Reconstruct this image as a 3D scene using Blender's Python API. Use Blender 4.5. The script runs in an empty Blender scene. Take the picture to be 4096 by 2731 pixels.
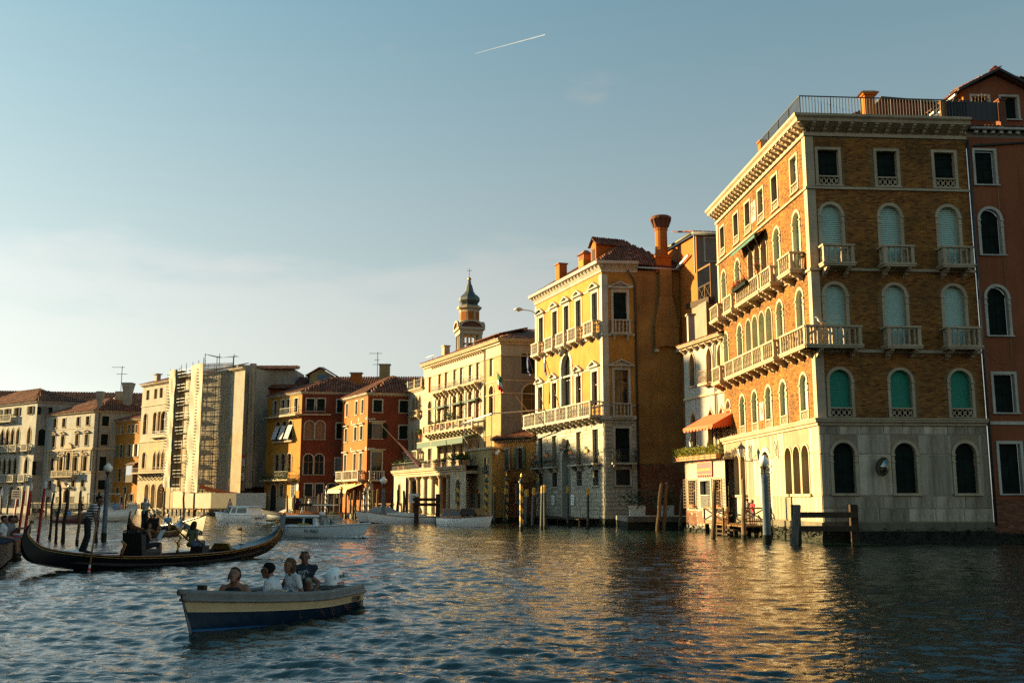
import bpy, bmesh, math, random
import numpy as np
from mathutils import Vector, Matrix, Quaternion
random.seed(7); RNG = np.random.default_rng(7)
R = math.radians
sc = bpy.context.scene
COL = sc.collection

# ---------------------------------------------------------------- camera
cam = bpy.data.cameras.new('camera'); cam.lens = 35.0; cam.sensor_width = 36.0
cam.clip_start = 0.1; cam.clip_end = 60000
camo = bpy.data.objects.new('camera', cam); COL.objects.link(camo)
camo.location = (0, 0, 2.2); camo.rotation_euler = (R(90 + 9.011), 0, 0)
sc.camera = camo

# ---------------------------------------------------------------- light
SUN_AZ, SUN_EL = R(20), R(14)         # azimuth measured from -X towards +Y
SDIR = Vector((-math.cos(SUN_AZ) * math.cos(SUN_EL), math.sin(SUN_AZ) * math.cos(SUN_EL), math.sin(SUN_EL)))
sun = bpy.data.lights.new('sun', 'SUN'); sun.energy = 5.0; sun.angle = R(0.6); sun.color = (1.0, 0.75, 0.35)
suno = bpy.data.objects.new('sun', sun); COL.objects.link(suno)
suno.rotation_euler = SDIR.to_track_quat('Z', 'Y').to_euler(); suno.location = (-60, 40, 60)

world = bpy.data.worlds.new('World'); sc.world = world; world.use_nodes = True
wn = world.node_tree.nodes; wl = world.node_tree.links; wn.clear()
def wnode(t, **k):
    n = wn.new(t)
    for a, b in k.items(): setattr(n, a, b)
    return n
sky = wnode('ShaderNodeTexSky'); sky.sky_type = 'NISHITA'; sky.sun_disc = False
sky.sun_elevation = SUN_EL; sky.sun_rotation = math.atan2(SDIR.x, SDIR.y)
sky.air_density = 1.0; sky.dust_density = 0.8; sky.ozone_density = 1.6; sky.altitude = 0
# a thin bank of evening haze cloud round the horizon, brightness taken from the sky itself
tc = wnode('ShaderNodeTexCoord'); sep = wnode('ShaderNodeSeparateXYZ'); wl.new(tc.outputs['Generated'], sep.inputs[0])
mp = wnode('ShaderNodeMapping'); mp.inputs['Scale'].default_value = (2.2, 2.2, 9.0); wl.new(tc.outputs['Generated'], mp.inputs[0])
nz = wnode('ShaderNodeTexNoise'); nz.inputs['Scale'].default_value = 2.2; nz.inputs['Detail'].default_value = 8; nz.inputs['Roughness'].default_value = 0.55
wl.new(mp.outputs[0], nz.inputs['Vector'])
def wmath(op, a, b=None):
    m = wnode('ShaderNodeMath', operation=op)
    for i, q in enumerate((a, b)):
        if q is None: continue
        if isinstance(q, (int, float)): m.inputs[i].default_value = q
        else: wl.new(q, m.inputs[i])
    return m.outputs[0]
edge = wmath('ADD', sep.outputs['Z'], wmath('MULTIPLY', wmath('SUBTRACT', nz.outputs['Fac'], 0.5), -0.22))
ramp = wnode('ShaderNodeMapRange', interpolation_type='SMOOTHSTEP'); wl.new(edge, ramp.inputs[0])
ramp.inputs[1].default_value = 0.245; ramp.inputs[2].default_value = 0.185; ramp.inputs[3].default_value = 0.0; ramp.inputs[4].default_value = 0.45
# small high wisps
mp2 = wnode('ShaderNodeMapping'); mp2.inputs['Scale'].default_value = (3.0, 3.0, 10.0); mp2.inputs['Location'].default_value = (1.7, 0.4, 0.2); wl.new(tc.outputs['Generated'], mp2.inputs[0])
nz2 = wnode('ShaderNodeTexNoise'); nz2.inputs['Scale'].default_value = 3.4; nz2.inputs['Detail'].default_value = 9; wl.new(mp2.outputs[0], nz2.inputs['Vector'])
r2 = wnode('ShaderNodeMapRange'); wl.new(nz2.outputs['Fac'], r2.inputs[0]); r2.inputs[1].default_value = 0.66; r2.inputs[2].default_value = 0.85; r2.inputs[4].default_value = 0.35
hz = wnode('ShaderNodeMapRange', interpolation_type='SMOOTHSTEP'); wl.new(sep.outputs['Z'], hz.inputs[0])
hz.inputs[1].default_value = 0.80; hz.inputs[2].default_value = 0.10; hz.inputs[3].default_value = 0.0; hz.inputs[4].default_value = 0.80
fac = hz.outputs[0]; cfac = wmath('MAXIMUM', ramp.outputs[0], r2.outputs[0])
hsv = wnode('ShaderNodeHueSaturation'); hsv.inputs['Saturation'].default_value = 0.12; hsv.inputs['Value'].default_value = 0.63; wl.new(sky.outputs[0], hsv.inputs['Color'])
mx = wnode('ShaderNodeMix', data_type='RGBA'); wl.new(fac, mx.inputs[0]); 
def warm(src_):
    m_ = wnode('ShaderNodeMix', data_type='RGBA', blend_type='MULTIPLY'); m_.inputs[0].default_value = 1.0; m_.inputs[7].default_value = (1.0, .965, .90, 1); wl.new(src_, m_.inputs[6]); return m_.outputs[2]
wl.new(warm(hsv.outputs[0]), mx.inputs[7])
tint = wnode('ShaderNodeMix', data_type='RGBA', blend_type='MULTIPLY'); tint.inputs[0].default_value = 1.0; tint.inputs[7].default_value = (.58, 1.02, .88, 1); wl.new(sky.outputs[0], tint.inputs[6]); wl.new(tint.outputs[2], mx.inputs[6])
cl = wnode('ShaderNodeHueSaturation'); cl.inputs['Saturation'].default_value = 0.08; cl.inputs['Value'].default_value = 0.82; wl.new(sky.outputs[0], cl.inputs['Color'])
mx2 = wnode('ShaderNodeMix', data_type='RGBA'); wl.new(cfac, mx2.inputs[0]); wl.new(mx.outputs[2], mx2.inputs[6]); wl.new(warm(cl.outputs[0]), mx2.inputs[7])
bg = wnode('ShaderNodeBackground'); bg.inputs['Strength'].default_value = 0.054; wl.new(mx2.outputs[2], bg.inputs[0])
wo = wnode('ShaderNodeOutputWorld'); wl.new(bg.outputs[0], wo.inputs[0])

vs = sc.view_settings; sc.display_settings.display_device = 'sRGB'
vs.view_transform = 'Standard'; vs.look = 'None'; vs.exposure = 2.02; vs.gamma = 1.0; vs.use_curve_mapping = False
sc.render.engine = 'CYCLES'
try:
    sc.cycles.use_denoising = False; sc.cycles.denoiser = 'OPENIMAGEDENOISE'
except Exception: pass
sc.cycles.max_bounces = 5; sc.cycles.diffuse_bounces = 2; sc.cycles.glossy_bounces = 3; sc.cycles.transparent_max_bounces = 6
sc.cycles.caustics_reflective = False; sc.cycles.caustics_refractive = False
sc.cycles.sample_clamp_indirect = 4.0

# ---------------------------------------------------------------- materials
M = {}
def new_mat(name):
    m = bpy.data.materials.new(name); m.use_nodes = True
    nt = m.node_tree; b = nt.nodes['Principled BSDF']; M[name] = m
    return m, nt, b
def nd(nt, t, **k):
    n = nt.nodes.new(t)
    for a, v in k.items(): setattr(n, a, v)
    return n
def noise(nt, scale, detail=4, vec=None, stretch=None, rough=0.6):
    n = nd(nt, 'ShaderNodeTexNoise'); n.inputs['Scale'].default_value = scale; n.inputs['Detail'].default_value = detail; n.inputs['Roughness'].default_value = rough
    t = nd(nt, 'ShaderNodeTexCoord'); src = t.outputs['Object']
    if stretch:
        mpn = nd(nt, 'ShaderNodeMapping'); mpn.inputs['Scale'].default_value = stretch
        nt.links.new(src, mpn.inputs[0]); src = mpn.outputs[0]
    nt.links.new(src, n.inputs['Vector']); return n.outputs['Fac']
def maprange(nt, v, a, b, c, d):
    m = nd(nt, 'ShaderNodeMapRange'); nt.links.new(v, m.inputs[0])
    for i, q in enumerate((a, b, c, d)): m.inputs[i + 1].default_value = q
    return m.outputs[0]
def mixc(nt, f, a, b, mode='MIX'):
    m = nd(nt, 'ShaderNodeMix', data_type='RGBA', blend_type=mode)
    for i, q in ((0, f), (6, a), (7, b)):
        if isinstance(q, (int, float)): m.inputs[i].default_value = q
        elif isinstance(q, tuple): m.inputs[i].default_value = (*q, 1) if len(q) == 3 else q
        else: nt.links.new(q, m.inputs[i])
    return m.outputs[2]
def bump(nt, b, h, strength=0.3, dist=0.02):
    n = nd(nt, 'ShaderNodeBump'); n.inputs['Strength'].default_value = strength; n.inputs['Distance'].default_value = dist
    nt.links.new(h, n.inputs['Height']); nt.links.new(n.outputs[0], b.inputs['Normal'])
def mul(c, k): return tuple(min(1, x * k) for x in c)
def weathered(name, c, rough=0.85, var=0.28, stain=0.45, stainc=None, sc1=0.7, patch=None, patch_amt=0.0, island=0.0, b_str=0.25):
    """painted plaster or stone: slow blotches, vertical run stains, grain, optional bare patches, per-piece tint"""
    m, nt, b = new_mat(name)
    big = noise(nt, sc1, 5); fine = noise(nt, 14, 3)
    col = mixc(nt, maprange(nt, big, .3, .72, 0, 1), mul(c, 1 - var), mul(c, 1 + var * .35))
    col = mixc(nt, maprange(nt, fine, .35, .7, 0, .35), col, mul(c, .72))
    run = noise(nt, 1.0, 5, stretch=(2.6, 2.6, .22))
    if stain: col = mixc(nt, maprange(nt, run, .50, .74, 0, stain), col, stainc or mul(c, .42))
    if patch:
        pn = noise(nt, .55, 6, rough=.7)
        col = mixc(nt, maprange(nt, pn, .60 - patch_amt, .63 - patch_amt, 0, 1), col, patch)
    if island:
        g = nd(nt, 'ShaderNodeNewGeometry'); oi = nd(nt, 'ShaderNodeObjectInfo')
        k = maprange(nt, oi.outputs['Random'], 0, 1, 1 - island, 1 + island * .4)
        col = mixc(nt, 1.0, col, nt_rgb(nt, k), 'MULTIPLY')
    nt.links.new(col, b.inputs['Base Color']); b.inputs['Roughness'].default_value = rough; b.inputs['Specular IOR Level'].default_value = .15
    bump(nt, b, noise(nt, 9, 6), b_str, .03)
    return m
def nt_rgb(nt, v):
    c = nd(nt, 'ShaderNodeCombineColor')
    for i in range(3): nt.links.new(v, c.inputs[i])
    return c.outputs[0]
def simple(name, c, rough=.5, metal=0, var=.15, scale=5, spec=None, b_str=0):
    m, nt, b = new_mat(name)
    if var: nt.links.new(mixc(nt, maprange(nt, noise(nt, scale, 4), .3, .7, 0, 1), mul(c, 1 - var), mul(c, 1 + var)), b.inputs['Base Color'])
    else: b.inputs['Base Color'].default_value = (*c, 1)
    b.inputs['Roughness'].default_value = rough; b.inputs['Metallic'].default_value = metal
    if spec is not None: b.inputs['Specular IOR Level'].default_value = spec
    if b_str: bump(nt, b, noise(nt, scale * 3, 5), b_str, .02)
    return m
def islands(name, cols, rough=.9, dirt=.4, dirtc=(.05, .035, .02), b_str=.3):
    """bricks / tiles: every mesh island takes its own tint from a ramp"""
    m, nt, b = new_mat(name)
    g = nd(nt, 'ShaderNodeNewGeometry'); r = nd(nt, 'ShaderNodeValToRGB'); nt.links.new(g.outputs['Random Per Island'], r.inputs[0])
    el = r.color_ramp.elements
    while len(el) < len(cols): el.new(.5)
    for i, c in enumerate(cols): el[i].position = i / (len(cols) - 1); el[i].color = (*c, 1)
    col = mixc(nt, maprange(nt, noise(nt, .42, 7, rough=.68), .40, .70, 0, dirt), r.outputs[0], dirtc)
    col = mixc(nt, maprange(nt, noise(nt, 1.0, 5, stretch=(2, 2, .25)), .55, .8, 0, dirt), col, dirtc)
    nt.links.new(col, b.inputs['Base Color']); b.inputs['Roughness'].default_value = rough; b.inputs['Specular IOR Level'].default_value = .15
    bump(nt, b, noise(nt, 22, 4), b_str, .01)
    return m
def wood(name, c, rough=.75, stretch=(6, 6, .5)):
    m, nt, b = new_mat(name)
    g = noise(nt, 4, 6, stretch=stretch)
    oi = nd(nt, 'ShaderNodeObjectInfo'); k = maprange(nt, oi.outputs['Random'], 0, 1, .7, 1.25)
    col = mixc(nt, maprange(nt, g, .35, .7, 0, 1), mul(c, .5), mul(c, 1.25))
    col = mixc(nt, 1.0, col, nt_rgb(nt, k), 'MULTIPLY')
    nt.links.new(col, b.inputs['Base Color']); b.inputs['Roughness'].default_value = rough; b.inputs['Specular IOR Level'].default_value = .15
    bump(nt, b, g, .4, .02); return m

weathered('stone_joint', (.30, .225, .145), stain=.5)
weathered('stone', (0.458, 0.352, 0.229), stain=.55, stainc=(.20, .15, .09))
weathered('stone_white', (0.469, 0.429, 0.352), stain=.5, stainc=(.22, .17, .11))
weathered('stone_slab', (.53, .44, .315), stain=.85, stainc=(.16, .12, .08), island=.42, sc1=1.2)
weathered('stone_block', (0.443, 0.397, 0.312), stain=.35, island=.2, sc1=1.5)
weathered('stone_grey', (0.296, 0.274, 0.229), stain=.5)
weathered('algae', (0.028, 0.03, 0.02), rough=.7, stain=.3, var=.5, sc1=2, b_str=.8)
weathered('wet_stone', (0.15, 0.125, 0.085), rough=.6, stain=.6, var=.4, stainc=(.03, .03, .02))
weathered('mortar', (0.222, 0.148, 0.074), stain=.3)
weathered('plaster_yellow', (.40, .19, .038), stain=.45, var=.3, stainc=(.34, .20, .07))
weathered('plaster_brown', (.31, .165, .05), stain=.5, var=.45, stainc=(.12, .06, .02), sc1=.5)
weathered('plaster_cream', (.44, .36, .245), stain=.5, stainc=(.28, .18, .09))
weathered('plaster_ivory', (.44, .37, .27), stain=.45, stainc=(.3, .21, .12))
weathered('plaster_buff', (0.34, 0.246, 0.11), stain=.5, stainc=(.24, .14, .06))
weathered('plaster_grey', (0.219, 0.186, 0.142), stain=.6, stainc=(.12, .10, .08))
weathered('plaster_white', (0.361, 0.345, 0.306), stain=.6, stainc=(.22, .19, .15))
weathered('plaster_orange', (0.372, 0.11, 0.0164), stain=.35, var=.25, stainc=(.3, .08, .02))
weathered('plaster_amber', (.42, .185, .022), stain=.3, var=.2)
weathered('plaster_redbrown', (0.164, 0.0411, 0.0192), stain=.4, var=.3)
weathered('plaster_russet', (.25, .078, .034), stain=.45, var=.25, sc1=.4)
weathered('plaster_saffron', (0.383, 0.148, 0.0164), stain=.4, var=.25, stainc=(.32, .12, .02))
weathered('plaster_byz', (0.351, 0.279, 0.181), stain=.55, var=.3, stainc=(.30, .17, .06), patch=(.50, .29, .11), patch_amt=.02)
weathered('plaster_peel', (0.383, 0.356, 0.306), stain=.4, patch=(.24, .10, .06), patch_amt=.06)
weathered('plaster_pale', (0.34, 0.296, 0.235), stain=.5)
islands('brick_ochre', [(.16, .056, .015), (.32, .132, .028), (.24, .091, .021), (.39, .175, .040), (.11, .036, .013), (.32, .138, .030)], dirt=.62)
islands('brick_red', [(0.163, 0.0629, 0.0333), (0.222, 0.0962, 0.0518), (0.126, 0.0444, 0.0259), (0.266, 0.133, 0.074)], dirt=.5)
islands('brick_orange', [(0.459, 0.222, 0.0444), (0.518, 0.266, 0.0592), (0.407, 0.163, 0.037), (0.488, 0.311, 0.133)], dirt=.25, dirtc=(.35, .12, .05))
islands('tile', [(0.178, 0.0555, 0.0296), (0.244, 0.0888, 0.0444), (0.126, 0.0407, 0.0259), (0.296, 0.141, 0.0814), (0.207, 0.0666, 0.037), (0.0888, 0.0444, 0.0333)], dirt=.55, dirtc=(.05, .04, .03))
simple('tile_bed', (.10, .045, .03), .9)
simple('soffit', (.13, .10, .07), .9)
simple('dark_room', (.012, .012, .012), .9, var=0)
simple('shutter_green', (.009, .015, .012), .8, var=.4, scale=2, b_str=.1, spec=.08)
simple('shutter_olive', (.10, .10, .04), .6, var=.3)
simple('shutter_sage', (.16, .19, .15), .6)
simple('shutter_brown', (.20, .09, .035), .6)
simple('shutter_orange', (.42, .17, .045), .6)
simple('blind_mint', (.40, .54, .45), .5, var=.06)
simple('blind_green', (.02, .22, .13), .5, var=.08)
simple('blind_blue', (.34, .52, .48), .5, var=.06)
simple('iron', (.018, .017, .016), .55, var=.2)
simple('iron_rust', (.16, .09, .04), .7)
simple('pipe_metal', (.035, .033, .03), .5, var=.3)
simple('gutter_zinc', (.40, .38, .35), .5, .3)
simple('lead', (.075, .080, .072), .5, .4, var=.35, scale=3)
simple('gold', (.55, .36, .09), .35, 1.0)
simple('bronze', (.30, .19, .05), .4, .9)
simple('awning_orange', (.62, .10, .025), .8, var=.1)
simple('awning_green', (.02, .10, .07), .8, var=.1)
simple('awning_dark', (.03, .07, .05), .8, var=.1)
simple('awning_cream', (.55, .42, .20), .8)
simple('sign_red', (.50, .022, .02), .5, var=.05)
simple('sign_yellow', (.80, .52, .10), .5, var=0)
simple('sign_white', (.75, .75, .72), .5, var=.03)
simple('paint_black', (.006, .006, .007), .3, var=.2, spec=.12)
simple('paint_black_matte', (.012, .012, .013), .6, var=.2)
simple('paint_white', (.80, .80, .77), .25, var=.06)
simple('paint_offwhite', (.60, .58, .50), .4, var=.1)
simple('boat_cream', (.50, .37, .19), .35, var=.1)
simple('boat_blue', (.006, .022, .045), .3, var=.2)
simple('boat_stripe', (.02, .13, .30), .3, var=.1)
simple('boat_red', (.07, .012, .009), .4, var=.2)
simple('boat_grey', (.16, .15, .135), .7, var=.2)
simple('boat_inner', (.10, .12, .14), .6, var=.2)
simple('varnish', (.26, .10, .03), .25, var=.25, scale=3)
simple('deck_blue', (.02, .035, .055), .3, var=.3)
simple('cushion_blue', (.05, .11, .17), .5)
simple('canvas', (.50, .47, .41), .9)
simple('canvas_grey', (.22, .23, .24), .9)
simple('black_plastic', (.01, .01, .011), .4, var=.1)
simple('rope', (.42, .37, .29), .9)
simple('pole_red', (.36, .012, .016), .45, var=.2)
simple('pole_white', (.66, .66, .64), .5)
simple('pole_yellow', (.46, .27, .015), .5, var=.15)
simple('pole_black', (.012, .020, .018), .45, var=.3)
simple('pole_steel', (.12, .15, .17), .7, 0, var=.25, scale=2, spec=.2)
simple('terracotta', (.55, .19, .055), .8)
simple('leaf', (.05, .085, .018), .6, var=.4, scale=8)
simple('leaf_yellow', (.36, .33, .03), .6, var=.5, scale=7)
simple('leaf_dark', (.02, .045, .012), .6, var=.4, scale=8)
simple('flower_red', (.55, .015, .02), .6)
simple('skin', (.21, .095, .052), .5, var=.05)
simple('skin_tan', (.14, .056, .03), .5, var=.05)
simple('lips', (.26, .09, .07), .5, var=0)
simple('hair_brown', (.045, .022, .012), .8, var=.4, scale=40, spec=.1, b_str=.6)
simple('hair_black', (.012, .010, .009), .8, var=.4, scale=40, spec=.1, b_str=.6)
simple('hair_blond', (.11, .06, .028), .8, var=.4, scale=40, spec=.1, b_str=.6)
simple('hair_grey', (.35, .33, .30), .6, var=.2, scale=40)
for n_, c_ in dict(white=(.56, .56, .55), navy=(.012, .018, .028), black=(.010, .010, .011), red=(.50, .015, .015), blue=(.08, .26, .52), khaki=(.20, .19, .13), olive=(.10, .11, .05), yellow=(.42, .42, .10), grey=(.16, .17, .18), pink=(.5, .3, .28), denim=(.05, .08, .14), cream=(.55, .48, .36)).items():
    simple('cloth_' + n_, c_, .85, var=.12, scale=9, b_str=.15)
simple('opal_glass', (.80, .78, .70), .25, var=.03)
simple('flag_green', (.02, .16, .06), .8); simple('flag_white', (.7, .68, .62), .8); simple('flag_red', (.55, .02, .015), .8); simple('flag_blue', (.02, .03, .14), .8)
simple('tarp_beige', (.30, .245, .17), .8, var=.12, scale=1.5)
simple('tarp_orange', (.62, .12, .02), .8)
simple('plywood', (.36, .30, .19), .8)
wood('wood_pole', (.15, .095, .05)); wood('wood_dark', (.055, .035, .02)); wood('wood_grey', (.16, .14, .115)); wood('wood_warm', (.24, .12, .045)); wood('oar_wood', (.26, .13, .045))
def stripes(name, a, b_, scale, axis=2, duty=.5):
    m, nt, b = new_mat(name); t = nd(nt, 'ShaderNodeTexCoord'); s = nd(nt, 'ShaderNodeSeparateXYZ'); nt.links.new(t.outputs['Object'], s.inputs[0])
    def mt(op, x, y):
        n = nd(nt, 'ShaderNodeMath', operation=op)
        for i, q in enumerate((x, y)):
            if isinstance(q, (int, float)): n.inputs[i].default_value = q
            else: nt.links.new(q, n.inputs[i])
        return n.outputs[0]
    f = mt('GREATER_THAN', mt('FRACT', mt('MULTIPLY', s.outputs[axis], scale), 0), duty)
    nt.links.new(mixc(nt, f, a, b_), b.inputs['Base Color']); b.inputs['Roughness'].default_value = .8; return m
stripes('cloth_striped', (.62, .60, .55), (.012, .012, .016), 13)
stripes('cloth_awning_stripe', (.66, .63, .55), (.10, .12, .12), 6.5, 0)
m, nt, b = new_mat('glass_dark')
b.inputs['Base Color'].default_value = (.012, .014, .015, 1); b.inputs['Roughness'].default_value = .06
bump(nt, b, noise(nt, .8, 2), .05, .05)
m, nt, b = new_mat('clear_glass'); b.inputs['Base Color'].default_value = (.55, .62, .62, 1); b.inputs['Roughness'].default_value = .03
tr = nd(nt, 'ShaderNodeBsdfTransparent'); tr.inputs[0].default_value = (.75, .8, .8, 1); ms = nd(nt, 'ShaderNodeMixShader'); ms.inputs[0].default_value = .22
nt.links.new(tr.outputs[0], ms.inputs[1]); nt.links.new(b.outputs[0], ms.inputs[2]); nt.links.new(ms.outputs[0], nt.nodes['Material Output'].inputs[0])
m, nt, b = new_mat('mesh_netting'); b.inputs['Base Color'].default_value = (.50, .42, .30, 1); b.inputs['Roughness'].default_value = .9
tr = nd(nt, 'ShaderNodeBsdfTransparent'); tl = nd(nt, 'ShaderNodeBsdfTranslucent'); tl.inputs[0].default_value = (.55, .46, .32, 1)
m1 = nd(nt, 'ShaderNodeMixShader'); m1.inputs[0].default_value = .35; nt.links.new(b.outputs[0], m1.inputs[1]); nt.links.new(tl.outputs[0], m1.inputs[2])
ms = nd(nt, 'ShaderNodeMixShader'); ms.inputs[0].default_value = .62
nt.links.new(tr.outputs[0], ms.inputs[1]); nt.links.new(m1.outputs[0], ms.inputs[2]); nt.links.new(ms.outputs[0], nt.nodes['Material Output'].inputs[0])
m, nt, b = new_mat('mirror_glass'); b.inputs['Metallic'].default_value = 1; b.inputs['Roughness'].default_value = .12; b.inputs['Base Color'].default_value = (.16, .17, .17, 1)
# turbid canal water
m, nt, b = new_mat('water')
b.inputs['Base Color'].default_value = (.008, .020, .014, 1); b.inputs['Roughness'].default_value = .02; b.inputs['IOR'].default_value = 1.6
t_ = nd(nt, 'ShaderNodeTexCoord'); mp_ = nd(nt, 'ShaderNodeMapping'); mp_.inputs['Scale'].default_value = (1, 1.5, 1); nt.links.new(t_.outputs['Object'], mp_.inputs[0])
n1 = nd(nt, 'ShaderNodeTexNoise'); n1.inputs['Scale'].default_value = 2.6; n1.inputs['Detail'].default_value = 5; n1.inputs['Roughness'].default_value = .55; nt.links.new(mp_.outputs[0], n1.inputs['Vector'])
n2 = nd(nt, 'ShaderNodeTexNoise'); n2.inputs['Scale'].default_value = 10; n2.inputs['Detail'].default_value = 3; nt.links.new(mp_.outputs[0], n2.inputs['Vector'])
ad = nd(nt, 'ShaderNodeMath', operation='MULTIPLY_ADD'); nt.links.new(n2.outputs['Fac'], ad.inputs[0]); ad.inputs[1].default_value = .22; nt.links.new(n1.outputs['Fac'], ad.inputs[2])
bump(nt, b, ad.outputs[0], .6, .06)
m, nt, b = new_mat('foam'); b.inputs['Base Color'].default_value = (.70, .74, .74, 1); b.inputs['Roughness'].default_value = .7

m, nt, b = new_mat('vapour'); b.inputs['Base Color'].default_value = (.8, .8, .8, 1); tl = nd(nt, 'ShaderNodeBsdfTranslucent'); tl.inputs[0].default_value = (.85, .85, .85, 1); tr = nd(nt, 'ShaderNodeBsdfTransparent')
m1 = nd(nt, 'ShaderNodeMixShader'); m1.inputs[0].default_value = .7; nt.links.new(b.outputs[0], m1.inputs[1]); nt.links.new(tl.outputs[0], m1.inputs[2]); ms = nd(nt, 'ShaderNodeMixShader'); ms.inputs[0].default_value = .28
nt.links.new(tr.outputs[0], ms.inputs[1]); nt.links.new(m1.outputs[0], ms.inputs[2]); nt.links.new(ms.outputs[0], nt.nodes['Material Output'].inputs[0])
# ---------------------------------------------------------------- builders
ORG = {}
def tag(o, label=None, cat=None, group=None, kind=None):
    if label: o['label'] = label
    if cat: o['category'] = cat
    if group: o['group'] = group
    if kind: o['kind'] = kind
    return o
def link(o, parent=None):
    COL.objects.link(o)
    if parent is not None: o.parent = parent
    return o
def thing(name, loc, label, cat, group=None):
    o = bpy.data.objects.new(name, None); o.location = loc; o.empty_display_size = .3
    link(o); ORG[o] = Vector(loc); return tag(o, label, cat, group)
class MB:
    """collects geometry in a local frame T -> world; build() links it as one mesh object"""
    def __init__(s, T=None): s.v = []; s.f = []; s.m = []; s.T = T
    def add(s, vs, fs, m=0):
        k = len(s.v); s.v += [s.T(*p) for p in vs] if s.T else [tuple(p) for p in vs]
        s.f += [tuple(i + k for i in f) for f in fs]; s.m += [m] * len(fs); return s
    def box(s, x0, x1, y0, y1, z0, z1, m=0):
        return s.add([(x0, y0, z0), (x1, y0, z0), (x1, y1, z0), (x0, y1, z0), (x0, y0, z1), (x1, y0, z1), (x1, y1, z1), (x0, y1, z1)],
                     [(0, 3, 2, 1), (4, 5, 6, 7), (0, 1, 5, 4), (1, 2, 6, 5), (2, 3, 7, 6), (3, 0, 4, 7)], m)
    def frustum(s, x0, x1, y0, y1, z0, z1, k=.1, m=0):
        return s.add([(x0, y0, z0), (x1, y0, z0), (x1, y1, z0), (x0, y1, z0), (x0 + k, y0 + k, z1), (x1 - k, y0 + k, z1), (x1 - k, y1 - k, z1), (x0 + k, y1 - k, z1)],
                     [(0, 3, 2, 1), (4, 5, 6, 7), (0, 1, 5, 4), (1, 2, 6, 5), (2, 3, 7, 6), (3, 0, 4, 7)], m)
    def poly(s, pts, m=0): return s.add(pts, [tuple(range(len(pts)))], m)
    def prism(s, pts, off, m=0):
        n = len(pts); q = [tuple(a + b for a, b in zip(p, off)) for p in pts]
        return s.add(list(pts) + q, [tuple(range(n))[::-1], tuple(range(n, 2 * n))] + [(i, (i + 1) % n, n + (i + 1) % n, n + i) for i in range(n)], m)
    def tube(s, pts, r, n=8, m=0, caps=True):
        pts = [Vector(p) for p in pts]; rs = r if isinstance(r, (list, tuple)) else [r] * len(pts); vs = []; fs = []
        up = None
        for i, p in enumerate(pts):
            d = (pts[min(i + 1, len(pts) - 1)] - pts[max(i - 1, 0)]).normalized()
            if up is None: up = Vector((0, 0, 1)) if abs(d.z) < .9 else Vector((1, 0, 0))
            a = d.cross(up).normalized(); b = a.cross(d).normalized(); up = b
            for k in range(n):
                t = 2 * math.pi * k / n; vs.append(tuple(p + (a * math.cos(t) + b * math.sin(t)) * rs[i]))
        for i in range(len(pts) - 1):
            for k in range(n): fs.append((i * n + k, i * n + (k + 1) % n, (i + 1) * n + (k + 1) % n, (i + 1) * n + k))
        if caps: fs += [tuple(range(n))[::-1], tuple(range((len(pts) - 1) * n, len(pts) * n))]
        return s.add(vs, fs, m)
    def lathe(s, prof, c=(0, 0, 0), n=12, m=0, caps=True, a0=0):
        vs = [(c[0] + r * math.cos(a0 + 2 * math.pi * k / n), c[1] + r * math.sin(a0 + 2 * math.pi * k / n), c[2] + z) for r, z in prof for k in range(n)]
        fs = [(i * n + k, i * n + (k + 1) % n, (i + 1) * n + (k + 1) % n, (i + 1) * n + k) for i in range(len(prof) - 1) for k in range(n)]
        if caps: fs += [tuple(range(n))[::-1], tuple(range((len(prof) - 1) * n, len(prof) * n))]
        return s.add(vs, fs, m)
    def beam(s, a, b, w, h, m=0):
        a = Vector(a); b = Vector(b); d = (b - a).normalized(); x = d.cross(Vector((0, 0, 1)))
        if x.length < 1e-3: x = Vector((1, 0, 0))
        x = x.normalized() * w / 2; y = x.cross(d).normalized() * h / 2
        return s.add([tuple(p + i * x + j * y) for p in (a, b) for i, j in ((-1, -1), (1, -1), (1, 1), (-1, 1))],
                     [(0, 1, 2, 3), (7, 6, 5, 4), (0, 4, 5, 1), (1, 5, 6, 2), (2, 6, 7, 3), (3, 7, 4, 0)], m)
    def mesh(s, name, mats, smooth=False, off=(0, 0, 0)):
        me = bpy.data.meshes.new(name); ox, oy, oz = off
        me.from_pydata([(x - ox, y - oy, z - oz) for x, y, z in s.v], [], s.f)
        for q in (mats if isinstance(mats, (list, tuple)) else [mats]): me.materials.append(M[q])
        if any(s.m): me.polygons.foreach_set('material_index', s.m)
        if smooth: me.polygons.foreach_set('use_smooth', [True] * len(s.f))
        me.update(); return me
    def build(s, name, mats, parent=None, smooth=False, base=None, kind=None):
        if parent is not None: off = ORG[parent]
        elif base is not None: off = Vector(base)
        else:
            a = np.array(s.v); off = Vector(((a[:, 0].min() + a[:, 0].max()) / 2, (a[:, 1].min() + a[:, 1].max()) / 2, a[:, 2].min()))
        o = bpy.data.objects.new(name, s.mesh(name, mats, smooth, off)); link(o, parent); ORG[o] = Vector(off)
        if parent is None: o.location = off
        if kind: o['kind'] = kind
        return o
def inst(me, name, loc, parent=None, rz=0, scale=(1, 1, 1), rot=None):
    o = bpy.data.objects.new(name, me); link(o, parent)
    o.location = Vector(loc) - (ORG[parent] if parent is not None else Vector((0, 0, 0)))
    o.rotation_euler = rot or (0, 0, rz); o.scale = scale; ORG[o] = Vector(loc); return o

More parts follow.
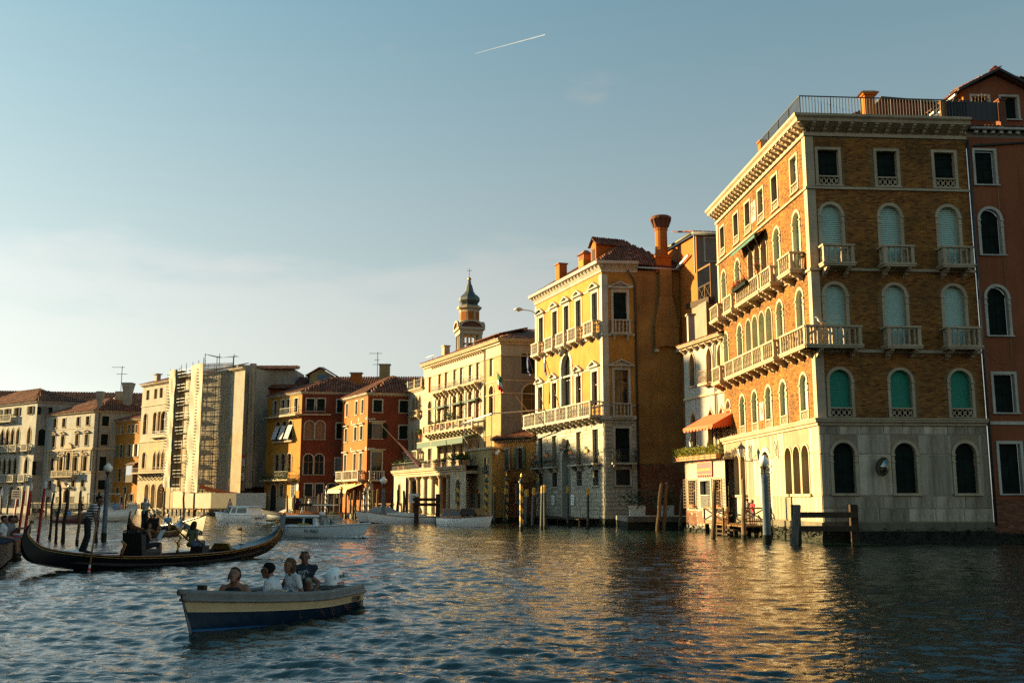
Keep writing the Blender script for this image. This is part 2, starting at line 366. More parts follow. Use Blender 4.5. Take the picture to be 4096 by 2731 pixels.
def outline(kind, s, z, w, h, n=8):
    L, Rr = s - w / 2, s + w / 2
    if kind == 'rect': return [(L, z), (L, z + h), (Rr, z + h), (Rr, z)]
    if kind == 'round':
        r = w / 2; zs = z + h - r
        return [(L, z)] + [(s - r * math.cos(math.pi * i / (2 * n)), zs + r * math.sin(math.pi * i / (2 * n))) for i in range(2 * n + 1)] + [(Rr, z)]
    H = w * .95; zs = z + h - H; a = []
    for i in range(n + 1):
        t = i / n; a.append((w / 2 * math.cos(t * math.pi / 2), H * (.72 * math.sin(t * math.pi / 2) + .28 * t ** 4)))
    return [(L, z)] + [(s - x, zs + y) for x, y in a] + [(s + x, zs + y) for x, y in a[-2::-1]] + [(Rr, z)]
def halfw(kind, w, h, dz):
    if kind == 'rect': return w / 2
    r = w / 2 if kind == 'round' else w * .95
    if dz <= h - r: return w / 2
    k = min(1, (dz - (h - r)) / r)
    return w / 2 * math.sqrt(max(0, 1 - k * k)) if kind == 'round' else w / 2 * (1 - k ** 1.7)

class Fac:
    """a facade plane from P0 to P1; s runs along it, o is outwards, z up"""
    def __init__(s, root, P0, P1):
        s.root = root; s.P0 = P0; s.P1 = P1
        dx, dy = P1[0] - P0[0], P1[1] - P0[1]; s.L = math.hypot(dx, dy); s.d = (dx / s.L, dy / s.L)
        n = (s.d[1], -s.d[0])
        if n[0] * -(P0[0] + P1[0]) + n[1] * -(P0[1] + P1[1]) < 0: n = (-n[0], -n[1])
        s.n = n; s.rz = math.atan2(n[0], -n[1]); s.op = []
    def T(s, a, o, z): return (s.P0[0] + s.d[0] * a + s.n[0] * o, s.P0[1] + s.d[1] * a + s.n[1] * o, z)
    def mb(s): return MB(s.T)
    def wall(s, s0, s1, z0, z1, mat, name='wall', o=0.0, kind=None):
        ops = [q for q in s.op if q[0] + q[2] / 2 > s0 + .01 and q[0] - q[2] / 2 < s1 - .01 and q[1] + q[3] > z0 + .01 and q[1] < z1 - .01]
        X = sorted({round(v, 4) for v in [s0, s1] + [e for q in ops for e in (q[0] - q[2] / 2, q[0] + q[2] / 2)] if s0 <= v <= s1})
        Zs = sorted({round(v, 4) for v in [z0, z1] + [e for q in ops for e in (q[1], q[1] + q[3])] if z0 <= v <= z1})
        mb = s.mb()
        for i in range(len(X) - 1):
            run = None
            for j in range(len(Zs) - 1):
                cx, cz = (X[i] + X[i + 1]) / 2, (Zs[j] + Zs[j + 1]) / 2
                hole = any(abs(cx - q[0]) < q[2] / 2 and q[1] < cz < q[1] + q[3] for q in ops)
                if hole:
                    if run is not None: mb.poly([(X[i], o, run), (X[i + 1], o, run), (X[i + 1], o, Zs[j]), (X[i], o, Zs[j])]); run = None
                elif run is None: run = Zs[j]
            if run is not None: mb.poly([(X[i], o, run), (X[i + 1], o, run), (X[i + 1], o, Zs[-1]), (X[i], o, Zs[-1])])
        for q in ops:
            if q[4] != 'rect':
                pts = outline(q[4], *q[:4]); h = len(pts) // 2
                for seq, c in ((pts[1:h + 1], (q[0] - q[2] / 2, q[1] + q[3])), (pts[h:-1], (q[0] + q[2] / 2, q[1] + q[3]))):
                    for a, b in zip(seq, seq[1:]): mb.poly([(c[0], o, c[1]), (a[0], o, a[1]), (b[0], o, b[1])])
        return mb.build(name, mat, s.root, kind=kind)
    def win(s, a, z, w, h, kind='rect', fill='shut', fm=None, sur=.14, pr=.05, dep=.24, smat='stone', sill=.07, imp=False, hood=None, fret=0, rail=0, n=8, name='window', bars=None):
        s.op.append((a, z, w, h, kind))
        pi = outline(kind, a, z, w, h, n); po = outline(kind, a, z, w + 2 * sur, h + sur, n)
        mb = s.mb(); k = len(pi)
        vs = [(x, pr, y) for x, y in pi] + [(x, pr, y) for x, y in po] + [(x, -.003, y) for x, y in po] + [(x, -dep, y) for x, y in pi]
        fs = []
        for i in range(k - 1): fs += [(i, i + 1, k + i + 1, k + i), (k + i, k + i + 1, 2 * k + i + 1, 2 * k + i), (3 * k + i, 3 * k + i + 1, i + 1, i)]
        mb.add(vs, fs)
        if imp:
            zs = z + h - (w / 2 if kind == 'round' else w * .95)
            for sg in (-1, 1):
                x = a + sg * (w / 2 + sur / 2); mb.box(x - sur * .62, x + sur * .62, -.02, pr + .05, zs - .09, zs); mb.box(x - sur * .6, x + sur * .6, -.02, pr + .04, zs - .42, zs - .36)
        o = mb.build(name, smat, s.root)
        if sill: s.mb().box(a - w / 2 - sur - .05, a + w / 2 + sur + .05, -dep, pr + .07, z - sill - .003, z - .003).build('sill', smat, o)
        if hood:
            b = s.mb(); zt = z + h + sur + .12; W = w / 2 + sur + .28
            b.box(a - w / 2 - sur, a + w / 2 + sur, -.01, .08, z + h + sur + .004, zt)
            b.box(a - W, a + W, -.01, .30, zt + .002, zt + .12)
            if hood == 'ped':
                ap = zt + .12 + W * .46
                for sg in (-1, 1):
                    b.prism([(a + sg * W, -.01, zt + .124), (a + sg * (W - .22), -.01, zt + .124), (a, -.01, ap - .13), (a, -.01, ap)], (0, .31, 0))
                b.prism([(a - W + .25, -.01, zt + .13), (a + W - .25, -.01, zt + .13), (a, -.01, ap - .14)], (0, .07, 0))
            elif hood == 'seg':
                pts = [(a - W * math.cos(math.pi * i / 10), .0, zt + .125 + W * .42 * math.sin(math.pi * i / 10)) for i in range(11)]
                b.prism(pts, (0, .26, 0))
            b.build('pediment' if hood != 'flat' else 'hood', smat, o)
        zf = z + fret; hf = h - fret
        b = s.mb(); D = -dep + .01
        if fill == 'blind':
            nb = max(6, int(hf / .10)); dz = hf / nb
            for i in range(nb):
                za, zb = i * dz, (i + 1) * dz - .004; ha, hb = halfw(kind, w, hf, za), halfw(kind, w, hf, zb)
                b.add([(a - ha, D + .045, zf + za), (a + ha, D + .045, zf + za), (a + hb, D, zf + zb), (a - hb, D, zf + zb)], [(0, 1, 2, 3)])
            b.poly([(x, D - .02, y) for x, y in outline(kind, a, zf, w, hf, n)])
            b.build('blind', fm or 'blind_mint', o)
        elif fill in ('shut', 'board'):
            po2 = outline(kind, a, zf, w, hf, n); b.poly([(x, D - .03, y) for x, y in po2])
            nl = 2 if fill == 'shut' else max(2, int(w / .28)); lw = w / nl
            zt = zf + (hf if kind == 'rect' else hf - w * .30)
            for i in range(nl): b.box(a - w / 2 + i * lw + .012, a - w / 2 + (i + 1) * lw - .012, D - .03, D, zf + .02, zt - .02)
            if fill == 'shut':
                for zz in (.18, .5, .82): b.box(a - w / 2 + .03, a - .02, D, D + .025, zf + (zt - zf) * zz - .05, zf + (zt - zf) * zz + .05); b.box(a + .02, a + w / 2 - .03, D, D + .025, zf + (zt - zf) * zz - .05, zf + (zt - zf) * zz + .05)
            b.build('shutter', fm or 'shutter_green', o)
        else:
            b.poly([(x, D - .04, y) for x, y in outline(kind, a, zf, w, hf, n)]); b.build('pane', 'glass_dark' if fill != 'dark' else 'dark_room', o)
            b = s.mb()
            if fill in ('glass', 'open'):
                t = .035
                b.box(a - t, a + t, D - .03, D + .02, zf, zf + hf * .97); b.box(a - w / 2, a + w / 2, D - .03, D + .018, zf + hf * .62 - t, zf + hf * .62 + t)
                hs = hf if kind == 'rect' else hf - w / 2
                for sg in (-1, 1): b.box(a + sg * (w / 2 - .04) - .035, a + sg * (w / 2 - .04) + .035, D - .03, D + .02, zf, zf + hs)
                b.build('mullion', fm or 'shutter_brown', o)
            if fill == 'open':
                for sg in (-1, 1):
                    b = s.mb(); x = a + sg * (w / 2 + sur * .3 + w * .25)
                    b.box(x - w * .24, x + w * .24, pr + .01, pr + .05, zf + .03, zf + hf - .03)
                    for q in range(6): b.box(x - w * .2, x + w * .2, pr + .05, pr + .065, zf + hf * (.06 + q * .155), zf + hf * (.06 + q * .155) + hf * .09)
                    b.build('shutter', bars or 'shutter_green', o)
            if fill == 'grille':
                b = s.mb()
                for q in range(1, int(w / .16)): xx = a - w / 2 + q * .16; b.box(xx - .012, xx + .012, .02, .045, zf, zf + hf - (0 if kind == 'rect' else w * .15))
                for q in range(1, int(hf / .2)): zz = zf + q * .2; b.box(a - halfw(kind, w, hf, q * .2), a + halfw(kind, w, hf, q * .2), .022, .04, zz - .012, zz + .012)
                b.build('grille', fm or 'iron', o, kind='stuff')
        if fret:
            b = s.mb(); z1 = z + fret; b.box(a - w / 2, a + w / 2, -.06, pr + .03, z1 - .08, z1 - .005); b.box(a - w / 2, a + w / 2, -.05, pr, z, z + .05)
            nn = max(3, round(w / .26)); cw = w / nn; t = .022
            for i in range(nn):
                x0 = a - w / 2 + i * cw; zA, zB = z + .05, z1 - .08
                for (p, q) in (((x0, zA), (x0 + cw, zB)), ((x0 + cw, zA), (x0, zB))):
                    dx, dz = q[0] - p[0], q[1] - p[1]; ln = math.hypot(dx, dz); nx, nz_ = -dz / ln * t, dx / ln * t
                    b.prism([(p[0] + nx, -.03, p[1] + nz_), (q[0] + nx, -.03, q[1] + nz_), (q[0] - nx, -.03, q[1] - nz_), (p[0] - nx, -.03, p[1] - nz_)], (0, .04, 0))
                c = (x0 + cw / 2, (zA + zB) / 2); r = min(cw, zB - zA) * .30
                for k8 in range(8):
                    t0, t1 = k8 * math.pi / 4, (k8 + 1) * math.pi / 4
                    b.prism([(c[0] + rr * math.cos(tt), -.028, c[1] + rr * math.sin(tt)) for rr, tt in ((r, t0), (r, t1), (r * .6, t1), (r * .6, t0))], (0, .04, 0))
            b.build('fretwork', smat, o)
        if rail: iron_rail(s, a - w / 2 - sur, a + w / 2 + sur, z, .18, rail, parent=o)
        return o
    def string(s, s0, s1, z0, z1, o=.08, mat='stone', name='string_course'): return s.mb().box(s0, s1, -.004, o, z0, z1).build(name, mat, s.root)
    def col(s, a, z0, z1, r, o=-.12, mat='stone', parent=None):
        b = s.mb(); h = z1 - z0; b.lathe([(r * 1.35, 0), (r * 1.35, .07), (r, .13), (r * .88, h - .32), (r * .95, h - .30), (r * 1.0, h - .26), (r * 1.5, h - .06), (r * 1.6, h - .05), (r * 1.6, h)], (a, o, z0), 10)
        return b.build('column', mat, parent or s.root, smooth=False)
def iron_rail(F, s0, s1, z, proj, h, parent=None, step=.14, curly=True, name='railing', mat='iron'):
    b = F.mb(); P = [(s0, 0), (s0, proj), (s1, proj), (s1, 0)]
    for (a, o), (a2, o2) in zip(P, P[1:]):
        L = math.hypot(a2 - a, o2 - o)
        for zz in (z + .06, z + h): b.beam((a, o, zz), (a2, o2, zz), .03, .03)
        n = max(1, int(L / step))
        for i in range(n + 1):
            t = i / n; x, y = a + (a2 - a) * t, o + (o2 - o) * t; b.beam((x, y, z), (x, y, z + h), .018, .018)
        if curly:
            for i in range(n):
                t0, t1 = i / n, (i + 1) / n; p, q = (a + (a2 - a) * t0, o + (o2 - o) * t0), (a + (a2 - a) * t1, o + (o2 - o) * t1)
                b.beam((*p, z + h * .25), (*q, z + h * .6), .015, .015); b.beam((*q, z + h * .25), (*p, z + h * .6), .015, .015)
    return b.build(name, mat, parent or F.root, kind='stuff')
def shared(name, fn, mat, smooth=False):
    b = MB(); fn(b); return b.mesh(name, mat, smooth)
BAL = shared('baluster', lambda b: b.lathe([(.06, 0), (.06, .05), (.035, .10), (.062, .30), (.05, .42), (.032, .55), (.04, .8), (.055, .88), (.06, .92), (.06, 1)], n=6), 'stone')
BAL2 = shared('baluster_vase', lambda b: b.lathe([(.075, 0), (.075, .06), (.04, .12), (.085, .32), (.045, .5), (.085, .68), (.04, .88), (.075, .94), (.075, 1)], n=6), 'stone_white')
def _br(b): b.prism([(-.5, 0, 1), (-.5, -1, 1), (-.5, -1, .80), (-.5, -.86, .74), (-.5, -.72, .55), (-.5, -.52, .50), (-.5, -.36, .22), (-.5, -.14, .16), (-.5, -.06, 0), (-.5, 0, 0)], (1, 0, 0))
BRK = shared('bracket', _br, 'stone'); BRKW = shared('bracket_white', _br, 'stone_white'); BRKC = shared('bracket_cream', _br, 'plaster_cream')
def brackets(F, s_list, z, w, proj, h, me=None, parent=None, name='bracket'):
    for a in s_list: inst(me or BRK, name, F.T(a, 0, z - h), parent or F.root, F.rz, (w, proj, h))
def frange(a, b, n): return [a + (b - a) * i / max(1, n - 1) for i in range(n)]
def balcony(F, s0, s1, z, proj=.8, h=.95, nb=6, nside=2, mat='stone', bal=None, br=None, piers=(), sides=(1, 1), brh=.45):
    bal = bal or BAL; b = F.mb(); pw = .17
    b.box(s0 - .07, s1 + .07, -.003, proj + .07, z - .10, z); b.box(s0 - .03, s1 + .03, -.003, proj + .03, z - .20, z - .102)
    o = b.build('balcony', mat, F.root)
    b = F.mb(); t = .09
    b.box(s0 - .04, s1 + .04, proj - 2 * t - .02, proj + .04, z + h - .10, z + h)
    for sg, a in ((sides[0], s0), (sides[1], s1)):
        if sg: b.box(a - .04 if a == s0 else a - 2 * t, a + 2 * t if a == s0 else a + .04, .0, proj - 2 * t - .022, z + h - .10, z + h - .002)
    b.build('handrail', mat, o)
    P = [s0 + pw / 2, s1 - pw / 2] + list(piers); P.sort()
    for a in P: F.mb().frustum(a - pw / 2, a + pw / 2, proj - pw, proj, z + .002, z + h - .102, 0.0).build('pier', mat, o)
    per = nb
    for a, c in zip(P, P[1:]):
        k = max(1, round(per * (c - a) / (s1 - s0)))
        for i in range(k):
            x = a + pw / 2 + (c - a - pw) * (i + .5) / k; inst(bal, 'baluster', F.T(x, proj - .085, z + .002), o, F.rz, (1, 1, h - .104))
    for sg, a in ((sides[0], s0 + .09), (sides[1], s1 - .09)):
        if sg:
            for i in range(nside): inst(bal, 'baluster', F.T(a, .05 + (proj - pw - .05) * (i + .5) / nside, z + .002), o, F.rz, (1, 1, h - .104))
    if br is None: br = [s0 + .25, s1 - .25]
    brackets(F, br, z - .202, .18, proj * .92, brh, BRK if mat == 'stone' else BRKW, o)
    return o
def sweep(root, pts, prof, mat, name='cornice', side=1, closed=False):
    """profile [(out, z)] mitred along a plan polyline; out is to the right of travel times side"""
    n = len(pts); b = MB(); rings = []
    for i, p in enumerate(pts):
        if closed: a, c = pts[i - 1], pts[(i + 1) % n]
        else: a, c = pts[max(i - 1, 0)], pts[min(i + 1, n - 1)]
        def nr(u, v):
            dx, dy = v[0] - u[0], v[1] - u[1]; L = math.hypot(dx, dy) or 1; return (dy / L * side, -dx / L * side)
        n1 = nr(a, p) if a != p else nr(p, c); n2 = nr(p, c) if c != p else n1
        mx, my = n1[0] + n2[0], n1[1] + n2[1]; k = 1 / max(.3, (mx * n1[0] + my * n1[1])); rings.append([(p[0] + mx * k * o, p[1] + my * k * o, z) for o, z in prof])
    vs = [q for r_ in rings for q in r_]; m_ = len(prof); fs = []
    for i in range(n if closed else n - 1):
        j = (i + 1) % n
        for q in range(m_ - 1): fs.append((i * m_ + q, j * m_ + q, j * m_ + q + 1, i * m_ + q + 1))
    if not closed: fs += [tuple(range(m_)), tuple(range((n - 1) * m_, n * m_))[::-1]]
    b.add(vs, fs); return b.build(name, mat, root)
def corn(z0, z1, o): 
    h = z1 - z0
    return [(-.002, z0), (o * .35, z0), (o * .4, z0 + h * .3), (o * .8, z0 + h * .45), (o * .85, z0 + h * .7), (o, z0 + h * .78), (o, z1), (-.002, z1)]
def roof_plane(root, pts, tw=.22, tl=.42, mat='tile', name='roof', bed=True, parent=None):
    """pts: 3D polygon whose first edge is the eave; barrel tiles laid in rows up the slope"""
    P = [Vector(p) for p in pts]; A = P[0]; u = (P[1] - P[0]).normalized(); nrm = u.cross((P[-1] - P[0])).normalized()
    if nrm.z < 0: nrm = -nrm
    v = nrm.cross(u).normalized()
    if v.z < 0: v = -v
    q2 = [((p - A).dot(u), (p - A).dot(v)) for p in P]
    ro = MB().poly([tuple(p - nrm * .02) for p in P]).build(name, 'tile_bed', parent or root)
    u0, u1 = min(a for a, _ in q2), max(a for a, _ in q2); v1 = max(b for _, b in q2); b = MB()
    def inside(x, y):
        c = False
        for (x0, y0), (x1, y1) in zip(q2, q2[1:] + q2[:1]):
            if (y0 > y) != (y1 > y) and x < (x1 - x0) * (y - y0) / (y1 - y0) + x0: c = not c
        return c
    j = 0; y = -.06
    while y < v1:
        x = u0 + tw / 2
        while x < u1:
            if inside(x, y + tl * .5):
                jx, jy, jz = random.uniform(-.012, .012), random.uniform(-.02, .02), random.uniform(-.006, .012)
                vs = []
                for vv, lift, k in ((y + jy, .035, 1.0), (y + jy + tl * 1.08, .012, .9)):
                    for c, hh in ((-.5, 0), (-.22, .075), (.22, .075), (.5, 0)): vs.append(tuple(A + u * (x + jx + c * tw * .98 * k) + v * vv + nrm * (hh * tw / .22 + lift + jz)))
                b.add(vs, [(0, 1, 5, 4), (1, 2, 6, 5), (2, 3, 7, 6), (0, 3, 2, 1)])
            x += tw
        y += tl; j += 1
    if b.f: b.build('roof_tiles', mat, ro, kind='stuff')
    return ro
def brickwork(F, s0, s1, z0, z1, mat, bw=.255, bh=.072, skip=(), o=.0, shape=None, name='bricks', keep=1.0):
    b = F.mb(); row = 0; z = z0; g = .010; hold = list(skip)
    for q in F.op: hold.append((q[0] - q[2] / 2 - .13, q[0] + q[2] / 2 + .13, q[1] - .06, q[1] + q[3] + .12, q))
    while z + bh < z1:
        x = s0 - (bw / 2 if row % 2 else 0)
        while x < s1:
            a, c = max(x, s0), min(x + bw - g, s1); cx, cz = (a + c) / 2, z + bh / 2; ok = c - a > .05
            if ok:
                for h in hold:
                    if h[0] < c and h[1] > a and h[2] < cz < h[3]:
                        if len(h) > 4 and h[4][4] != 'rect':
                            q = h[4]; ww, hh = q[2] + .26, q[3] + .13; hw = halfw(q[4], ww, hh, cz - q[1])
                            if a < q[0] + hw and c > q[0] - hw: ok = False; break
                        else: ok = False; break
            if ok and shape and not shape(cx, cz): ok = False
            if ok and keep < 1 and random.random() > keep: ok = False
            if ok:
                p = o + random.uniform(.006, .020)
                b.add([(a, o - .01, z), (c, o - .01, z), (c, o - .01, z + bh - g), (a, o - .01, z + bh - g), (a, p, z), (c, p, z), (c, p, z + bh - g), (a, p, z + bh - g)], [(4, 5, 6, 7), (0, 1, 5, 4), (1, 2, 6, 5), (2, 3, 7, 6), (3, 0, 4, 7)])
            x += bw
        z += bh; row += 1
    return b.build(name, mat, F.root, kind='stuff')
_blk = {}
def stones(F, rects, mat='stone_slab', name='stone_slab', pr=.02, k=.012, ops=True):
    """each stone is its own object sharing one chamfered unit block"""
    if mat not in _blk: _blk[mat] = shared('block_' + mat, lambda b: b.add([(0, 0, 0), (1, 0, 0), (1, 0, 1), (0, 0, 1), (.015, -1, .02), (.985, -1, .02), (.985, -1, .98), (.015, -1, .98)], [(4, 5, 6, 7), (0, 1, 5, 4), (1, 2, 6, 5), (2, 3, 7, 6), (3, 0, 4, 7)]), mat)
    flip = abs(F.d[0] * math.cos(F.rz) + F.d[1] * math.sin(F.rz) - 1) > .1      # s runs against local x
    for (a, c, z0, z1) in rects:
        p = pr * random.uniform(.5, 1.7); x = c - k / 2 if flip else a + k / 2
        inst(_blk[mat], name, F.T(x, -.003, z0 + k / 2), F.root, F.rz, (c - a - k, p, z1 - z0 - k))
def split_rects(F, s0, s1, z_levels, wmin, wmax, sur=.16):
    """courses of stones broken at random, kept clear of openings and their surrounds"""
    out = []
    ops = [(q[0] - q[2] / 2 - sur, q[0] + q[2] / 2 + sur, q[1] - .1, q[1] + q[3] + sur) for q in F.op]
    for z0, z1 in zip(z_levels, z_levels[1:]):
        blk = sorted((max(a, s0), min(c, s1)) for a, c, y0, y1 in ops if y0 < z1 - .02 and y1 > z0 + .02 and a < s1 and c > s0)
        cur = s0; gaps = []
        for a, c in blk:
            if a - cur > .08: gaps.append((cur, a))
            cur = max(cur, c)
        if s1 - cur > .08: gaps.append((cur, s1))
        for a, c in gaps:
            n = max(1, round((c - a) / random.uniform(wmin, wmax))); cuts = [a + (c - a) * i / n + (random.uniform(-.12, .12) * (c - a) / n if 0 < i < n else 0) for i in range(n + 1)]
            out += [(p, q, z0, z1) for p, q in zip(cuts, cuts[1:])]
    return out
def leaves(mb, pts, size=.08, n=1, m=0):
    for p in pts:
        for _ in range(n):
            a = random.uniform(0, 6.28); t = random.uniform(-.9, .9); s = size * random.uniform(.6, 1.3)
            u = Vector((math.cos(a), math.sin(a), t)).normalized() * s; w = u.cross(Vector((random.uniform(-1, 1), random.uniform(-1, 1), 1))).normalized() * s * .45
            q = Vector(p); mb.add([tuple(q - u), tuple(q + w), tuple(q + u), tuple(q - w)], [(0, 1, 2, 3)], m)
BAKE = bpy.data.scenes.new('bake')          # scratch scene, removed at the end
def bake(o):
    BAKE.collection.objects.link(o)
    with bpy.context.temp_override(scene=BAKE, view_layer=BAKE.view_layers[0]):
        dg = bpy.context.evaluated_depsgraph_get(); dg.update()
        return bpy.data.meshes.new_from_object(o.evaluated_get(dg))
def text_mesh(txt, size, mat, ext=.004, shear=0.0):
    c = bpy.data.curves.new('lettering', 'FONT'); c.body = txt; c.size = size; c.extrude = ext; c.align_x = 'CENTER'; c.align_y = 'CENTER'; c.shear = shear; c.resolution_u = 3
    o = bpy.data.objects.new('lettering', c); me = bake(o); bpy.data.objects.remove(o); bpy.data.curves.remove(c)
    me.materials.clear(); me.materials.append(M[mat]); return me
def text_on(F, txt, a, z, size, mat, parent, o=.05, sx=1, shear=0):
    t = inst(text_mesh(txt, size, mat, shear=shear), 'lettering', F.T(a, o, z), parent, scale=(sx, 1, 1)); t.rotation_euler = (math.pi / 2, 0, F.rz); return t
# ---------------------------------------------------------------- water: one sheet with real waves
def make_water():
    ys = [-60, -30, -12, -5, 0]; y = 2.5
    while y < 240:
        ys.append(y); y += max(.05, .0036 * y)
    ys += [260, 300, 400, 700, 2000]; ys = np.array(ys)
    fr = np.concatenate([[-40, -12, -5, -2.5, -1.5], np.linspace(-1, 1, 640), [1.5, 2.5, 5, 12, 40]])
    hw = .58 * np.maximum(ys, 0) + 5
    X = hw[:, None] * fr[None, :]; Y = np.repeat(ys[:, None], len(fr), 1)
    dx = np.gradient(X, axis=1); dy = np.gradient(Y, axis=0); cell = np.maximum(dx, dy)
    rg = np.random.default_rng(11); Zw = np.zeros_like(X)
    for lam, amp, cnt in ((5.5, .016, 5), (2.6, .013, 8), (1.35, .0110, 12), (.72, .0115, 16), (.42, .0110, 18), (.26, .0080, 18)):
        for _ in range(cnt):
            L = lam * rg.uniform(.75, 1.3); th = rg.normal(R(78), R(30)); k = 2 * math.pi / L; ph = rg.uniform(0, 6.28)
            a = amp * rg.uniform(.6, 1.3) / math.sqrt(cnt / 6)
            f = np.clip((L / cell - 2.2) / 2, 0, 1)
            c = np.cos(k * (X * math.cos(th) + Y * math.sin(th)) + ph + .9 * np.sin(X * .23 + Y * .17 + ph))
            Zw += a * f * (1.15 * np.exp(.75 * (c - 1)) * 1.6 - .75) if lam < 3 else a * f * c
    calm = np.clip((X + 7) / 13, 0, 1); calm = calm * calm * (3 - 2 * calm); Zw *= 0.80 - .27 * calm + .18 * np.sin(X * .31 + 1.3 * np.sin(Y * .11)) * np.sin(Y * .19 + X * .07)
    for bx, by, hx, hy, Lb, A in ((-4.95, 16.0, -.29, -.957, 4.9, .085), (-8.2, 57.5, .9, -.44, 6, .12), (-29, 100.2, -.82, .56, 6, .12)):      # wakes
        h_ = math.hypot(hx, hy); ux, uy = hx / h_, hy / h_; r_ = -((X - bx) * ux + (Y - by) * uy); lat = np.abs(-(X - bx) * uy + (Y - by) * ux); on = np.clip(r_ + .6, 0, 1)
        arm = .30 * r_ + .15; Zw += A * on * np.exp(-np.clip(r_, 0, 99) / 5) * np.exp(-((lat - arm) / .22) ** 2)
        Zw += A * .45 * on * np.exp(-np.clip(r_, 0, 99) / 9) * np.exp(-((lat - arm * 1.5 - .2) / .35) ** 2)
        Zw += A * .55 * np.clip(r_ - Lb, 0, 1) * np.exp(-np.clip(r_ - Lb, 0, 99) / 6) * np.exp(-(lat / .8) ** 2) * np.sin(r_ * 6.3 + 2 * np.sin(lat * 5))
    Zw *= np.clip(1 - np.abs(fr) / 1.4, 0, 1)[None, :] ** .3 * np.where(ys > 245, 0, 1)[:, None]
    ny, nx = X.shape; v = np.stack([X, Y, Zw], -1).reshape(-1, 3)
    i = np.arange(ny * nx).reshape(ny, nx); q = np.stack([i[:-1, :-1], i[:-1, 1:], i[1:, 1:], i[1:, :-1]], -1).reshape(-1, 4)
    me = bpy.data.meshes.new('water'); me.vertices.add(len(v)); me.vertices.foreach_set('co', v.ravel())
    me.loops.add(q.size); me.loops.foreach_set('vertex_index', q.ravel().astype(np.int32)); me.polygons.add(len(q))
    me.polygons.foreach_set('loop_start', np.arange(0, q.size, 4, dtype=np.int32)); me.polygons.foreach_set('use_smooth', np.ones(len(q), bool))
    me.update(calc_edges=True); me.materials.append(M['water'])
    o = bpy.data.objects.new('water', me); link(o); o['kind'] = 'structure'
make_water()
b = MB(); b.poly([(-2000, -2000, -4), (2000, -2000, -4), (2000, 2000, -4), (-2000, 2000, -4)]); b.build('canal_bed', 'algae', base=(0, 0, -4), kind='structure')

# ---------------------------------------------------------------- brick palace on the corner
BC = (15.7, 51.0); BD = (-.0668, .9978)
BR = (24.58, 51.61); BL = (BC[0] + BD[0] * 17.6, BC[1] + BD[1] * 17.6); BB = (BR[0] + BD[0] * 17.6, BR[1] + BD[1] * 17.6)
pal = thing('brick_palace', (BC[0], BC[1], 0), 'tall ochre brick palace with white stone balconies and green blinds on the canal corner', 'palace')
FR = Fac(pal, BC, BR); FL = Fac(pal, BC, BL)
fc = (1.2, 4.42, 7.62); lc = (1.85, 5.1, 7.68, 10.35, 12.9, 16.15)
for i, a in enumerate(fc):
    FR.win(a, 18.72, 1.12, 1.96, 'rect', 'shut', sur=.15, fret=.52)
    FR.win(a, 14.35, 1.10, 3.3, 'round', 'blind', 'blind_mint', sur=.16, imp=True, sill=0)
    FR.win(a, 10.05, 1.12, 3.28, 'round', 'blind', 'blind_mint', sur=.16, imp=True, sill=0)
    FR.win(a + .03, 6.38, 1.14, 2.45, 'round', 'blind', 'blind_green', sur=.15, imp=True, fret=.5, sill=0)
    FR.win(a + .03, 2.52, 1.14, 2.55, 'round', 'shut', sur=.16, imp=True, sill=.12)
for i, a in enumerate(lc):
    FL.win(a, 18.88, 1.0, 2.0, 'rect', 'shut', fm='shutter_sage' if i in (0, 2) else None, sur=.14, fret=.5)
    FL.win(a, 6.38, 1.02, 2.42, 'round', 'blind', 'blind_blue', sur=.15, imp=True, fret=.5, sill=0)
    if i in (0, 1, 4, 5):
        FL.win(a, 14.35, 1.02, 3.38, 'round', 'blind', 'blind_blue', sur=.16, imp=True, sill=0, dep=.28)
        FL.win(a, 10.1, 1.02, 3.3, 'round', 'blind', 'blind_blue', sur=.16, imp=True, sill=0, dep=.28)
for a in (7.45, 8.75, 10.05): FL.win(a, 14.35, 1.06, 3.3, 'round', 'glass', sur=.10, sill=0, dep=.45)
for a in (7.05, 8.38, 9.71, 11.04): FL.win(a, 10.1, 1.08, 3.3, 'round', 'blind', 'blind_blue', sur=.10, sill=0, dep=.45)
for a in (8.1, 9.4): FL.col(a, 14.37, 17.12, .10, -.12)
for a in (7.715, 9.045, 10.375): FL.col(a, 10.12, 12.8, .10, -.12)
for a in (2.08, 3.4, 4.72, 13.25, 14.58, 15.9): FL.win(a, 2.5, 1.06, 2.55, 'round', 'board', 'shutter_olive', sur=.11, sill=0, dep=.42)
for a in (2.74, 4.06, 13.915, 15.24): FL.col(a, 2.52, 4.54, .11, -.12)
FL.mb().box(1.3, 5.5, -.003, .14, 2.36, 2.497).build('sill', 'stone', pal); FL.mb().box(12.5, 16.65, -.003, .14, 2.36, 2.497).build('sill', 'stone', pal)
FL.win(8.72, .62, 1.7, 4.4, 'round', 'grille', sur=.3, sill=0, dep=.5, name='doorway', imp=True, smat='stone_white')
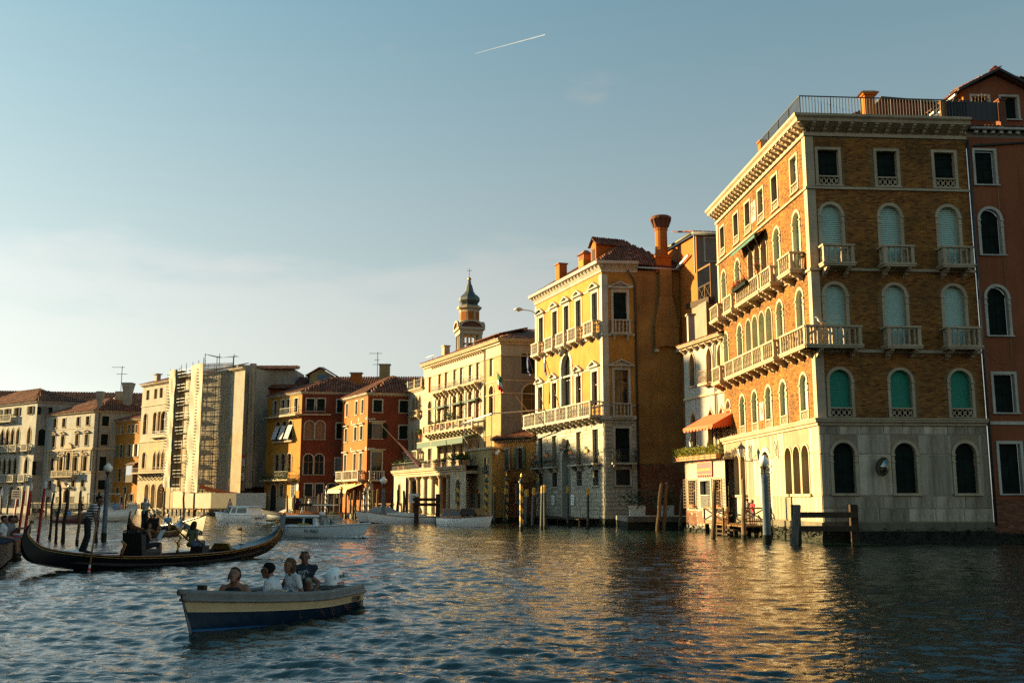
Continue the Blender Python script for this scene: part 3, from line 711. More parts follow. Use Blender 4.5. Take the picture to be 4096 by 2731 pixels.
# walls: brick bed with real bricks in front, stone slabs on the ground floor
for F, L_ in ((FR, 8.9), (FL, 17.6)):
    F.wall(0, L_, 6.3, 21.6, 'mortar'); F.wall(0, L_, .62, 6.3, 'stone_joint', 'backing_wall')
    skip = [(-1, .43, 0, 30)] + ([(17.17, 18, 0, 30)] if F is FL else [])
    zs = [(6.36, 9.72), (9.92, 14.03), (14.22, 18.5), (18.7, 21.4)]
    for z0, z1 in zs: brickwork(F, .43, L_ - (.42 if F is FL else 0), z0, z1, 'brick_ochre', skip=skip)
for z0, z1 in ((6.34, 9.7), (9.9, 14.02), (14.22, 18.46), (18.64, 21.4)):
    for q in range(3):
        za, zb = z0 + (z1 - z0) * q / 3, z0 + (z1 - z0) * (q + 1) / 3
        b = MB(); k = .05
        sweep(pal, [FR.T(.42, 0, 0)[:2], BC, FL.T(.42, 0, 0)[:2]], [(-.003, za + .004), (.045, za + .004), (.045, zb - .004), (-.003, zb - .004)], 'stone', 'corner_stone', side=-1)
FL.mb().box(17.2, 17.6, -.003, .045, 6.34, 21.4).build('corner_pilaster', 'stone', pal)
stones(FR, split_rects(FR, 0, 8.9, [1.08, 1.75, 2.38], .9, 1.5), k=.022); stones(FR, split_rects(FR, 0, 8.9, [2.38, 4.5, 5.5, 5.93], .9, 1.7), k=.022)
stones(FL, split_rects(FL, 0, 17.6, [1.08, 2.36, 4.6, 5.93], .9, 1.6, sur=.12), k=.02)
pl = [FR.T(8.9, 0, 0)[:2], BC, FL.T(17.6, 0, 0)[:2]]
for nm, z0, z1, o in (('plinth', .62, 1.06, .12), ('ground_cornice', 5.95, 6.32, .28), ('string_course', 9.72, 9.88, .12), ('string_course', 14.05, 14.2, .12), ('string_course', 18.48, 18.62, .13), ('frieze', 21.42, 21.62, .12)):
    sweep(pal, pl, corn(z0, z1, o) if 'cornice' in nm else [(-.002, z0), (o, z0), (o, z1 - .03), (o * .7, z1), (-.002, z1)], 'stone' if nm != 'plinth' else 'wet_stone', nm, side=-1)
sweep(pal, pl, [(-.05, -1.5), (.10, -1.5), (.16, .3), (.06, .62), (-.05, .62)], 'algae', 'wet_footing', side=-1)
sweep(pal, pl, [(-.3, 21.64), (.55, 22.05), (.62, 22.06), (.66, 22.2), (.8, 22.3), (.82, 22.42), (-.3, 22.42)], 'stone', 'cornice', side=-1)
for F, L_ in ((FR, 8.9), (FL, 17.6)):
    F.wall(0, L_, 21.6, 22.1, 'mortar', 'frieze_wall', o=.002)
    brackets(F, frange(.35, L_ - .3, 13 if F is FR else 27), 22.05, .17, .58, .42)
inst(BRK, 'bracket', (BC[0] - .02, BC[1] - .02, 21.63), pal, FR.rz + (FL.rz - FR.rz) / 2, (.18, .72, .42))
for a in fc: balcony(FR, a - .8, a + .84, 14.36, .78, .95, 5, 2)
for a in fc[1:]: balcony(FR, a - .86, a + .92, 10.05, .78, .98, 5, 2)
balcony(FR, -.72, 2.2, 10.05, .78, .98, 9, 0, piers=(.75,), sides=(0, 1), br=[.1, 1.9])
balcony(FL, -.72, 3.1, 10.05, .78, .98, 9, 2, sides=(0, 1), br=[.35, 1.6, 2.8])
for s0, s1, k in ((.95, 2.85, 6), (4.2, 6.1, 6), (6.4, 11.1, 13), (12.0, 13.9, 6), (15.2, 17.2, 6)): balcony(FL, s0, s1, 14.36, .78, .95, k, 2, br=frange(s0 + .25, s1 - .25, max(2, round((s1 - s0) / 1.4))))
for s0, s1, k, p in ((4.2, 6.2, 6, ()), (6.25, 14.0, 22, (8.1, 10.1, 12.1)), (15.2, 17.2, 6, ())): balcony(FL, s0, s1, 10.08, .78, .98, k, 2, piers=p, br=frange(s0 + .25, s1 - .25, max(2, round((s1 - s0) / 1.2))))
# carved reliefs and plaques
for a, z0, z1, w in ((9.05, 19.25, 20.55, .95), (8.95, 6.9, 8.0, .75), (6.55, 4.47, 5.6, .6), (11.55, 4.47, 5.57, .6)):
    b = FL.mb(); b.box(a - w / 2, a + w / 2, 0, .05, z0, z1); b.box(a - w / 2 + .06, a + w / 2 - .06, .05, .07, z0 + .06, z1 - .06)
    for q in range(14): x, zz = a + random.uniform(-.3, .3) * w, random.uniform(z0 + .15, z1 - .15); b.lathe([(.02, 0), (.07, .03), (.05, .12), (.01, .16)], (x, .07, zz), 6)
    b.build('stone_relief', 'stone_white' if z0 > 6 else 'stone_grey', pal)
# flat roof, terrace railing, roof hut
MB().poly([(*BC, 22.40), (*BR, 22.40), (*BB, 22.40), (*BL, 22.40)]).build('terrace_floor', 'stone_grey', pal)
MB().add([(*BR, -1), (*BB, -1), (*BL, -1), (*BR, 22.4), (*BB, 22.4), (*BL, 22.4)], [(0, 1, 4, 3), (1, 2, 5, 4)]).build('rear_wall', 'brick_red', pal)
MB().beam(FR.T(0, .35, 22.47), FR.T(9.2, .35, 22.47), .22, .12).build('kerb', 'brick_red', pal)
rl = thing('terrace_railing', FR.T(0, .3, 22.42), 'black iron railing round the roof terrace of the brick palace', 'railing')
BAR = shared('bar', lambda b: b.box(-.5, .5, -.5, .5, 0, 1), 'iron'); BARP = shared('bar_wood', lambda b: b.box(-.5, .5, -.5, .5, 0, 1), 'wood_dark')
for F, L_, n_ in ((FR, 9.1, 56), (FL, 6.3, 38)):
    o_ = .32; b = MB()
    b.beam(F.T(-.3 if F is FL else -.32, o_, 23.55), F.T(L_, o_, 23.55), .05, .05); b.beam(F.T(-.32, o_, 22.52), F.T(L_, o_, 22.52), .04, .04); b.build('handrail', 'iron', rl)
    for i in range(n_): t = i / n_; inst(BAR, 'bar', F.T(-.32 + (L_ + .32) * t, o_, 22.42), rl, F.rz, (.03, .03, 1.12) if i % 10 else (.06, .06, 1.15))
MB(FL.T).box(6.4, 6.9, -.3, .3, 22.43, 23.5).box(6.33, 6.97, -.37, .37, 23.5, 23.6).build('chimney', 'plaster_orange', pal)
hut = thing('roof_hut', (22.5, 58, 22.4), 'dark red plastered roof hut with sloping sides behind the terrace railing', 'roof hut')
MB().prism([(19.2, 57.6, 22.41), (26.4, 57.6, 22.41), (26.1, 57.6, 25.9), (22.7, 57.6, 26.25), (19.9, 57.6, 25.0)], (0, 5.5, 0)).build('wall', 'plaster_redbrown', hut)
MB().prism([(22.4, 57.4, 26.26), (26.3, 57.4, 25.92), (26.3, 57.4, 26.04), (22.4, 57.4, 26.38)], (0, 5.8, 0)).build('roof', 'pipe_metal', hut)
ch = thing('chimney_stack', (21.3, 56.6, 22.4), 'small square orange chimney with a flat stone cap behind the terrace railing', 'chimney')
MB().box(21.0, 21.6, 56.3, 56.9, 22.42, 26.0).frustum(20.92, 21.68, 56.22, 56.98, 26.0, 26.12, -.06).build('shaft', 'plaster_orange', ch)
MB().frustum(20.75, 21.85, 56.1, 57.1, 26.121, 26.28, .22).build('cap', 'stone', ch)
b = FR.mb()
b.tube([(8.97, .12, 21.4), (8.97, .12, .9)], .07, 8); b.build('drain_pipe', 'pipe_metal', pal, smooth=True)
# fittings on the palace
mir = thing('traffic_mirror', FR.T(3.0, .5, 3.85), 'oval convex traffic mirror fixed to the pale stone ground floor', 'mirror')
me = MB(); me.lathe([(.0, .05), (.30, .03), (.40, -.01), (.43, -.03), (.43, -.08), (.36, -.10), (0, -.10)], n=24); mo = inst(me.mesh('rim', 'bronze', True), 'rim', FR.T(3.0, .45, 3.85), mir); mo.rotation_euler = (R(80), 0, R(-62)); mo.scale = (1, 1.15, 1)
me = MB(); me.lathe([(.39, 0), (.34, .05), (.22, .09), (0, .11)], n=24, caps=False); mo = inst(me.mesh('mirror_face', 'mirror_glass', True), 'mirror_face', FR.T(3.0, .45, 3.85), mir); mo.rotation_euler = (R(80), 0, R(-62)); mo.scale = (1, 1.15, 1)
MB(FR.T).beam((3.0, 0, 3.8), (3.0, .42, 3.85), .05, .05).build('bracket', 'iron', mir)
ln = thing('wall_lantern', FL.T(10.4, .9, 4.55), 'black iron lantern on a bracket beside the arched palace doorway', 'lantern')
b = FL.mb(); b.lathe([(.10, 0), (.13, .04), (.24, .50), (.26, .52)], (10.4, .95, 4.75), 6); b.build('glass', 'opal_glass', ln)
b = FL.mb(); b.lathe([(.29, 0), (.27, .05), (.10, .24), (.05, .27), (.05, .33), (.02, .42), (0, .46)], (10.4, .95, 5.27), 6); b.lathe([(.0, -.25), (.05, -.18), (.03, -.1), (.12, 0), (.10, .02)], (10.4, .95, 4.75), 6)
for q in range(6): t = q * math.pi / 3; b.beam((10.4 + .12 * math.cos(t), .95 + .12 * math.sin(t), 4.78), (10.4 + .25 * math.cos(t), .95 + .25 * math.sin(t), 5.28), .02, .02)
b.build('cage', 'iron', ln); b = FL.mb(); b.tube([(10.4, 0, 4.6), (10.4, .5, 4.5), (10.4, .95, 4.62)], .025, 6).tube([(10.4, 0, 4.95), (10.4, .35, 4.55)], .018, 6); b.build('bracket', 'iron', ln)
aw = thing('green_awning', FL.T(9.2, 0, 18.0), 'small dark green awning over the triple arched window of the brick palace', 'awning')
b = FL.mb(); b.add([(6.9, .02, 18.25), (11.9, .02, 18.25), (11.9, .75, 17.85), (6.9, .75, 17.85), (11.9, .75, 17.68), (6.9, .75, 17.68)], [(0, 1, 2, 3), (3, 2, 4, 5)]); b.build('canopy', 'awning_green', aw)
b = FL.mb()
for a in (7.1, 8.7, 10.3, 11.7): b.beam((a, .74, 17.84), (a, .05, 16.4), .025, .025)
b.build('arms', 'iron', aw)
fb = thing('flower_box', FL.T(9.6, .86, 15.0), 'long dark flower box of red geraniums on the upper balcony of the brick palace', 'flower box')
FL.mb().box(8.2, 11.0, .80, 1.02, 15.12, 15.34).build('box', 'shutter_green', fb)
b = MB(); leaves(b, [FL.T(random.uniform(8.2, 11.0), random.uniform(.78, 1.08), random.uniform(15.3, 15.55)) for _ in range(420)], .06); b.build('foliage', 'leaf_dark', fb, kind='stuff')
b = MB(); leaves(b, [FL.T(random.choice((8.6, 9.9, 10.6)) + random.uniform(-.35, .35), random.uniform(.8, 1.12), random.uniform(15.3, 15.75)) for _ in range(220)], .06); b.build('flowers', 'flower_red', fb, kind='stuff')
fp = thing('flower_pot', FL.T(7.0, .6, 15.3), 'potted red flowering plant on the upper balcony by the triple window', 'plant')
MB(FL.T).lathe([(.10, 0), (.14, .25), (.15, .26)], (6.75, .68, 15.32), 8).build('pot', 'terracotta', fp)
b = MB(); leaves(b, [FL.T(6.75 + random.gauss(0, .17), .68 + random.gauss(0, .15), 15.75 + random.gauss(0, .2)) for _ in range(150)], .07); b.build('foliage', 'leaf_dark', fp, kind='stuff')
b = MB(); leaves(b, [FL.T(6.75 + random.gauss(0, .18), .68 + random.gauss(0, .16), 15.85 + random.gauss(0, .2)) for _ in range(60)], .06); b.build('flowers', 'flower_red', fp, kind='stuff')
# a gull on the corner balcony
gl = MB(); gp = FR.T(.1, .70, 11.03)
def ell(mb, c, r, rot=None, n=8, m=0):
    rot = rot or Matrix.Identity(3); vs = []; k = 6
    for i in range(k + 1):
        ph = math.pi * i / k
        for j in range(n): vs.append(tuple(Vector(c) + rot @ Vector((r[0] * math.sin(ph) * math.cos(2 * math.pi * j / n), r[1] * math.sin(ph) * math.sin(2 * math.pi * j / n), r[2] * math.cos(ph)))))
    mb.add(vs, [(i * n + j, i * n + (j + 1) % n, (i + 1) * n + (j + 1) % n, (i + 1) * n + j) for i in range(k) for j in range(n)], m)
gx, gy, gz = gp
gl.tube([(gx + .28, gy, gz + .14), (gx + .12, gy, gz + .17), (gx - .02, gy, gz + .21), (gx - .11, gy, gz + .27), (gx - .15, gy, gz + .36), (gx - .17, gy, gz + .40), (gx - .21, gy, gz + .41), (gx - .29, gy, gz + .39)], [.012, .06, .085, .075, .045, .05, .042, .008], 8)
g = gl.build('seagull', 'paint_offwhite', smooth=True); tag(g, 'grey and white gull standing on the corner balcony rail of the brick palace', 'bird')
wg = MB(); wg.tube([(gx + .42, gy, gz + .12), (gx + .2, gy - .05, gz + .18), (gx, gy - .07, gz + .23)], [.006, .05, .03], 6); wg.build('wing', 'canvas_grey', g, smooth=True)
wg = MB(); wg.tube([(gx, gy, gz), (gx, gy, gz + .16)], .012, 5).tube([(gx + .06, gy, gz), (gx + .06, gy, gz + .16)], .012, 5); wg.build('legs', 'terracotta', g)

# ---------------------------------------------------------------- red brown house beside it
RH0 = (24.62, 51.62); RH1 = (31.6, 52.1)
rh = thing('russet_house', (28, 52, 0), 'russet plastered house with dark shutters and white window frames beside the brick palace', 'house')
FA = Fac(rh, RH0, RH1)
for a in (.95, 4.2):
    FA.win(a, 18.95, 1.1, 1.9, 'rect', 'shut', sur=.13, smat='stone_white'); FA.win(a + .05, 15.08, 1.12, 2.5, 'round', 'shut', sur=.15, imp=True, smat='stone_white')
    FA.win(a + .1, 10.72, 1.14, 2.6, 'round', 'shut', sur=.15, imp=True, smat='stone_white'); FA.win(a + .12, 6.66, 1.12, 2.0, 'rect', 'shut', sur=.14, smat='stone_white'); FA.win(a + .14, 2.5, 1.14, 2.55, 'rect', 'shut', sur=.14, smat='stone_white')
FA.wall(0, 7, 2.2, 21.6, 'plaster_russet'); FA.wall(0, 7, .5, 2.2, 'brick_red', 'brick_base', o=-.02)
brickwork(FA, .05, 7, .55, 3.0, 'brick_red', o=-.02, shape=lambda x, z: z < 1.9 + .5 * math.sin(x * 2.1) + .3 * math.sin(x * 5 + 1))
brickwork(FA, .05, .55, 3.6, 5.6, 'brick_red', o=-.02, shape=lambda x, z: abs(x - .28) < .25 + .1 * math.sin(z * 6))
FA.string(0, 7, 6.03, 6.2, .08, 'stone_white'); FA.wall(0, 7, 21.6, 22.0, 'plaster_grey', 'frieze', o=.01); FA.mb().box(0, 7, -.3, .25, 22.0, 22.06).build('eave', 'soffit', rh)
b = FA.mb(); b.tube([(.1, .32, 22.02), (7, .32, 22.02)], .09, 8); b.build('gutter', 'gutter_zinc', rh, smooth=True)
for a in frange(.5, 6.6, 14): FA.mb().box(a - .09, a + .09, .01, .24, 21.78, 21.95).build('eave_block', 'stone_white', rh)
FA.mb().box(0, 7, -.02, .14, -1.5, .5).build('wet_footing', 'algae', rh)
roof_plane(rh, [FA.T(0, .35, 22.08), FA.T(7, .35, 22.08), FA.T(7, -1.6, 22.7), FA.T(0, -1.6, 22.7)])
b = FA.mb(); b.tube([(.35, .09, 21.1), (3.2, .09, 21.35), (7, .09, 21.55)], .06, 6); b.build('drain_pipe', 'pipe_metal', rh)
b = FA.mb(); b.tube([(1.6, .03, 21.9), (1.55, .03, 17), (1.62, .03, 12.0), (1.6, .03, 9.6), (1.3, .03, 9.2), (.8, .03, 9.3), (.2, .03, 9.9)], .012, 5); b.build('cable', 'plaster_buff', rh)
for a in (1.1, 1.42):
    b = FA.mb(); b.lathe([(.075, 0), (.11, 0), (.11, .05), (.075, .05), (.075, 0)], n=12, caps=False); o = inst(b.mesh('vent', 'shutter_olive', True), 'vent', (0, 0, 0), rh)
    o.location = Vector(FA.T(a, .02, 10.25)) - ORG[rh]; o.rotation_euler = (R(90), 0, 0)
# its gabled dormer with orange side wall
dm = thing('gabled_dormer', (27.3, 53.2, 22.5), 'brown plastered dormer with two dark windows and a steep dark gable above the russet house', 'dormer')
FD = Fac(dm, (25.35, 53.1), (29.2, 53.3))
for a in (.95, 2.62): FD.win(a, 23.25, .95, 1.32, 'rect', 'shut', sur=.12, smat='stone_white')
FD.wall(0, 3.85, 22.4, 24.9, 'plaster_russet'); FD.mb().poly([(0, 0, 24.9), (3.85, 0, 24.9), (1.93, 0, 25.85)]).build('gable_wall', 'plaster_russet', dm)
MB().add([(25.35, 53.1, 22.4), (25.15, 58.5, 22.4), (25.15, 58.5, 25.0), (25.35, 53.1, 24.92)], [(0, 1, 2, 3)]).build('side_wall', 'plaster_orange', dm)
for sg in (-1, 1):
    A = FD.T(1.93 + sg * 2.35, .45, 24.78); Bp = FD.T(1.93, .45, 26.05); C = FD.T(1.93, -5.5, 26.2); D = FD.T(1.93 + sg * 2.35, -5.5, 24.95)
    roof_plane(dm, [A, D, C, Bp]); FD.mb().prism([(1.93 + sg * 2.4, .3, 24.72), (1.93, .3, 25.98), (1.93, .3, 26.12), (1.93 + sg * 2.4, .3, 24.86)], (0, .18, 0)).build('barge_board', 'paint_black_matte', dm)
MB().beam((25.0, 53.2, 24.7), (24.8, 58, 24.75), .12, .12).build('gutter', 'gutter_zinc', dm)
ac = thing('roof_awning_roll', (24.9, 53.5, 24.3), 'rolled white awning along the orange side of the roof dormer', 'awning'); MB().tube([(24.95, 53.4, 24.35), (24.7, 58.2, 24.35)], .12, 10).build('roll', 'paint_white', ac, smooth=True); MB().box(24.95, 25.2, 53.4, 53.5, 24.25, 24.6).build('bracket', 'iron', ac)
hb = thing('rear_attic', (30.5, 58, 24), 'orange plastered attic with tiled roof rising behind the gabled dormer', 'attic')
MB().box(28.1, 34, 56.5, 60, 24, 27.0).build('wall', 'plaster_amber', hb); roof_plane(hb, [(27.8, 56.2, 27.0), (34, 56.2, 27.0), (34, 60, 27.7), (27.8, 60, 27.7)])
sw = thing('terrace_screen', FR.T(8.9, .3, 22.42), 'solid black screen with boards at the end of the roof terrace', 'screen')
for i in range(9): FA.mb().box(-1.1 + i * .32, -1.1 + i * .32 + .31, .25, .29, 22.45, 23.52).build('board', 'paint_black_matte', sw)
MB(FA.T).box(-1.45, -1.12, .24, .30, 22.45, 23.6).build('edge_board', 'wood_warm', sw); MB(FA.T).box(1.80, 2.15, -.05, .4, 22.1, 23.6).box(1.74, 2.2, -.1, .46, 23.6, 23.68).build('pier', 'brick_red', sw)
tr_ = thing('wire_trellis', (25.6, 52.5, 23.4), 'leaning rusty wire trellis panel on the roof terrace', 'trellis'); b = MB()
for i in range(6): b.beam((25.5 + i * .19, 52.5, 23.6 + i * .11), (25.55 + i * .19, 52.5, 24.2 + i * .13), .02, .02)
for i in range(4): b.beam((25.5, 52.5, 23.62 + i * .19), (26.47, 52.5, 24.2 + i * .2), .02, .02)
b.build('mesh', 'iron_rust', tr_, kind='stuff')
# ---------------------------------------------------------------- yellow palace
YC = (7.75, 84.0); YDv = Vector((-.36, 1)).normalized(); YD = (YDv.x, YDv.y)
def along(P, d, L): return (P[0] + d[0] * L, P[1] + d[1] * L)
YL = along(YC, YD, 15.9); YRd = Vector((10, 1)).normalized(); YR = along(YC, YRd, 7.4); YB = (YR[0] + YD[0] * 15.9, YR[1] + YD[1] * 15.9)
ye = thing('yellow_palace', (*YC, 0), 'yellow palace with pedimented windows, white balustrade and rusticated stone ground floor', 'palace')
FY = Fac(ye, YC, YL); FS = Fac(ye, YC, YR)
up = (1.5, 5.05, 7.85, 10.7, 14.3); lo = (1.7, 5.2, 10.95, 14.6)
for a in up: FY.win(a, 17.55, 1.2, 2.5, 'rect', 'shut', sur=.2, hood='ped', smat='stone_white', sill=0)
for a in lo:
    FY.win(a, 10.2, 1.22, 2.95, 'rect', 'glass', sur=.22, hood='ped', smat='stone_white', sill=0); FY.win(a, 5.28, 1.2, 2.88, 'rect', 'shut', fm='shutter_olive' if a > 5 and a < 11 else None, sur=.16, smat='stone_white', sill=0)
    FY.win(a, 3.38, 1.22, 1.32, 'rect', 'grille', sur=.14, smat='stone_white', sill=.1)
FY.win(8.05, 9.3, 2.3, 6.2, 'round', 'glass', fm='shutter_sage', sur=.34, smat='stone_white', sill=0, imp=True, dep=.4, name='tall_window')
FY.win(8.1, .7, 2.1, 6.1, 'round', 'shut', fm='shutter_sage', sur=.36, smat='stone_white', sill=0, imp=True, dep=.5, name='doorway')
FS.win(1.56, 17.4, 1.18, 2.45, 'rect', 'shut', sur=.2, hood='ped', smat='stone_white', sill=0); FS.win(1.56, 10.2, 1.2, 2.88, 'rect', 'glass', sur=.2, hood='ped', smat='stone_white', sill=0)
FS.win(1.57, 5.28, 1.22, 2.85, 'rect', 'shut', sur=.2, smat='stone_white', sill=0); FS.win(1.56, 3.38, 1.2, 1.32, 'rect', 'grille', sur=.16, smat='stone_white', sill=.1)
for F, L_ in ((FY, 15.9), (FS, 2.78)):
    F.wall(0, L_, 8.9, 21.6, 'plaster_yellow'); F.wall(0, L_, .6, 8.9, 'stone_grey')
    lv = [.62 + .345 * i for i in range(24)] + [8.9]
    rs = split_rects(F, .02, L_, lv, .75 if F is FY else .6, 1.05 if F is FY else .9, sur=.18)
    rs.sort(key=lambda q: -((q[1] - q[0]) * (q[3] - q[2])))
    stones(F, rs[:230 if F is FY else 70], 'stone_block', 'stone_block', .045, .03)
    if rs[230 if F is FY else 70:]:
        b = F.mb()
        for a, c, z0, z1 in rs[230 if F is FY else 70:]: b.frustum(a + .015, c - .015, -.003, .045, z0 + .015, z1 - .015, 0)
        b.build('stone_blocks', 'stone_block', ye, kind='stuff')
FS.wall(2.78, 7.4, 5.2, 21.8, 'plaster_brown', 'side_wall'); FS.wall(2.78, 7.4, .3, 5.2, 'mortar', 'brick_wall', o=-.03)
brickwork(FS, 2.8, 7.4, .35, 6.6, 'brick_red', o=-.03, shape=lambda x, z: z < 5.3 + .35 * math.sin(x * 1.7) + .25 * math.sin(x * 4.3 + 1) - (x - 4) * .12)
for z0, z1 in ((9.2, 13.2), (13.2, 16.9), (16.9, 21.4)): sweep(ye, [FS.T(.5, 0, 0)[:2], YC, FY.T(.5, 0, 0)[:2]], [(-.002, z0 + .01), (.05, z0 + .01), (.05, z1 - .01), (-.002, z1 - .01)], 'stone_white', 'corner_pilaster', side=-1)
FY.mb().box(15.45, 15.9, -.002, .05, 9.2, 21.4).build('corner_pilaster', 'stone_white', ye)
pl = [FS.T(2.78, 0, 0)[:2], YC, YL]
for z0, z1, o in ((8.86, 9.18, .22), (16.02, 16.2, .12), (10.0, 10.12, .07), (13.35, 13.5, .06), (20.35, 20.47, .06)): sweep(ye, pl, [(-.002, z0), (o, z0), (o, z1), (-.002, z1)], 'stone_white', 'string_course', side=-1)
sweep(ye, [FS.T(3.1, 0, 0)[:2], YC, YL], [(-.2, 21.55), (.1, 21.6), (.12, 21.75), (.5, 22.15), (.75, 22.2), (.8, 22.45), (-.2, 22.45)], 'stone_white', 'cornice', side=-1)
sweep(ye, [YR, YC, YL], [(-.1, -1.5), (.15, -1.5), (.15, .3), (.05, .6), (-.1, .6)], 'algae', 'wet_footing', side=-1)
brackets(FY, frange(.3, 15.7, 22), 22.14, .24, .55, .34, BRKW); brackets(FS, frange(.3, 2.7, 5), 22.14, .24, .55, .34, BRKW)
for a in (1.5, 5.05, 7.85, 10.7, 14.3): balcony(FY, a - 1.0, a + 1.0, 16.35, .72, 1.1, 5, 2, 'stone_white', BAL2)
balcony(FS, .75, 2.4, 16.3, .35, 1.1, 4, 0, 'stone_white', BAL2); balcony(FS, .75, 2.4, 9.2, .32, 1.05, 4, 0, 'stone_white', BAL2, br=[])
balcony(FY, .2, 16.4, 9.25, 1.15, 1.2, 42, 2, 'stone_white', BAL2, piers=(2.7, 5.4, 8.0, 10.6, 13.2), br=frange(.7, 15.9, 12), brh=.55)
for a in lo: 
    o = FY.mb().box(a - 1.05, a + 1.05, -.003, .75, 5.1, 5.24).build('iron_balcony', 'stone_white', ye); iron_rail(FY, a - 1, a + 1, 5.24, .7, 1.1, parent=o); brackets(FY, [a - .7, a + .7], 5.09, .2, .6, .5, BRKW, o)
o = FS.mb().box(.55, 2.62, -.003, .7, 5.1, 5.24).build('iron_balcony', 'stone_white', ye); iron_rail(FS, .6, 2.6, 5.24, .65, 1.1, parent=o); brackets(FS, [.8, 2.35], 5.09, .2, .55, .5, BRKW, o)
for z0, nm in ((7.05, 'carved_keystone'), (15.75, 'carved_keystone')):
    b = MB(FY.T); ell(b, (8.08, .35, z0 + .2), (.42, .36, .5), n=10); ell(b, (8.08, .6, z0 + .1), (.14, .2, .2)); ell(b, (8.3, .5, z0 + .32), (.16, .16, .12)); ell(b, (7.86, .5, z0 + .32), (.16, .16, .12)); ell(b, (8.08, .5, z0 - .25), (.28, .25, .25)); b.build(nm, 'stone_grey', ye, smooth=True)
for i, a in enumerate((1.7, 5.2, 10.95, 14.6)):
    fb = thing('flower_box', FY.T(a, .7, 6.2), 'terracotta flower box hanging on a black iron balcony rail of the yellow palace', 'flower box', 'flower boxes on the iron balconies')
    FY.mb().box(a - .1, a + .55, .62, .86, 6.15, 6.42).build('box', 'terracotta', fb); b = MB(); leaves(b, [FY.T(a + random.uniform(-.1, .55), random.uniform(.6, .9), random.uniform(6.4, 6.7)) for _ in range(50)], .07); b.build('foliage', 'leaf', fb, kind='stuff')
# side wall chimney breast, stack with its flared Venetian pot
ck = thing('chimney_breast', FS.T(5.5, .3, 14.6), 'tapering brown plastered chimney breast with white corbels on the yellow palace side wall', 'chimney')
b = FS.mb(); b.prism([(4.5, -.01, 14.9), (4.5, -.01, 16.9), (5.0, -.01, 19.6), (5.0, -.01, 21.9), (6.05, -.01, 21.9), (6.05, -.01, 19.6), (6.55, -.01, 16.9), (6.55, -.01, 14.9), (6.1, -.01, 15.1), (5.5, -.01, 15.16), (4.95, -.01, 15.1)], (0, .45, 0)); b.build('breast', 'plaster_brown', ck)
for z in (16.9, 19.62): FS.mb().box(4.42 if z < 18 else 4.95, 6.63 if z < 18 else 6.1, 0, .5, z - .05, z + .05).build('moulding', 'plaster_brown', ck)
for a in (4.62, 6.42): FS.mb().box(a - .16, a + .16, -.01, .5, 14.62, 14.89).build('corbel', 'stone_white', ck)
cs = thing('flared_chimney', FS.T(5.45, -.4, 22), 'tall round orange brick chimney with a flared crown on the yellow palace roof', 'chimney')
FS.mb().box(4.75, 6.08, -1.1, .25, 21.6, 22.95).box(4.66, 6.16, -1.2, .34, 22.95, 23.15).build('base', 'plaster_orange', cs)
b = MB(FS.T); b.lathe([(.57, 0), (.53, 1.0), (.53, 2.35), (.60, 2.38), (.60, 2.5), (.52, 2.55)], (5.42, -.42, 23.15), 16); b.build('shaft', 'plaster_orange', cs, smooth=False)
b = MB(FS.T); b.lathe([(.52, 0), (.64, .12), (.66, .22), (.78, .75), (.92, .8), (.94, 1.0), (.80, 1.1), (.5, 1.1)], (5.42, -.42, 25.68), 16); b.build('crown', 'brick_red', cs)
for k in range(12):
    t = k * math.pi / 6; b = MB(FS.T); b.beam((5.42 + .62 * math.cos(t), -.42 + .62 * math.sin(t), 25.85), (5.42 + .86 * math.cos(t), -.42 + .86 * math.sin(t), 26.5), .14, .14); b.build('rib', 'brick_red', cs)
# roof
zr = 25.2; mid1 = FY.T(3.4, -4.6, zr); mid2 = FY.T(12.5, -4.6, zr)
E0, E1 = FY.T(-.2, .6, 22.46), FY.T(15.9, .6, 22.46); G0 = FS.T(7.4, .3, 22.0); G1 = (YB[0], YB[1], 22.0)
mid1 = ((YC[0] + YR[0]) / 2 + YD[0] * 3.6, (YC[1] + YR[1]) / 2 + YD[1] * 3.6, zr); mid2 = ((YL[0] + YB[0]) / 2 - YD[0] * 3.6, (YL[1] + YB[1]) / 2 - YD[1] * 3.6, zr)
roof_plane(ye, [E0, E1, mid2, mid1]); roof_plane(ye, [E0, G0, mid1]); roof_plane(ye, [G0, G1, mid2, mid1], .4, .6)
b = FS.mb(); b.tube([(3.0, .35, 22.0), (7.4, .35, 21.85)], .10, 8); b.build('gutter', 'gutter_zinc', ye, smooth=True)
b = FS.mb(); b.tube([(2.2, .3, 21.7), (2.6, .2, 21.2), (2.88, .1, 20.6), (2.9, .1, 1)], .08, 8); b.build('drain_pipe', 'pipe_metal', ye, smooth=True)
MB().add([(*YR, -1), (*YB, -1), (*YL, -1), (*YR, 22), (*YB, 22), (*YL, 22)], [(0, 1, 4, 3), (1, 2, 5, 4)]).build('rear_wall', 'plaster_brown', ye)
for a, o_, w, z1, lab in ((10.5, -.6, .5, 24.6, 'plain square orange chimney at the far end of the yellow palace roof'),):
    c = thing('roof_chimney', FY.T(a, o_, 22.5), lab, 'chimney'); FY.mb().box(a - w, a + w, o_ - .4, o_ + .4, 22.4, z1).build('shaft', 'plaster_orange', c); FY.mb().box(a - w - .1, a + w + .1, o_ - .5, o_ + .5, z1 + .001, z1 + .1).build('cap', 'tile', c)
c = thing('arcaded_chimney', FY.T(4.6, -.5, 22.5), 'small brick chimney with an arcaded lantern top on the yellow palace roof', 'chimney')
FY.mb().box(4.1, 5.2, -.9, -.1, 22.4, 23.7).build('shaft', 'plaster_amber', c)
for k in range(5): FY.mb().box(4.12 + k * .25, 4.2 + k * .25, -.88, -.12, 23.7, 24.2).build('post', 'terracotta', c)
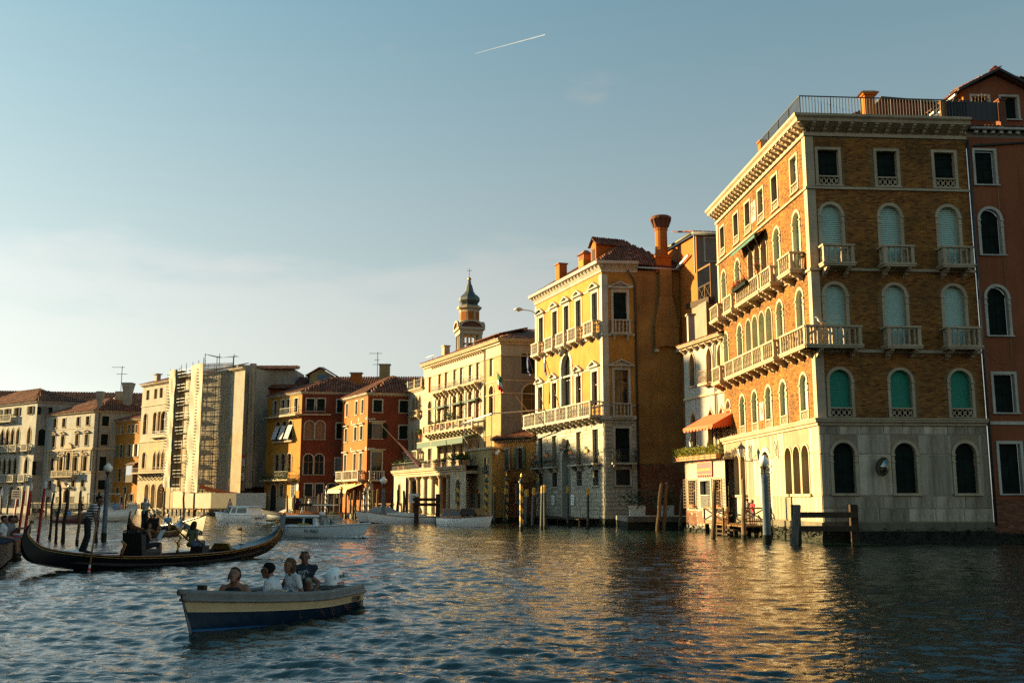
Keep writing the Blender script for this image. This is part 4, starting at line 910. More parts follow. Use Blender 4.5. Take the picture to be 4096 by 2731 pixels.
FY.mb().frustum(3.95, 5.35, -1.05, .05, 24.2, 24.6, .4).build('cap', 'tile', c)
c = thing('roof_dormer', FY.T(2.9, -1.2, 22.6), 'orange plastered roof dormer with a tiled gable on the yellow palace roof', 'dormer')
FY.mb().prism([(2.2, -.5, 22.5), (3.3, -.5, 22.5), (3.3, -.5, 24.7), (2.75, -.5, 25.1), (2.2, -.5, 24.7)], (0, -3.2, 0)).build('wall', 'plaster_orange', c); FY.mb().box(2.5, 3.0, -.5, -.46, 23.2, 24.3).build('opening', 'dark_room', c)
roof_plane(c, [FY.T(1.95, -.3, 24.6), FY.T(1.95, -3.7, 24.6), FY.T(2.75, -3.7, 25.25), FY.T(2.75, -.3, 25.25)]); roof_plane(c, [FY.T(3.55, -.3, 24.6), FY.T(3.55, -3.7, 24.6), FY.T(2.75, -3.7, 25.25), FY.T(2.75, -.3, 25.25)])
lm = thing('street_lamp', FY.T(15.6, .1, 21), 'grey overhanging lamp on an arm at the far corner of the yellow palace', 'lamp')
MB(FY.T).tube([(15.7, 0, 20.7), (15.9, .5, 21.0), (16.1, 1.3, 21.1)], .05, 6).build('arm', 'gutter_zinc', lm); b = MB(FY.T); b.lathe([(0, .22), (.3, .16), (.5, 0), (.46, -.06), (.15, -.08), (.12, -.2), (0, -.22)], (16.2, 1.7, 21.1), 12); b.build('lamp_shade', 'gutter_zinc', lm, smooth=True)
# flags
def flag(name, label, a, mats, o0=1.1, z0=9.9, o1=3.2, z1=13.9, sh=0):
    t = thing(name, FY.T(a, o0, z0), label, 'flag'); FY.mb().tube([(a, o0, z0), (a + sh, o1, z1)], .035, 6).build('flag_pole', 'wood_warm', t)
    A = Vector(FY.T(a + sh, o1, z1)); B_ = Vector(FY.T(a, o0, z0)); d = (B_ - A).normalized(); b = MB(); n, k = 10, 6; vs = []
    for i in range(n + 1):
        for j in range(k + 1):
            p = A + d * (.15 + 1.5 * j / k * .55); dr = i / n * 1.55
            fold = .13 * math.sin(j * 2.3 + i * .35) * (.4 + i / n)
            vs.append(tuple(p + Vector((FY.d[0] * fold, FY.d[1] * fold, -dr * (1 - .12 * j / k)))))
    for i in range(n):
        for j in range(k):
            b.add([vs[i * (k + 1) + j], vs[i * (k + 1) + j + 1], vs[(i + 1) * (k + 1) + j + 1], vs[(i + 1) * (k + 1) + j]], [(0, 1, 2, 3)], min(len(mats) - 1, int(i / n * len(mats))))
    b.build('cloth', mats, t, smooth=True); return t
flag('tricolour_flag', 'green white and red flag drooping from a pole on the yellow palace balcony', 13.5, ['flag_green', 'flag_white', 'flag_red'], o1=4.2, z1=14.6, sh=2.2)
flag('blue_flag', 'dark blue flag hanging limp from a pole on the yellow palace balcony', 10.2, ['flag_blue', 'flag_blue'], o1=2.8, z1=16.0, sh=.8)
flag('lowered_flag', 'furled pale flag on the bare pole at the yellow palace tall window', 6.7, ['flag_white', 'flag_blue'], o1=2.6, z1=15.5, sh=.5)
for a, z, lab in ((1.95, 4.35, 'small yellow notice fixed beside the ground window by the security camera'), (14.9, 4.2, 'small yellow notice fixed on the far ground window of the yellow palace')):
    s_ = FY.mb().box(a - .16, a + .16, .12, .14, z - .3, z + .3).build('yellow_notice', 'sign_yellow'); tag(s_, lab, 'notice')
    text_on(FY, 'ATT', a, z + .1, .16, 'black_plastic', s_, .146)
for a in (6.6, 11.2):
    s_ = FY.mb().box(a - .35, a + .35, .10, .13, 1.7, 2.6).build('name_board', 'sign_white'); tag(s_, 'white notice board with dark lines of writing beside the yellow palace door', 'notice', 'boards flanking the door'); 
    for k in range(5): FY.mb().box(a - .22, a + .22, .13, .133, 2.4 - k * .14, 2.44 - k * .14).build('text_line', 'black_plastic', s_)
cc = thing('security_camera', FY.T(1.9, .2, 4.9), 'white security camera on the stone ground floor of the yellow palace', 'camera'); MB(FY.T).tube([(1.7, 0, 4.7), (1.7, .25, 4.75)], .03, 6).build('bracket', 'paint_white', cc); MB(FY.T).tube([(2.1, .3, 4.62), (1.5, .45, 4.85)], .12, 8).build('body', 'paint_white', cc)

# landing stage along the yellow palace
ld = thing('landing_stage', (5.6, 84.5, .5), 'low dark wooden landing stage with metal railing in front of the yellow palace', 'jetty')
for k in range(28): FY.mb().box(1.2 + k * .55, 1.2 + k * .55 + .53, .2, 1.9, .52, .6).build('plank', 'wood_dark', ld)
for k in range(7): FY.mb().tube([(1.6 + k * 2.4, 1.6, -2), (1.6 + k * 2.4, 1.6, .51)], .12, 7).build('pile', 'wood_dark', ld)
b = FY.mb()
for zz in (.95, 1.3, 1.65): b.tube([(11.0, 1.85, zz), (16.2, 1.85, zz)], .03, 6)
for k in range(5): b.tube([(11.0 + k * 1.3, 1.85, .6), (11.0 + k * 1.3, 1.85, 1.66)], .03, 6)
b.build('rail', 'iron_rust', ld)

# ---------------------------------------------------------------- courtyard between, orange and grey houses, footbridge
qy = thing('courtyard_wall', (11.5, 76, 0), 'low stone quay wall with dark foot in front of the shaded courtyard', 'quay')
MB().box(8.6, 14.2, 75.2, 84, -1.5, .55).build('footing', 'algae', qy)
for k in range(6): MB().box(8.6 + k * .93, 8.6 + k * .93 + .91, 75.0, 76.2, .551, .95).build('coping_stone', 'wet_stone', qy)
MB().box(8.6, 14.2, 76.2, 84, .551, .9).build('paving', 'stone_grey', qy)
for i, (x, y) in enumerate(((9.6, 77.5), (11.9, 78.2))):
    p = thing('planter', (x, y, .95), 'white square planter with a dark leafy shrub in the shaded courtyard', 'planter', 'courtyard planters')
    MB().frustum(x - .55, x + .55, y - .4, y + .4, .9, 1.75, -.06).build('pot', 'paint_offwhite', p); b = MB(); leaves(b, [(x + random.gauss(0, .6), y + random.gauss(0, .4), 2.2 + random.gauss(0, .4)) for _ in range(420)], .13); b.build('foliage', 'leaf_dark', p, kind='stuff')
oh = thing('orange_house', (15, 86, 0), 'bright orange house wall with sloping tiled roof behind the yellow palace', 'house')
OA, OB = (15.15, 79.6), (13.2, 96)
MB().add([(*OA, 0), (*OB, 0), (*OB, 25.3), (*OA, 23.85)], [(0, 1, 2, 3)]).build('wall', 'plaster_orange', oh); MB().add([(*OA, 0), (22, 80.4, 0), (22, 80.4, 23.8), (*OA, 23.85)], [(0, 1, 2, 3)]).build('end_wall', 'plaster_grey', oh)
FO = Fac(oh, OA, (22, 80.4)); FO.win(1.5, 21.5, 1.5, 1.95, 'rect', 'shut', sur=.14, dep=.1, pr=.06, smat='stone_white')
roof_plane(oh, [(14.8, 79.2, 23.85), (22, 80.0, 23.85), (22, 88, 26.2), (14.6, 88, 26.2)]); MB().tube([(14.75, 79.2, 23.75), (22, 80, 23.75)], .12, 8).build('gutter', 'gutter_zinc', oh, smooth=True); MB().tube([(14.8, 79.3, 23.8), (12.9, 96, 25.25)], .13, 8).build('verge_gutter', 'shutter_olive', oh, smooth=True)
for x, y, z in ((15.05, 80, 22.5), (15.0, 79.9, 22.2)): pass
MB().tube([(15.0, 79.55, 23.7), (14.98, 79.55, 20.5)], .07, 8).build('drain_pipe', 'pipe_metal', oh)
MB().tube([(14.3, 84.4, 22.0), (14.75, 81.0, 22.35)], .12, 8).build('flue_pipe', 'paint_white', oh)
fbz = thing('timber_footbridge', (15.4, 80, 18), 'dark timber footbridge with crossed braces spanning between the houses', 'footbridge')
A, B_ = Vector((14.9, 84.6, 0)), Vector((15.45, 75.6, 0)); 
def fbp(t, z): p = A.lerp(B_, t); return (p.x, p.y, z)
MB().beam(fbp(0, 18.55), fbp(1, 17.45), .5, .5).build('deck_beam', 'wood_dark', fbz); MB().beam(fbp(0, 19.6), fbp(1, 18.85), .1, .14).build('handrail', 'wood_dark', fbz)
MB().beam(fbp(0, 21.1), fbp(1, 20.3), .1, .14).build('top_rail', 'wood_warm', fbz)
for k in range(6):
    t0, t1 = k / 5, min(1, (k + 1) / 5); MB().beam(fbp(t0, 18.6 - t0 * 1.1), fbp(t0, (21.1 if k in (0, 5) else 19.6) - t0 * .75), .12, .12).build('post', 'wood_dark' if k < 4 else 'wood_warm', fbz)
    if k < 5: MB().beam(fbp(t0, 18.7 - t0 * 1.1), fbp(t1, 19.55 - t1 * .75), .08, .08).build('brace', 'wood_dark', fbz); MB().beam(fbp(t0, 19.55 - t0 * .75), fbp(t1, 18.7 - t1 * 1.1), .08, .08).build('brace', 'wood_dark', fbz)
gh = thing('grey_house', (16.5, 79, 0), 'dim grey plastered house wall below the timber footbridge', 'house')
MB().add([(15.05, 75.8, 0), (14.9, 84.6, 0), (14.9, 84.6, 18.2), (15.05, 75.8, 17.4)], [(0, 1, 2, 3)]).build('wall', 'plaster_grey', gh); MB().box(15.06, 22, 75.8, 79.4, 0, 17.3).build('rear_block', 'plaster_brown', gh); MB().box(13.55, 14.05, 75.4, 76.0, 13.4, 16.2).build('white_flue', 'plaster_white', gh); MB().box(13.45, 14.15, 75.3, 76.1, 16.2, 16.32).build('flue_cap', 'stone', gh)

# ---------------------------------------------------------------- gothic hotel and its terrace pavilion
GA, GB = (14.5, 68.2), (12.82, 74.2)
ht = thing('gothic_hotel', (13.6, 71, 0), 'white plastered house with pointed gothic windows between the brick and yellow palaces', 'house')
FH = Fac(ht, GA, GB)
for a in (.2, 1.85, 4.6): FH.win(a, 10.4, .8, 2.5, 'ogee', 'glass', sur=.14, smat='stone', sill=.1, dep=.3); FH.win(a + .05, 5.0, .85, 3.5, 'ogee', 'shut', sur=.14, smat='stone', sill=0, dep=.3)
FH.wall(-.6, 6.0, 0, 13.3, 'plaster_white'); FH.string(-.6, 6.0, 9.45, 9.62, .12); sweep(ht, [FH.T(-.6, 0, 0)[:2], FH.T(6.05, 0, 0)[:2]], corn(13.2, 13.5, .55), 'stone', side=-1)
brackets(FH, frange(-.2, 5.7, 7), 13.2, .22, .45, .35); MB().add([(*GB, 0), (15.5, 75.0, 0), (15.5, 75, 13.3), (*GB, 13.3)], [(0, 1, 2, 3)]).build('end_wall', 'plaster_brown', ht)
roof_plane(ht, [FH.T(-.7, .5, 13.5), FH.T(6.1, .5, 13.5), FH.T(6.1, -3, 14.7), FH.T(-.7, -3, 14.7)])
for a, z in ((3.2, 11.6), (.95, 8.9), (2.6, 8.8)):
    b = FH.mb(); b.lathe([(.24, 0), (.24, .05), (.17, .06), (.15, .02), (0, .05)], n=12); o = inst(b.mesh('roundel', 'stone', True), 'roundel', (0, 0, 0), ht); o.location = Vector(FH.T(a, .0, z)) - ORG[ht]; o.rotation_euler = (R(90), 0, FH.rz)
o = FH.mb().box(1.2, 2.6, -.003, .6, 10.15, 10.3).build('iron_balcony', 'stone', ht); iron_rail(FH, 1.25, 2.55, 10.3, .55, .9, parent=o, mat='iron_rust')
b = FH.mb(); b.tube([(.95, .1, 13.1), (.95, .1, 5)], .06, 6); b.build('drain_pipe', 'pipe_metal', ht)
PA0, PA1 = (13.95, 66.2), (12.36, 71.7)
pv = thing('terrace_pavilion', (13.2, 68, 0), 'low white one storey pavilion with barred windows and peeling brick base', 'pavilion')
FP = Fac(pv, PA0, PA1); PL = 5.72
FP.win(2.62, 1.66, 1.5, 1.8, 'rect', 'dark', sur=.16, smat='stone_white', name='doorway')
for a in (.9, 4.6): FP.win(a, 1.66, 1.1, 1.86, 'rect', 'glass', sur=.05, smat='stone_white')
for a in (.9, 4.6):
    b = FP.mb(); w = .78; o_ = .32
    for k in range(7): b.beam((a - w + k * w / 3, o_, 1.6), (a - w + k * w / 3, o_, 3.62), .024, .024)
    for k in range(10):
        z = 1.65 + k * .215; b.beam((a - w, o_, z), (a + w, o_, z), .024, .024); b.beam((a - w, 0, z), (a - w, o_, z), .024, .024); b.beam((a + w, 0, z), (a + w, o_, z), .024, .024)
    b.build('window_cage', 'iron_rust', pv, kind='stuff'); FP.mb().box(a - .45, a + .45, .06, .26, 1.66, 1.84).build('window_box', 'terracotta', pv)
b = FP.mb()
for k in range(14): b.beam((1.9 + k * .11, .02, 1.66), (1.9 + k * .11, .02, 2.5), .022, .022)
b.beam((1.88, .02, 2.5), (3.36, .02, 2.5), .03, .03); b.build('door_railing', 'gutter_zinc', pv, kind='stuff')
FP.wall(-.2, PL, 1.45, 4.85, 'plaster_ivory'); FP.wall(-.2, PL, .25, 1.45, 'plaster_peel', 'base_wall', o=.02); FP.mb().box(-.3, PL + .1, -.01, .18, -1.5, .25).build('wet_footing', 'algae', pv)
brickwork(FP, 0, PL, .45, 1.42, 'brick_red', o=.022, shape=lambda x, z: (x < 1.4 or x > 4.0) and z < 1.22 + .12 * math.sin(x * 9)); stones(FP, [(1.4 + .85 * i, 2.24 + .85 * i, .28, .52) for i in range(3)], 'stone_slab', 'base_stone', .05)
EW = Fac(pv, PA1, (14.2, 73.4)); EW.wall(0, EW.L, -1, 4.85, 'plaster_pale', 'end_wall'); FP.mb().box(-.3, PL + .05, -1.05, .12, 4.85, 5.0).build('terrace_slab', 'stone', pv)
sg = thing('hotel_sign', FP.T(2.6, .08, 3.75), 'red hanging sign with yellow lettering on the white pavilion wall', 'sign')
b = FP.mb(); b.box(1.46, 3.74, .06, .09, 3.86, 4.78)
for k in range(7): b.box(1.5 + k * .33, 1.7 + k * .33, .06, .09, 3.72, 3.86)
b.build('board', 'sign_red', sg); text_on(FP, 'AL PONTE ANTICO', 2.6, 4.2, .24, 'sign_yellow', sg, .10, sx=.92)
b = FP.mb()
for x0, x1, z0, z1 in ((1.52, 3.68, 4.71, 4.73), (1.52, 3.68, 3.88, 3.90), (1.52, 1.545, 3.90, 4.71), (3.655, 3.68, 3.90, 4.71)): b.box(x0, x1, .091, .096, z0, z1)
b.build('border', 'sign_yellow', sg, kind='stuff')
for k in range(7):
    pb = thing('planter_box', FP.T(.45 + k * .88, .35, 4.98), 'orange terracotta trough in the iron rack below the terrace hedge', 'planter', 'terracotta troughs under the hedge'); FP.mb().frustum(.05 + k * .88, .84 + k * .88, .16, .48, 4.90, 5.14, -.02).build('trough', 'terracotta', pb); FP.mb().box(.02 + k * .88, .87 + k * .88, .13, .51, 5.14, 5.18).build('rim', 'terracotta', pb)
pr_ = thing('planter_rack', FP.T(3, .5, 4.85), 'thin dark iron rack holding the terracotta troughs on the pavilion terrace', 'rack'); b = FP.mb()
for zz in (4.88, 5.05): b.beam((-.1, .54, zz), (6.6, .54, zz), .026, .026)
for k in range(9): b.beam((-.05 + k * .82, 0, 4.88), (-.05 + k * .82, .54, 4.88), .026, .026); b.beam((-.05 + k * .82, .54, 4.88), (-.05 + k * .82, .54, 5.22), .022, .022)
b.build('bars', 'iron', pr_, kind='stuff')
hd = thing('terrace_hedge', FP.T(3, .3, 5.15), 'long clipped yellow green hedge along the pavilion terrace edge', 'hedge'); b = MB(); b2 = MB()
for k in range(5200):
    x = random.uniform(-.2, 6.5); h_ = .60 + .07 * math.sin(x * 3) + .06 * math.sin(x * 8); z = 5.16 + h_ * random.random() ** .8; y = .32 + random.uniform(-.24, .30)
    leaves(b if random.random() < .7 else b2, [FP.T(x, y, z)], .055)
b.build('foliage', 'leaf_yellow', hd, kind='stuff'); b2.build('inner_foliage', 'leaf', hd, kind='stuff')
oa = thing('orange_awning', FP.T(2, 0, 7), 'orange scalloped awning over the pavilion terrace', 'awning'); b = FP.mb(); n_ = 14
b.add([(-.2, -1.0, 8.05), (4.2, -1.0, 8.05), (4.2, .8, 7.1), (-.2, .8, 7.1)], [(0, 1, 2, 3)])
def scallop(P, Q, P2, Q2):
    P, Q, P2, Q2 = map(Vector, (P, Q, P2, Q2)); n_ = 9
    for k in range(n_):
        a, c, e, g = P.lerp(Q, k / n_), P.lerp(Q, (k + 1) / n_), P2.lerp(Q2, k / n_), P2.lerp(Q2, (k + 1) / n_); m_ = e.lerp(g, .5) - Vector((0, 0, .17))
        b.poly([tuple(q) for q in (a, c, g, m_ + (g - e) * .2, m_ - (g - e) * .2, e)])
scallop((-.2, .8, 7.1), (4.2, .8, 7.1), (-.2, .81, 6.98), (4.2, .81, 6.98))
for x in (-.2, 4.2): scallop((x, -1.0, 8.05), (x, .8, 7.1), (x - .01, -1.0, 7.24), (x - .01, .81, 6.98))
b.build('canopy', 'awning_orange', oa)
for x in (.1, 3.9): FP.mb().beam((x, -.95, 7.0), (x, 1.0, 6.98), .03, .03).build('arm', 'awning_orange', oa)
FP.mb().box(-.2, 1.1, -1.04, -.75, 8.06, 8.25).build('cassette', 'awning_orange', oa)
tl = thing('terrace_lantern', FP.T(4.9, .1, 5.5), 'ornate iron standing lantern at the end of the terrace hedge', 'lantern'); b = MB(FP.T); b.lathe([(.05, 0), (.02, .3), (.12, .45), (.02, .6)], (4.85, -.1, 5.3), 8); b.build('stem', 'iron', tl); b = MB(FP.T); b.lathe([(.08, 0), (.13, .28), (.14, .33)], (4.85, -.1, 5.9), 6); b.build('glass', 'opal_glass', tl); b = MB(FP.T); b.lathe([(.16, 0), (.06, .15), (.02, .4), (0, .5)], (4.85, -.1, 6.23), 6); b.build('cap', 'iron', tl)
# landing platform beside it
lp = thing('wooden_platform', (13.6, 62, .6), 'wooden landing platform with crossed railings and steps beside the brick palace door', 'jetty')
for k in range(16): FL.mb().box(8.0 + k * .56, 8.0 + k * .56 + .54, .25, 1.75, .62, .70).build('plank', 'wood_warm', lp)
for a in (8.3, 11, 13.8, 16.6):
    for o_ in (.5, 1.6): FL.mb().box(a - .13, a + .13, o_ - .13, o_ + .13, -2, .61).build('pile', 'wood_dark', lp)
for k, (z, o_) in enumerate(((.45, 1.8), (.22, 2.15))): FL.mb().box(8.6, 12.2, o_, o_ + .36, z - .08, z).build('step', 'wood_dark', lp)
for a0, a1 in ((12.2, 16.8),):
    for a in (a0, a1): FL.mb().beam((a, 1.7, .7), (a, 1.7, 1.72), .1, .1).build('post', 'wood_dark', lp)
    for z in (1.68, .82): FL.mb().beam((a0, 1.7, z), (a1, 1.7, z), .08, .09).build('rail', 'wood_warm', lp)
    FL.mb().beam((a0, 1.7, .85), (a1, 1.7, 1.65), .06, .08).build('brace', 'wood_dark', lp); FL.mb().beam((a0, 1.72, 1.65), (a1, 1.72, .85), .06, .08).build('brace', 'wood_dark', lp)
for a0, o0, a1, o1, z0, z1 in ((11.2, 1.7, 9.4, 2.5, 1.72, 1.1), (8.2, 1.7, 8.2, .3, 1.7, 1.7)):
    for z in (0, -.75): FL.mb().beam((a0, o0, z0 + z), (a1, o1, z1 + z), .07, .09).build('rail', 'wood_warm', lp)
    for a, o_, z in ((a0, o0, z0), (a1, o1, z1)): FL.mb().beam((a, o_, .1), (a, o_, z), .1, .1).build('post', 'wood_warm', lp)
    FL.mb().beam((a0, o0, z0 - .75), (a1, o1, z1), .05, .07).build('brace', 'wood_warm', lp); FL.mb().beam((a0, o0, z0), (a1, o1, z1 - .75), .05, .07).build('brace', 'wood_warm', lp)
# ---------------------------------------------------------------- cream palace and its neighbours
HC = (-1.14, 102.0); HDv = Vector((-.478, 1)).normalized(); HD = (HDv.x, HDv.y); HL = along(HC, HD, 22.6); HR = (HC[0] + 9.0, HC[1] + 2.2); HBk = (HR[0] + HD[0] * 22.6, HR[1] + HD[1] * 22.6)
cp = thing('cream_palace', (*HC, 0), 'long cream palace with three storeys of brown shutters and a columned lower terrace', 'palace')
FC = Fac(cp, HC, HL); FCs = Fac(cp, HC, HR)
tp = (2.36, 5.9, 7.95, 10.55, 12.5, 15.15, 17.2, 20.45)
for i, a in enumerate(tp):
    FC.win(a, 15.03, 1.0, 2.02, 'rect', 'board' if i not in (3, 1, 2) else 'shut', fm=('shutter_orange' if i in (4, 5, 6, 7) else 'shutter_sage'), sur=.05, pr=.02, dep=.2, sill=0, n=4)
    FC.win(a, 10.9, 1.12, 3.1, 'round', 'glass' if i in (0, 3, 4, 7) else 'board', fm='shutter_brown', sur=.16, dep=.22, sill=0, imp=True, n=5)
for i, a in enumerate((10.55, 12.6, 15.15, 17.2, 20.3, 5.9, 7.95)): FC.win(a, 5.6, 1.05, 2.65, 'rect', 'dark', sur=.1, sill=0, n=4)
FC.wall(0, 4.0, 5, 16.95, 'plaster_buff', 'end_bay_wall'); FC.wall(4.0, 22.6, 5, 16.95, 'plaster_cream'); FC.wall(0, 22.6, 16.95, 18.1, 'plaster_ivory', 'frieze', o=.03)
FC.wall(0, 22.6, 0, 5, 'plaster_cream', 'base_wall')
FCs.win(3.0, 15.1, 1.7, 2.1, 'rect', 'shut', sur=.05, pr=.02, sill=0); FCs.win(3.3, 9.9, 2.0, 4.1, 'round', 'glass', sur=.2, sill=0, imp=True)
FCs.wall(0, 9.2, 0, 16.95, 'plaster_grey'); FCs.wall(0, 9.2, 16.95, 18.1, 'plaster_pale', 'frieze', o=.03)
for z0, z1, o in ((14.3, 14.42, .06), (12.95, 13.07, .06), (16.9, 17.0, .08)): sweep(cp, [HR, HC, HL], [(-.002, z0), (o, z0), (o, z1), (-.002, z1)], 'stone', 'string_course', side=-1)
sweep(cp, [HR, HC, HL], corn(18.1, 18.65, .6), 'stone', side=-1); brackets(FC, frange(4.5, 19.5, 24), 18.12, .3, .45, .4)
for s0, s1 in ((5.15, 8.75), (9.8, 13.4), (14.4, 18.1)):
    o = FC.mb().box(s0, s1, -.003, .8, 14.52, 14.68).build('upper_balcony', 'stone', cp); iron_rail(FC, s0 + .05, s1 - .05, 14.68, .75, .75, parent=o, step=.2); brackets(FC, frange(s0 + .25, s1 - .25, 4), 14.51, .2, .65, .75, None, o)
for a in (4.2, 6.9, 9.3, 11.55, 13.9, 16.2, 18.6): FC.mb().box(a - .18, a + .18, -.002, .12, 11, 14.2).build('pilaster', 'stone_white', cp)
bl = FC.mb().box(4.9, 19.9, -.003, 1.1, 9.75, 9.95).build('balcony', 'stone', cp)
FC.mb().box(4.9, 19.9, .95, 1.1, 10.75, 10.9).build('handrail', 'stone', bl); brackets(FC, frange(5.3, 19.5, 14), 9.74, .28, 1.0, .7, None, bl); iron_rail(FC, 5.0, 19.8, 9.95, 1.05, .85, parent=bl, step=.3)
for a in frange(4.98, 19.82, 9): FC.mb().box(a - .1, a + .1, .92, 1.12, 9.951, 10.749).build('pier', 'stone', bl)
for i, (s0, s1) in enumerate(((5.3, 8.9), (9.6, 13.4), (14.3, 18.3))):
    t = thing('rolled_awning', FC.T((s0 + s1) / 2, .5, 12.9), 'narrow dark green awning across a pair of tall arched palace windows', 'awning', 'upper green awnings on the cream palace'); FC.mb().prism([(s0, 0, 13.1), (s0, .62, 12.85), (s0, .62, 12.72), (s0, 0, 12.98)], (s1 - s0, 0, 0)).build('canopy', 'awning_dark', t)
    b = FC.mb(); b.beam((s0 + .1, .6, 12.75), (s0 + .1, .05, 11.6), .03, .03); b.beam((s1 - .1, .6, 12.75), (s1 - .1, .05, 11.6), .03, .03); b.build('arms', 'iron', t)
t = thing('terrace_awning', FC.T(13, 1, 8.7), 'long dark green terrace awning below the cream palace balcony', 'awning')
for s0, s1 in ((5.6, 10.2), (10.3, 14.9), (15.0, 19.6)): FC.mb().add([(s0, .02, 9.25), (s1, .02, 9.25), (s1, 1.9, 8.75), (s0, 1.9, 8.75), (s1, 1.92, 8.15), (s0, 1.92, 8.15)], [(0, 1, 2, 3), (3, 2, 4, 5)]).build('canopy', 'awning_dark', t)
FC.mb().box(5.6, 19.6, 1.86, 1.93, 8.76, 8.86).build('front_bar', 'shutter_brown', t)
rz = 20.6; mA = FC.T(4, -4.6, rz); mB = FC.T(18, -4.6, rz); eA, eB = FC.T(0, .6, 18.66), FC.T(22.6, .6, 18.66)
roof_plane(cp, [eA, eB, mB, mA], .32, .5); roof_plane(cp, [eA, (*HR, 18.66), (HR[0] + HD[0] * 4, HR[1] + HD[1] * 4, rz + .2), mA], .3, .5)
MB().add([(*HR, 0), (*HBk, 0), (*HL, 0), (*HR, 18.6), (*HBk, 18.6), (*HL, 18.6)], [(0, 1, 4, 3), (1, 2, 5, 4)]).build('rear_wall', 'plaster_grey', cp)
FCs.mb().box(6.3, 7.3, -1.2, -.4, 18.6, 20.6).box(6.2, 7.4, -1.3, -.3, 20.6, 20.72).build('chimney', 'plaster_buff', cp)
FC.mb().box(16.4, 17.2, -.9, -.2, 18.6, 20.2).box(16.3, 17.3, -1.0, -.1, 20.2, 20.3).build('chimney', 'plaster_cream', cp)
at = thing('roof_altana', FC.T(6, -1.5, 18.7), 'low tiled penthouse roof with an open gap on top of the cream palace', 'attic')
FC.mb().box(2.2, 7.0, -3.2, -1.2, 18.66, 19.5).build('wall', 'shutter_brown', at); roof_plane(at, [FC.T(1.8, -.7, 19.5), FC.T(9.0, -.7, 19.5), FC.T(9.0, -3.8, 20.3), FC.T(1.8, -3.8, 20.3)], .3, .5)
at = thing('lower_altana', FC.T(10.5, -1.5, 18.7), 'long low tiled roof lean-to along the middle of the cream palace roof', 'attic'); FC.mb().box(9.6, 13.5, -3.2, -1.0, 18.66, 19.25).build('wall', 'shutter_brown', at); roof_plane(at, [FC.T(9.2, -.6, 19.2), FC.T(14, -.6, 19.2), FC.T(14, -3.6, 19.9), FC.T(9.2, -3.6, 19.9)], .3, .5)
b = FC.mb(); b.tube([(4.0, .12, 18.3), (4.0, .12, 6)], .07, 6); b.build('drain_pipe', 'plaster_buff', cp)
for a, z, sz in ((11.9, 11.4, .75), (17.2, 10.9, .3), (15.6, 10.9, .3), (13.9, 10.85, .32), (8.9, 10.6, .25), (21.3, 10.2, .4)):
    p = thing('balcony_shrub', FC.T(a, .9, z - sz), 'round leafy shrub in a pot on the cream palace balcony', 'plant', 'shrubs on the cream palace balcony') if sz < .7 else thing('balcony_tree', FC.T(a, .9, z - sz), 'big bushy green tree in a pot on the cream palace balcony', 'plant')
    MB(FC.T).lathe([(.2, 0), (.28, .35)], (a, .85, z - sz - .3), 8).build('pot', 'terracotta', p); b = MB(); leaves(b, [Vector(FC.T(a, .9, z)) + Vector((random.gauss(0, sz * .5), random.gauss(0, sz * .5), random.gauss(.05, sz * .5))) for _ in range(int(500 * sz))], .13); b.build('foliage', 'leaf', p, kind='stuff')

# gothic cream palace with roof terrace
GC0 = HL; GC1 = along(HL, (-.431, .902), 10.4); GCb = (GC1[0] + 8, GC1[1] + 3)
gp_ = thing('gothic_palace', (*GC0, 0), 'pale cream gothic palace with pointed windows and an iron railed roof terrace', 'palace'); FG = Fac(gp_, GC0, GC1)
for a in (1.35, 2.45, 3.55, 5.85, 9.3): FG.win(a, 12.8, .85, 2.25, 'ogee', 'shut', 'shutter_sage', sur=.1, dep=.25, sill=0, n=4, rail=.55 if a > 5 else 0)
for a in (.85, 2.35, 3.8, 5.85, 8.85): FG.win(a, 7.75, 1.0, 3.1, 'ogee', 'shut', 'shutter_sage', sur=.12, dep=.3, sill=0, n=4)
FG.wall(0, 10.4, 0, 15.7, 'plaster_ivory'); sweep(gp_, [GC0, GC1, GCb], corn(15.6, 15.95, .45), 'stone', side=-1); MB().add([(*GC1, 0), (*GCb, 0), (*GCb, 15.8), (*GC1, 15.8)], [(0, 1, 2, 3)]).build('end_wall', 'plaster_ivory', gp_)
balcony(FG, .3, 6.1, 7.15, .7, 1.0, 16, 2, 'stone_white', BAL, piers=(2.2, 4.1)); balcony(FG, .9, 4.0, 12.55, .5, .6, 8, 1, 'stone', BAL)
for k in range(5): FG.mb().box(.1 + k * 2.5, .35 + k * 2.5, .05, .3, 15.96, 17.15).build('roof_pier', 'stone', gp_)
iron_rail(FG, .1, 10.3, 15.96, .2, 1.0, step=.25); MB().poly([(*GC0, 15.9), (*GC1, 15.9), (*GCb, 15.9), (*HBk, 15.9)]).build('terrace_floor', 'stone_grey', gp_)
an = thing('tv_antenna', FG.T(5, -3, 15.9), 'thin roof aerial with two crossbars above the gothic palace terrace', 'antenna'); b = MB(FG.T); b.tube([(5, -3, 15.9), (5, -3, 20.9)], .035, 5); b.build('mast', 'gutter_zinc', an); b = MB(FG.T); b.beam((3.6, -3, 18.8), (6.6, -3, 18.8), .03, .03); b.beam((4.6, -3, 20.7), (7.4, -3, 20.7), .03, .03); b.build('crossbars', 'gutter_zinc', an, kind='stuff')

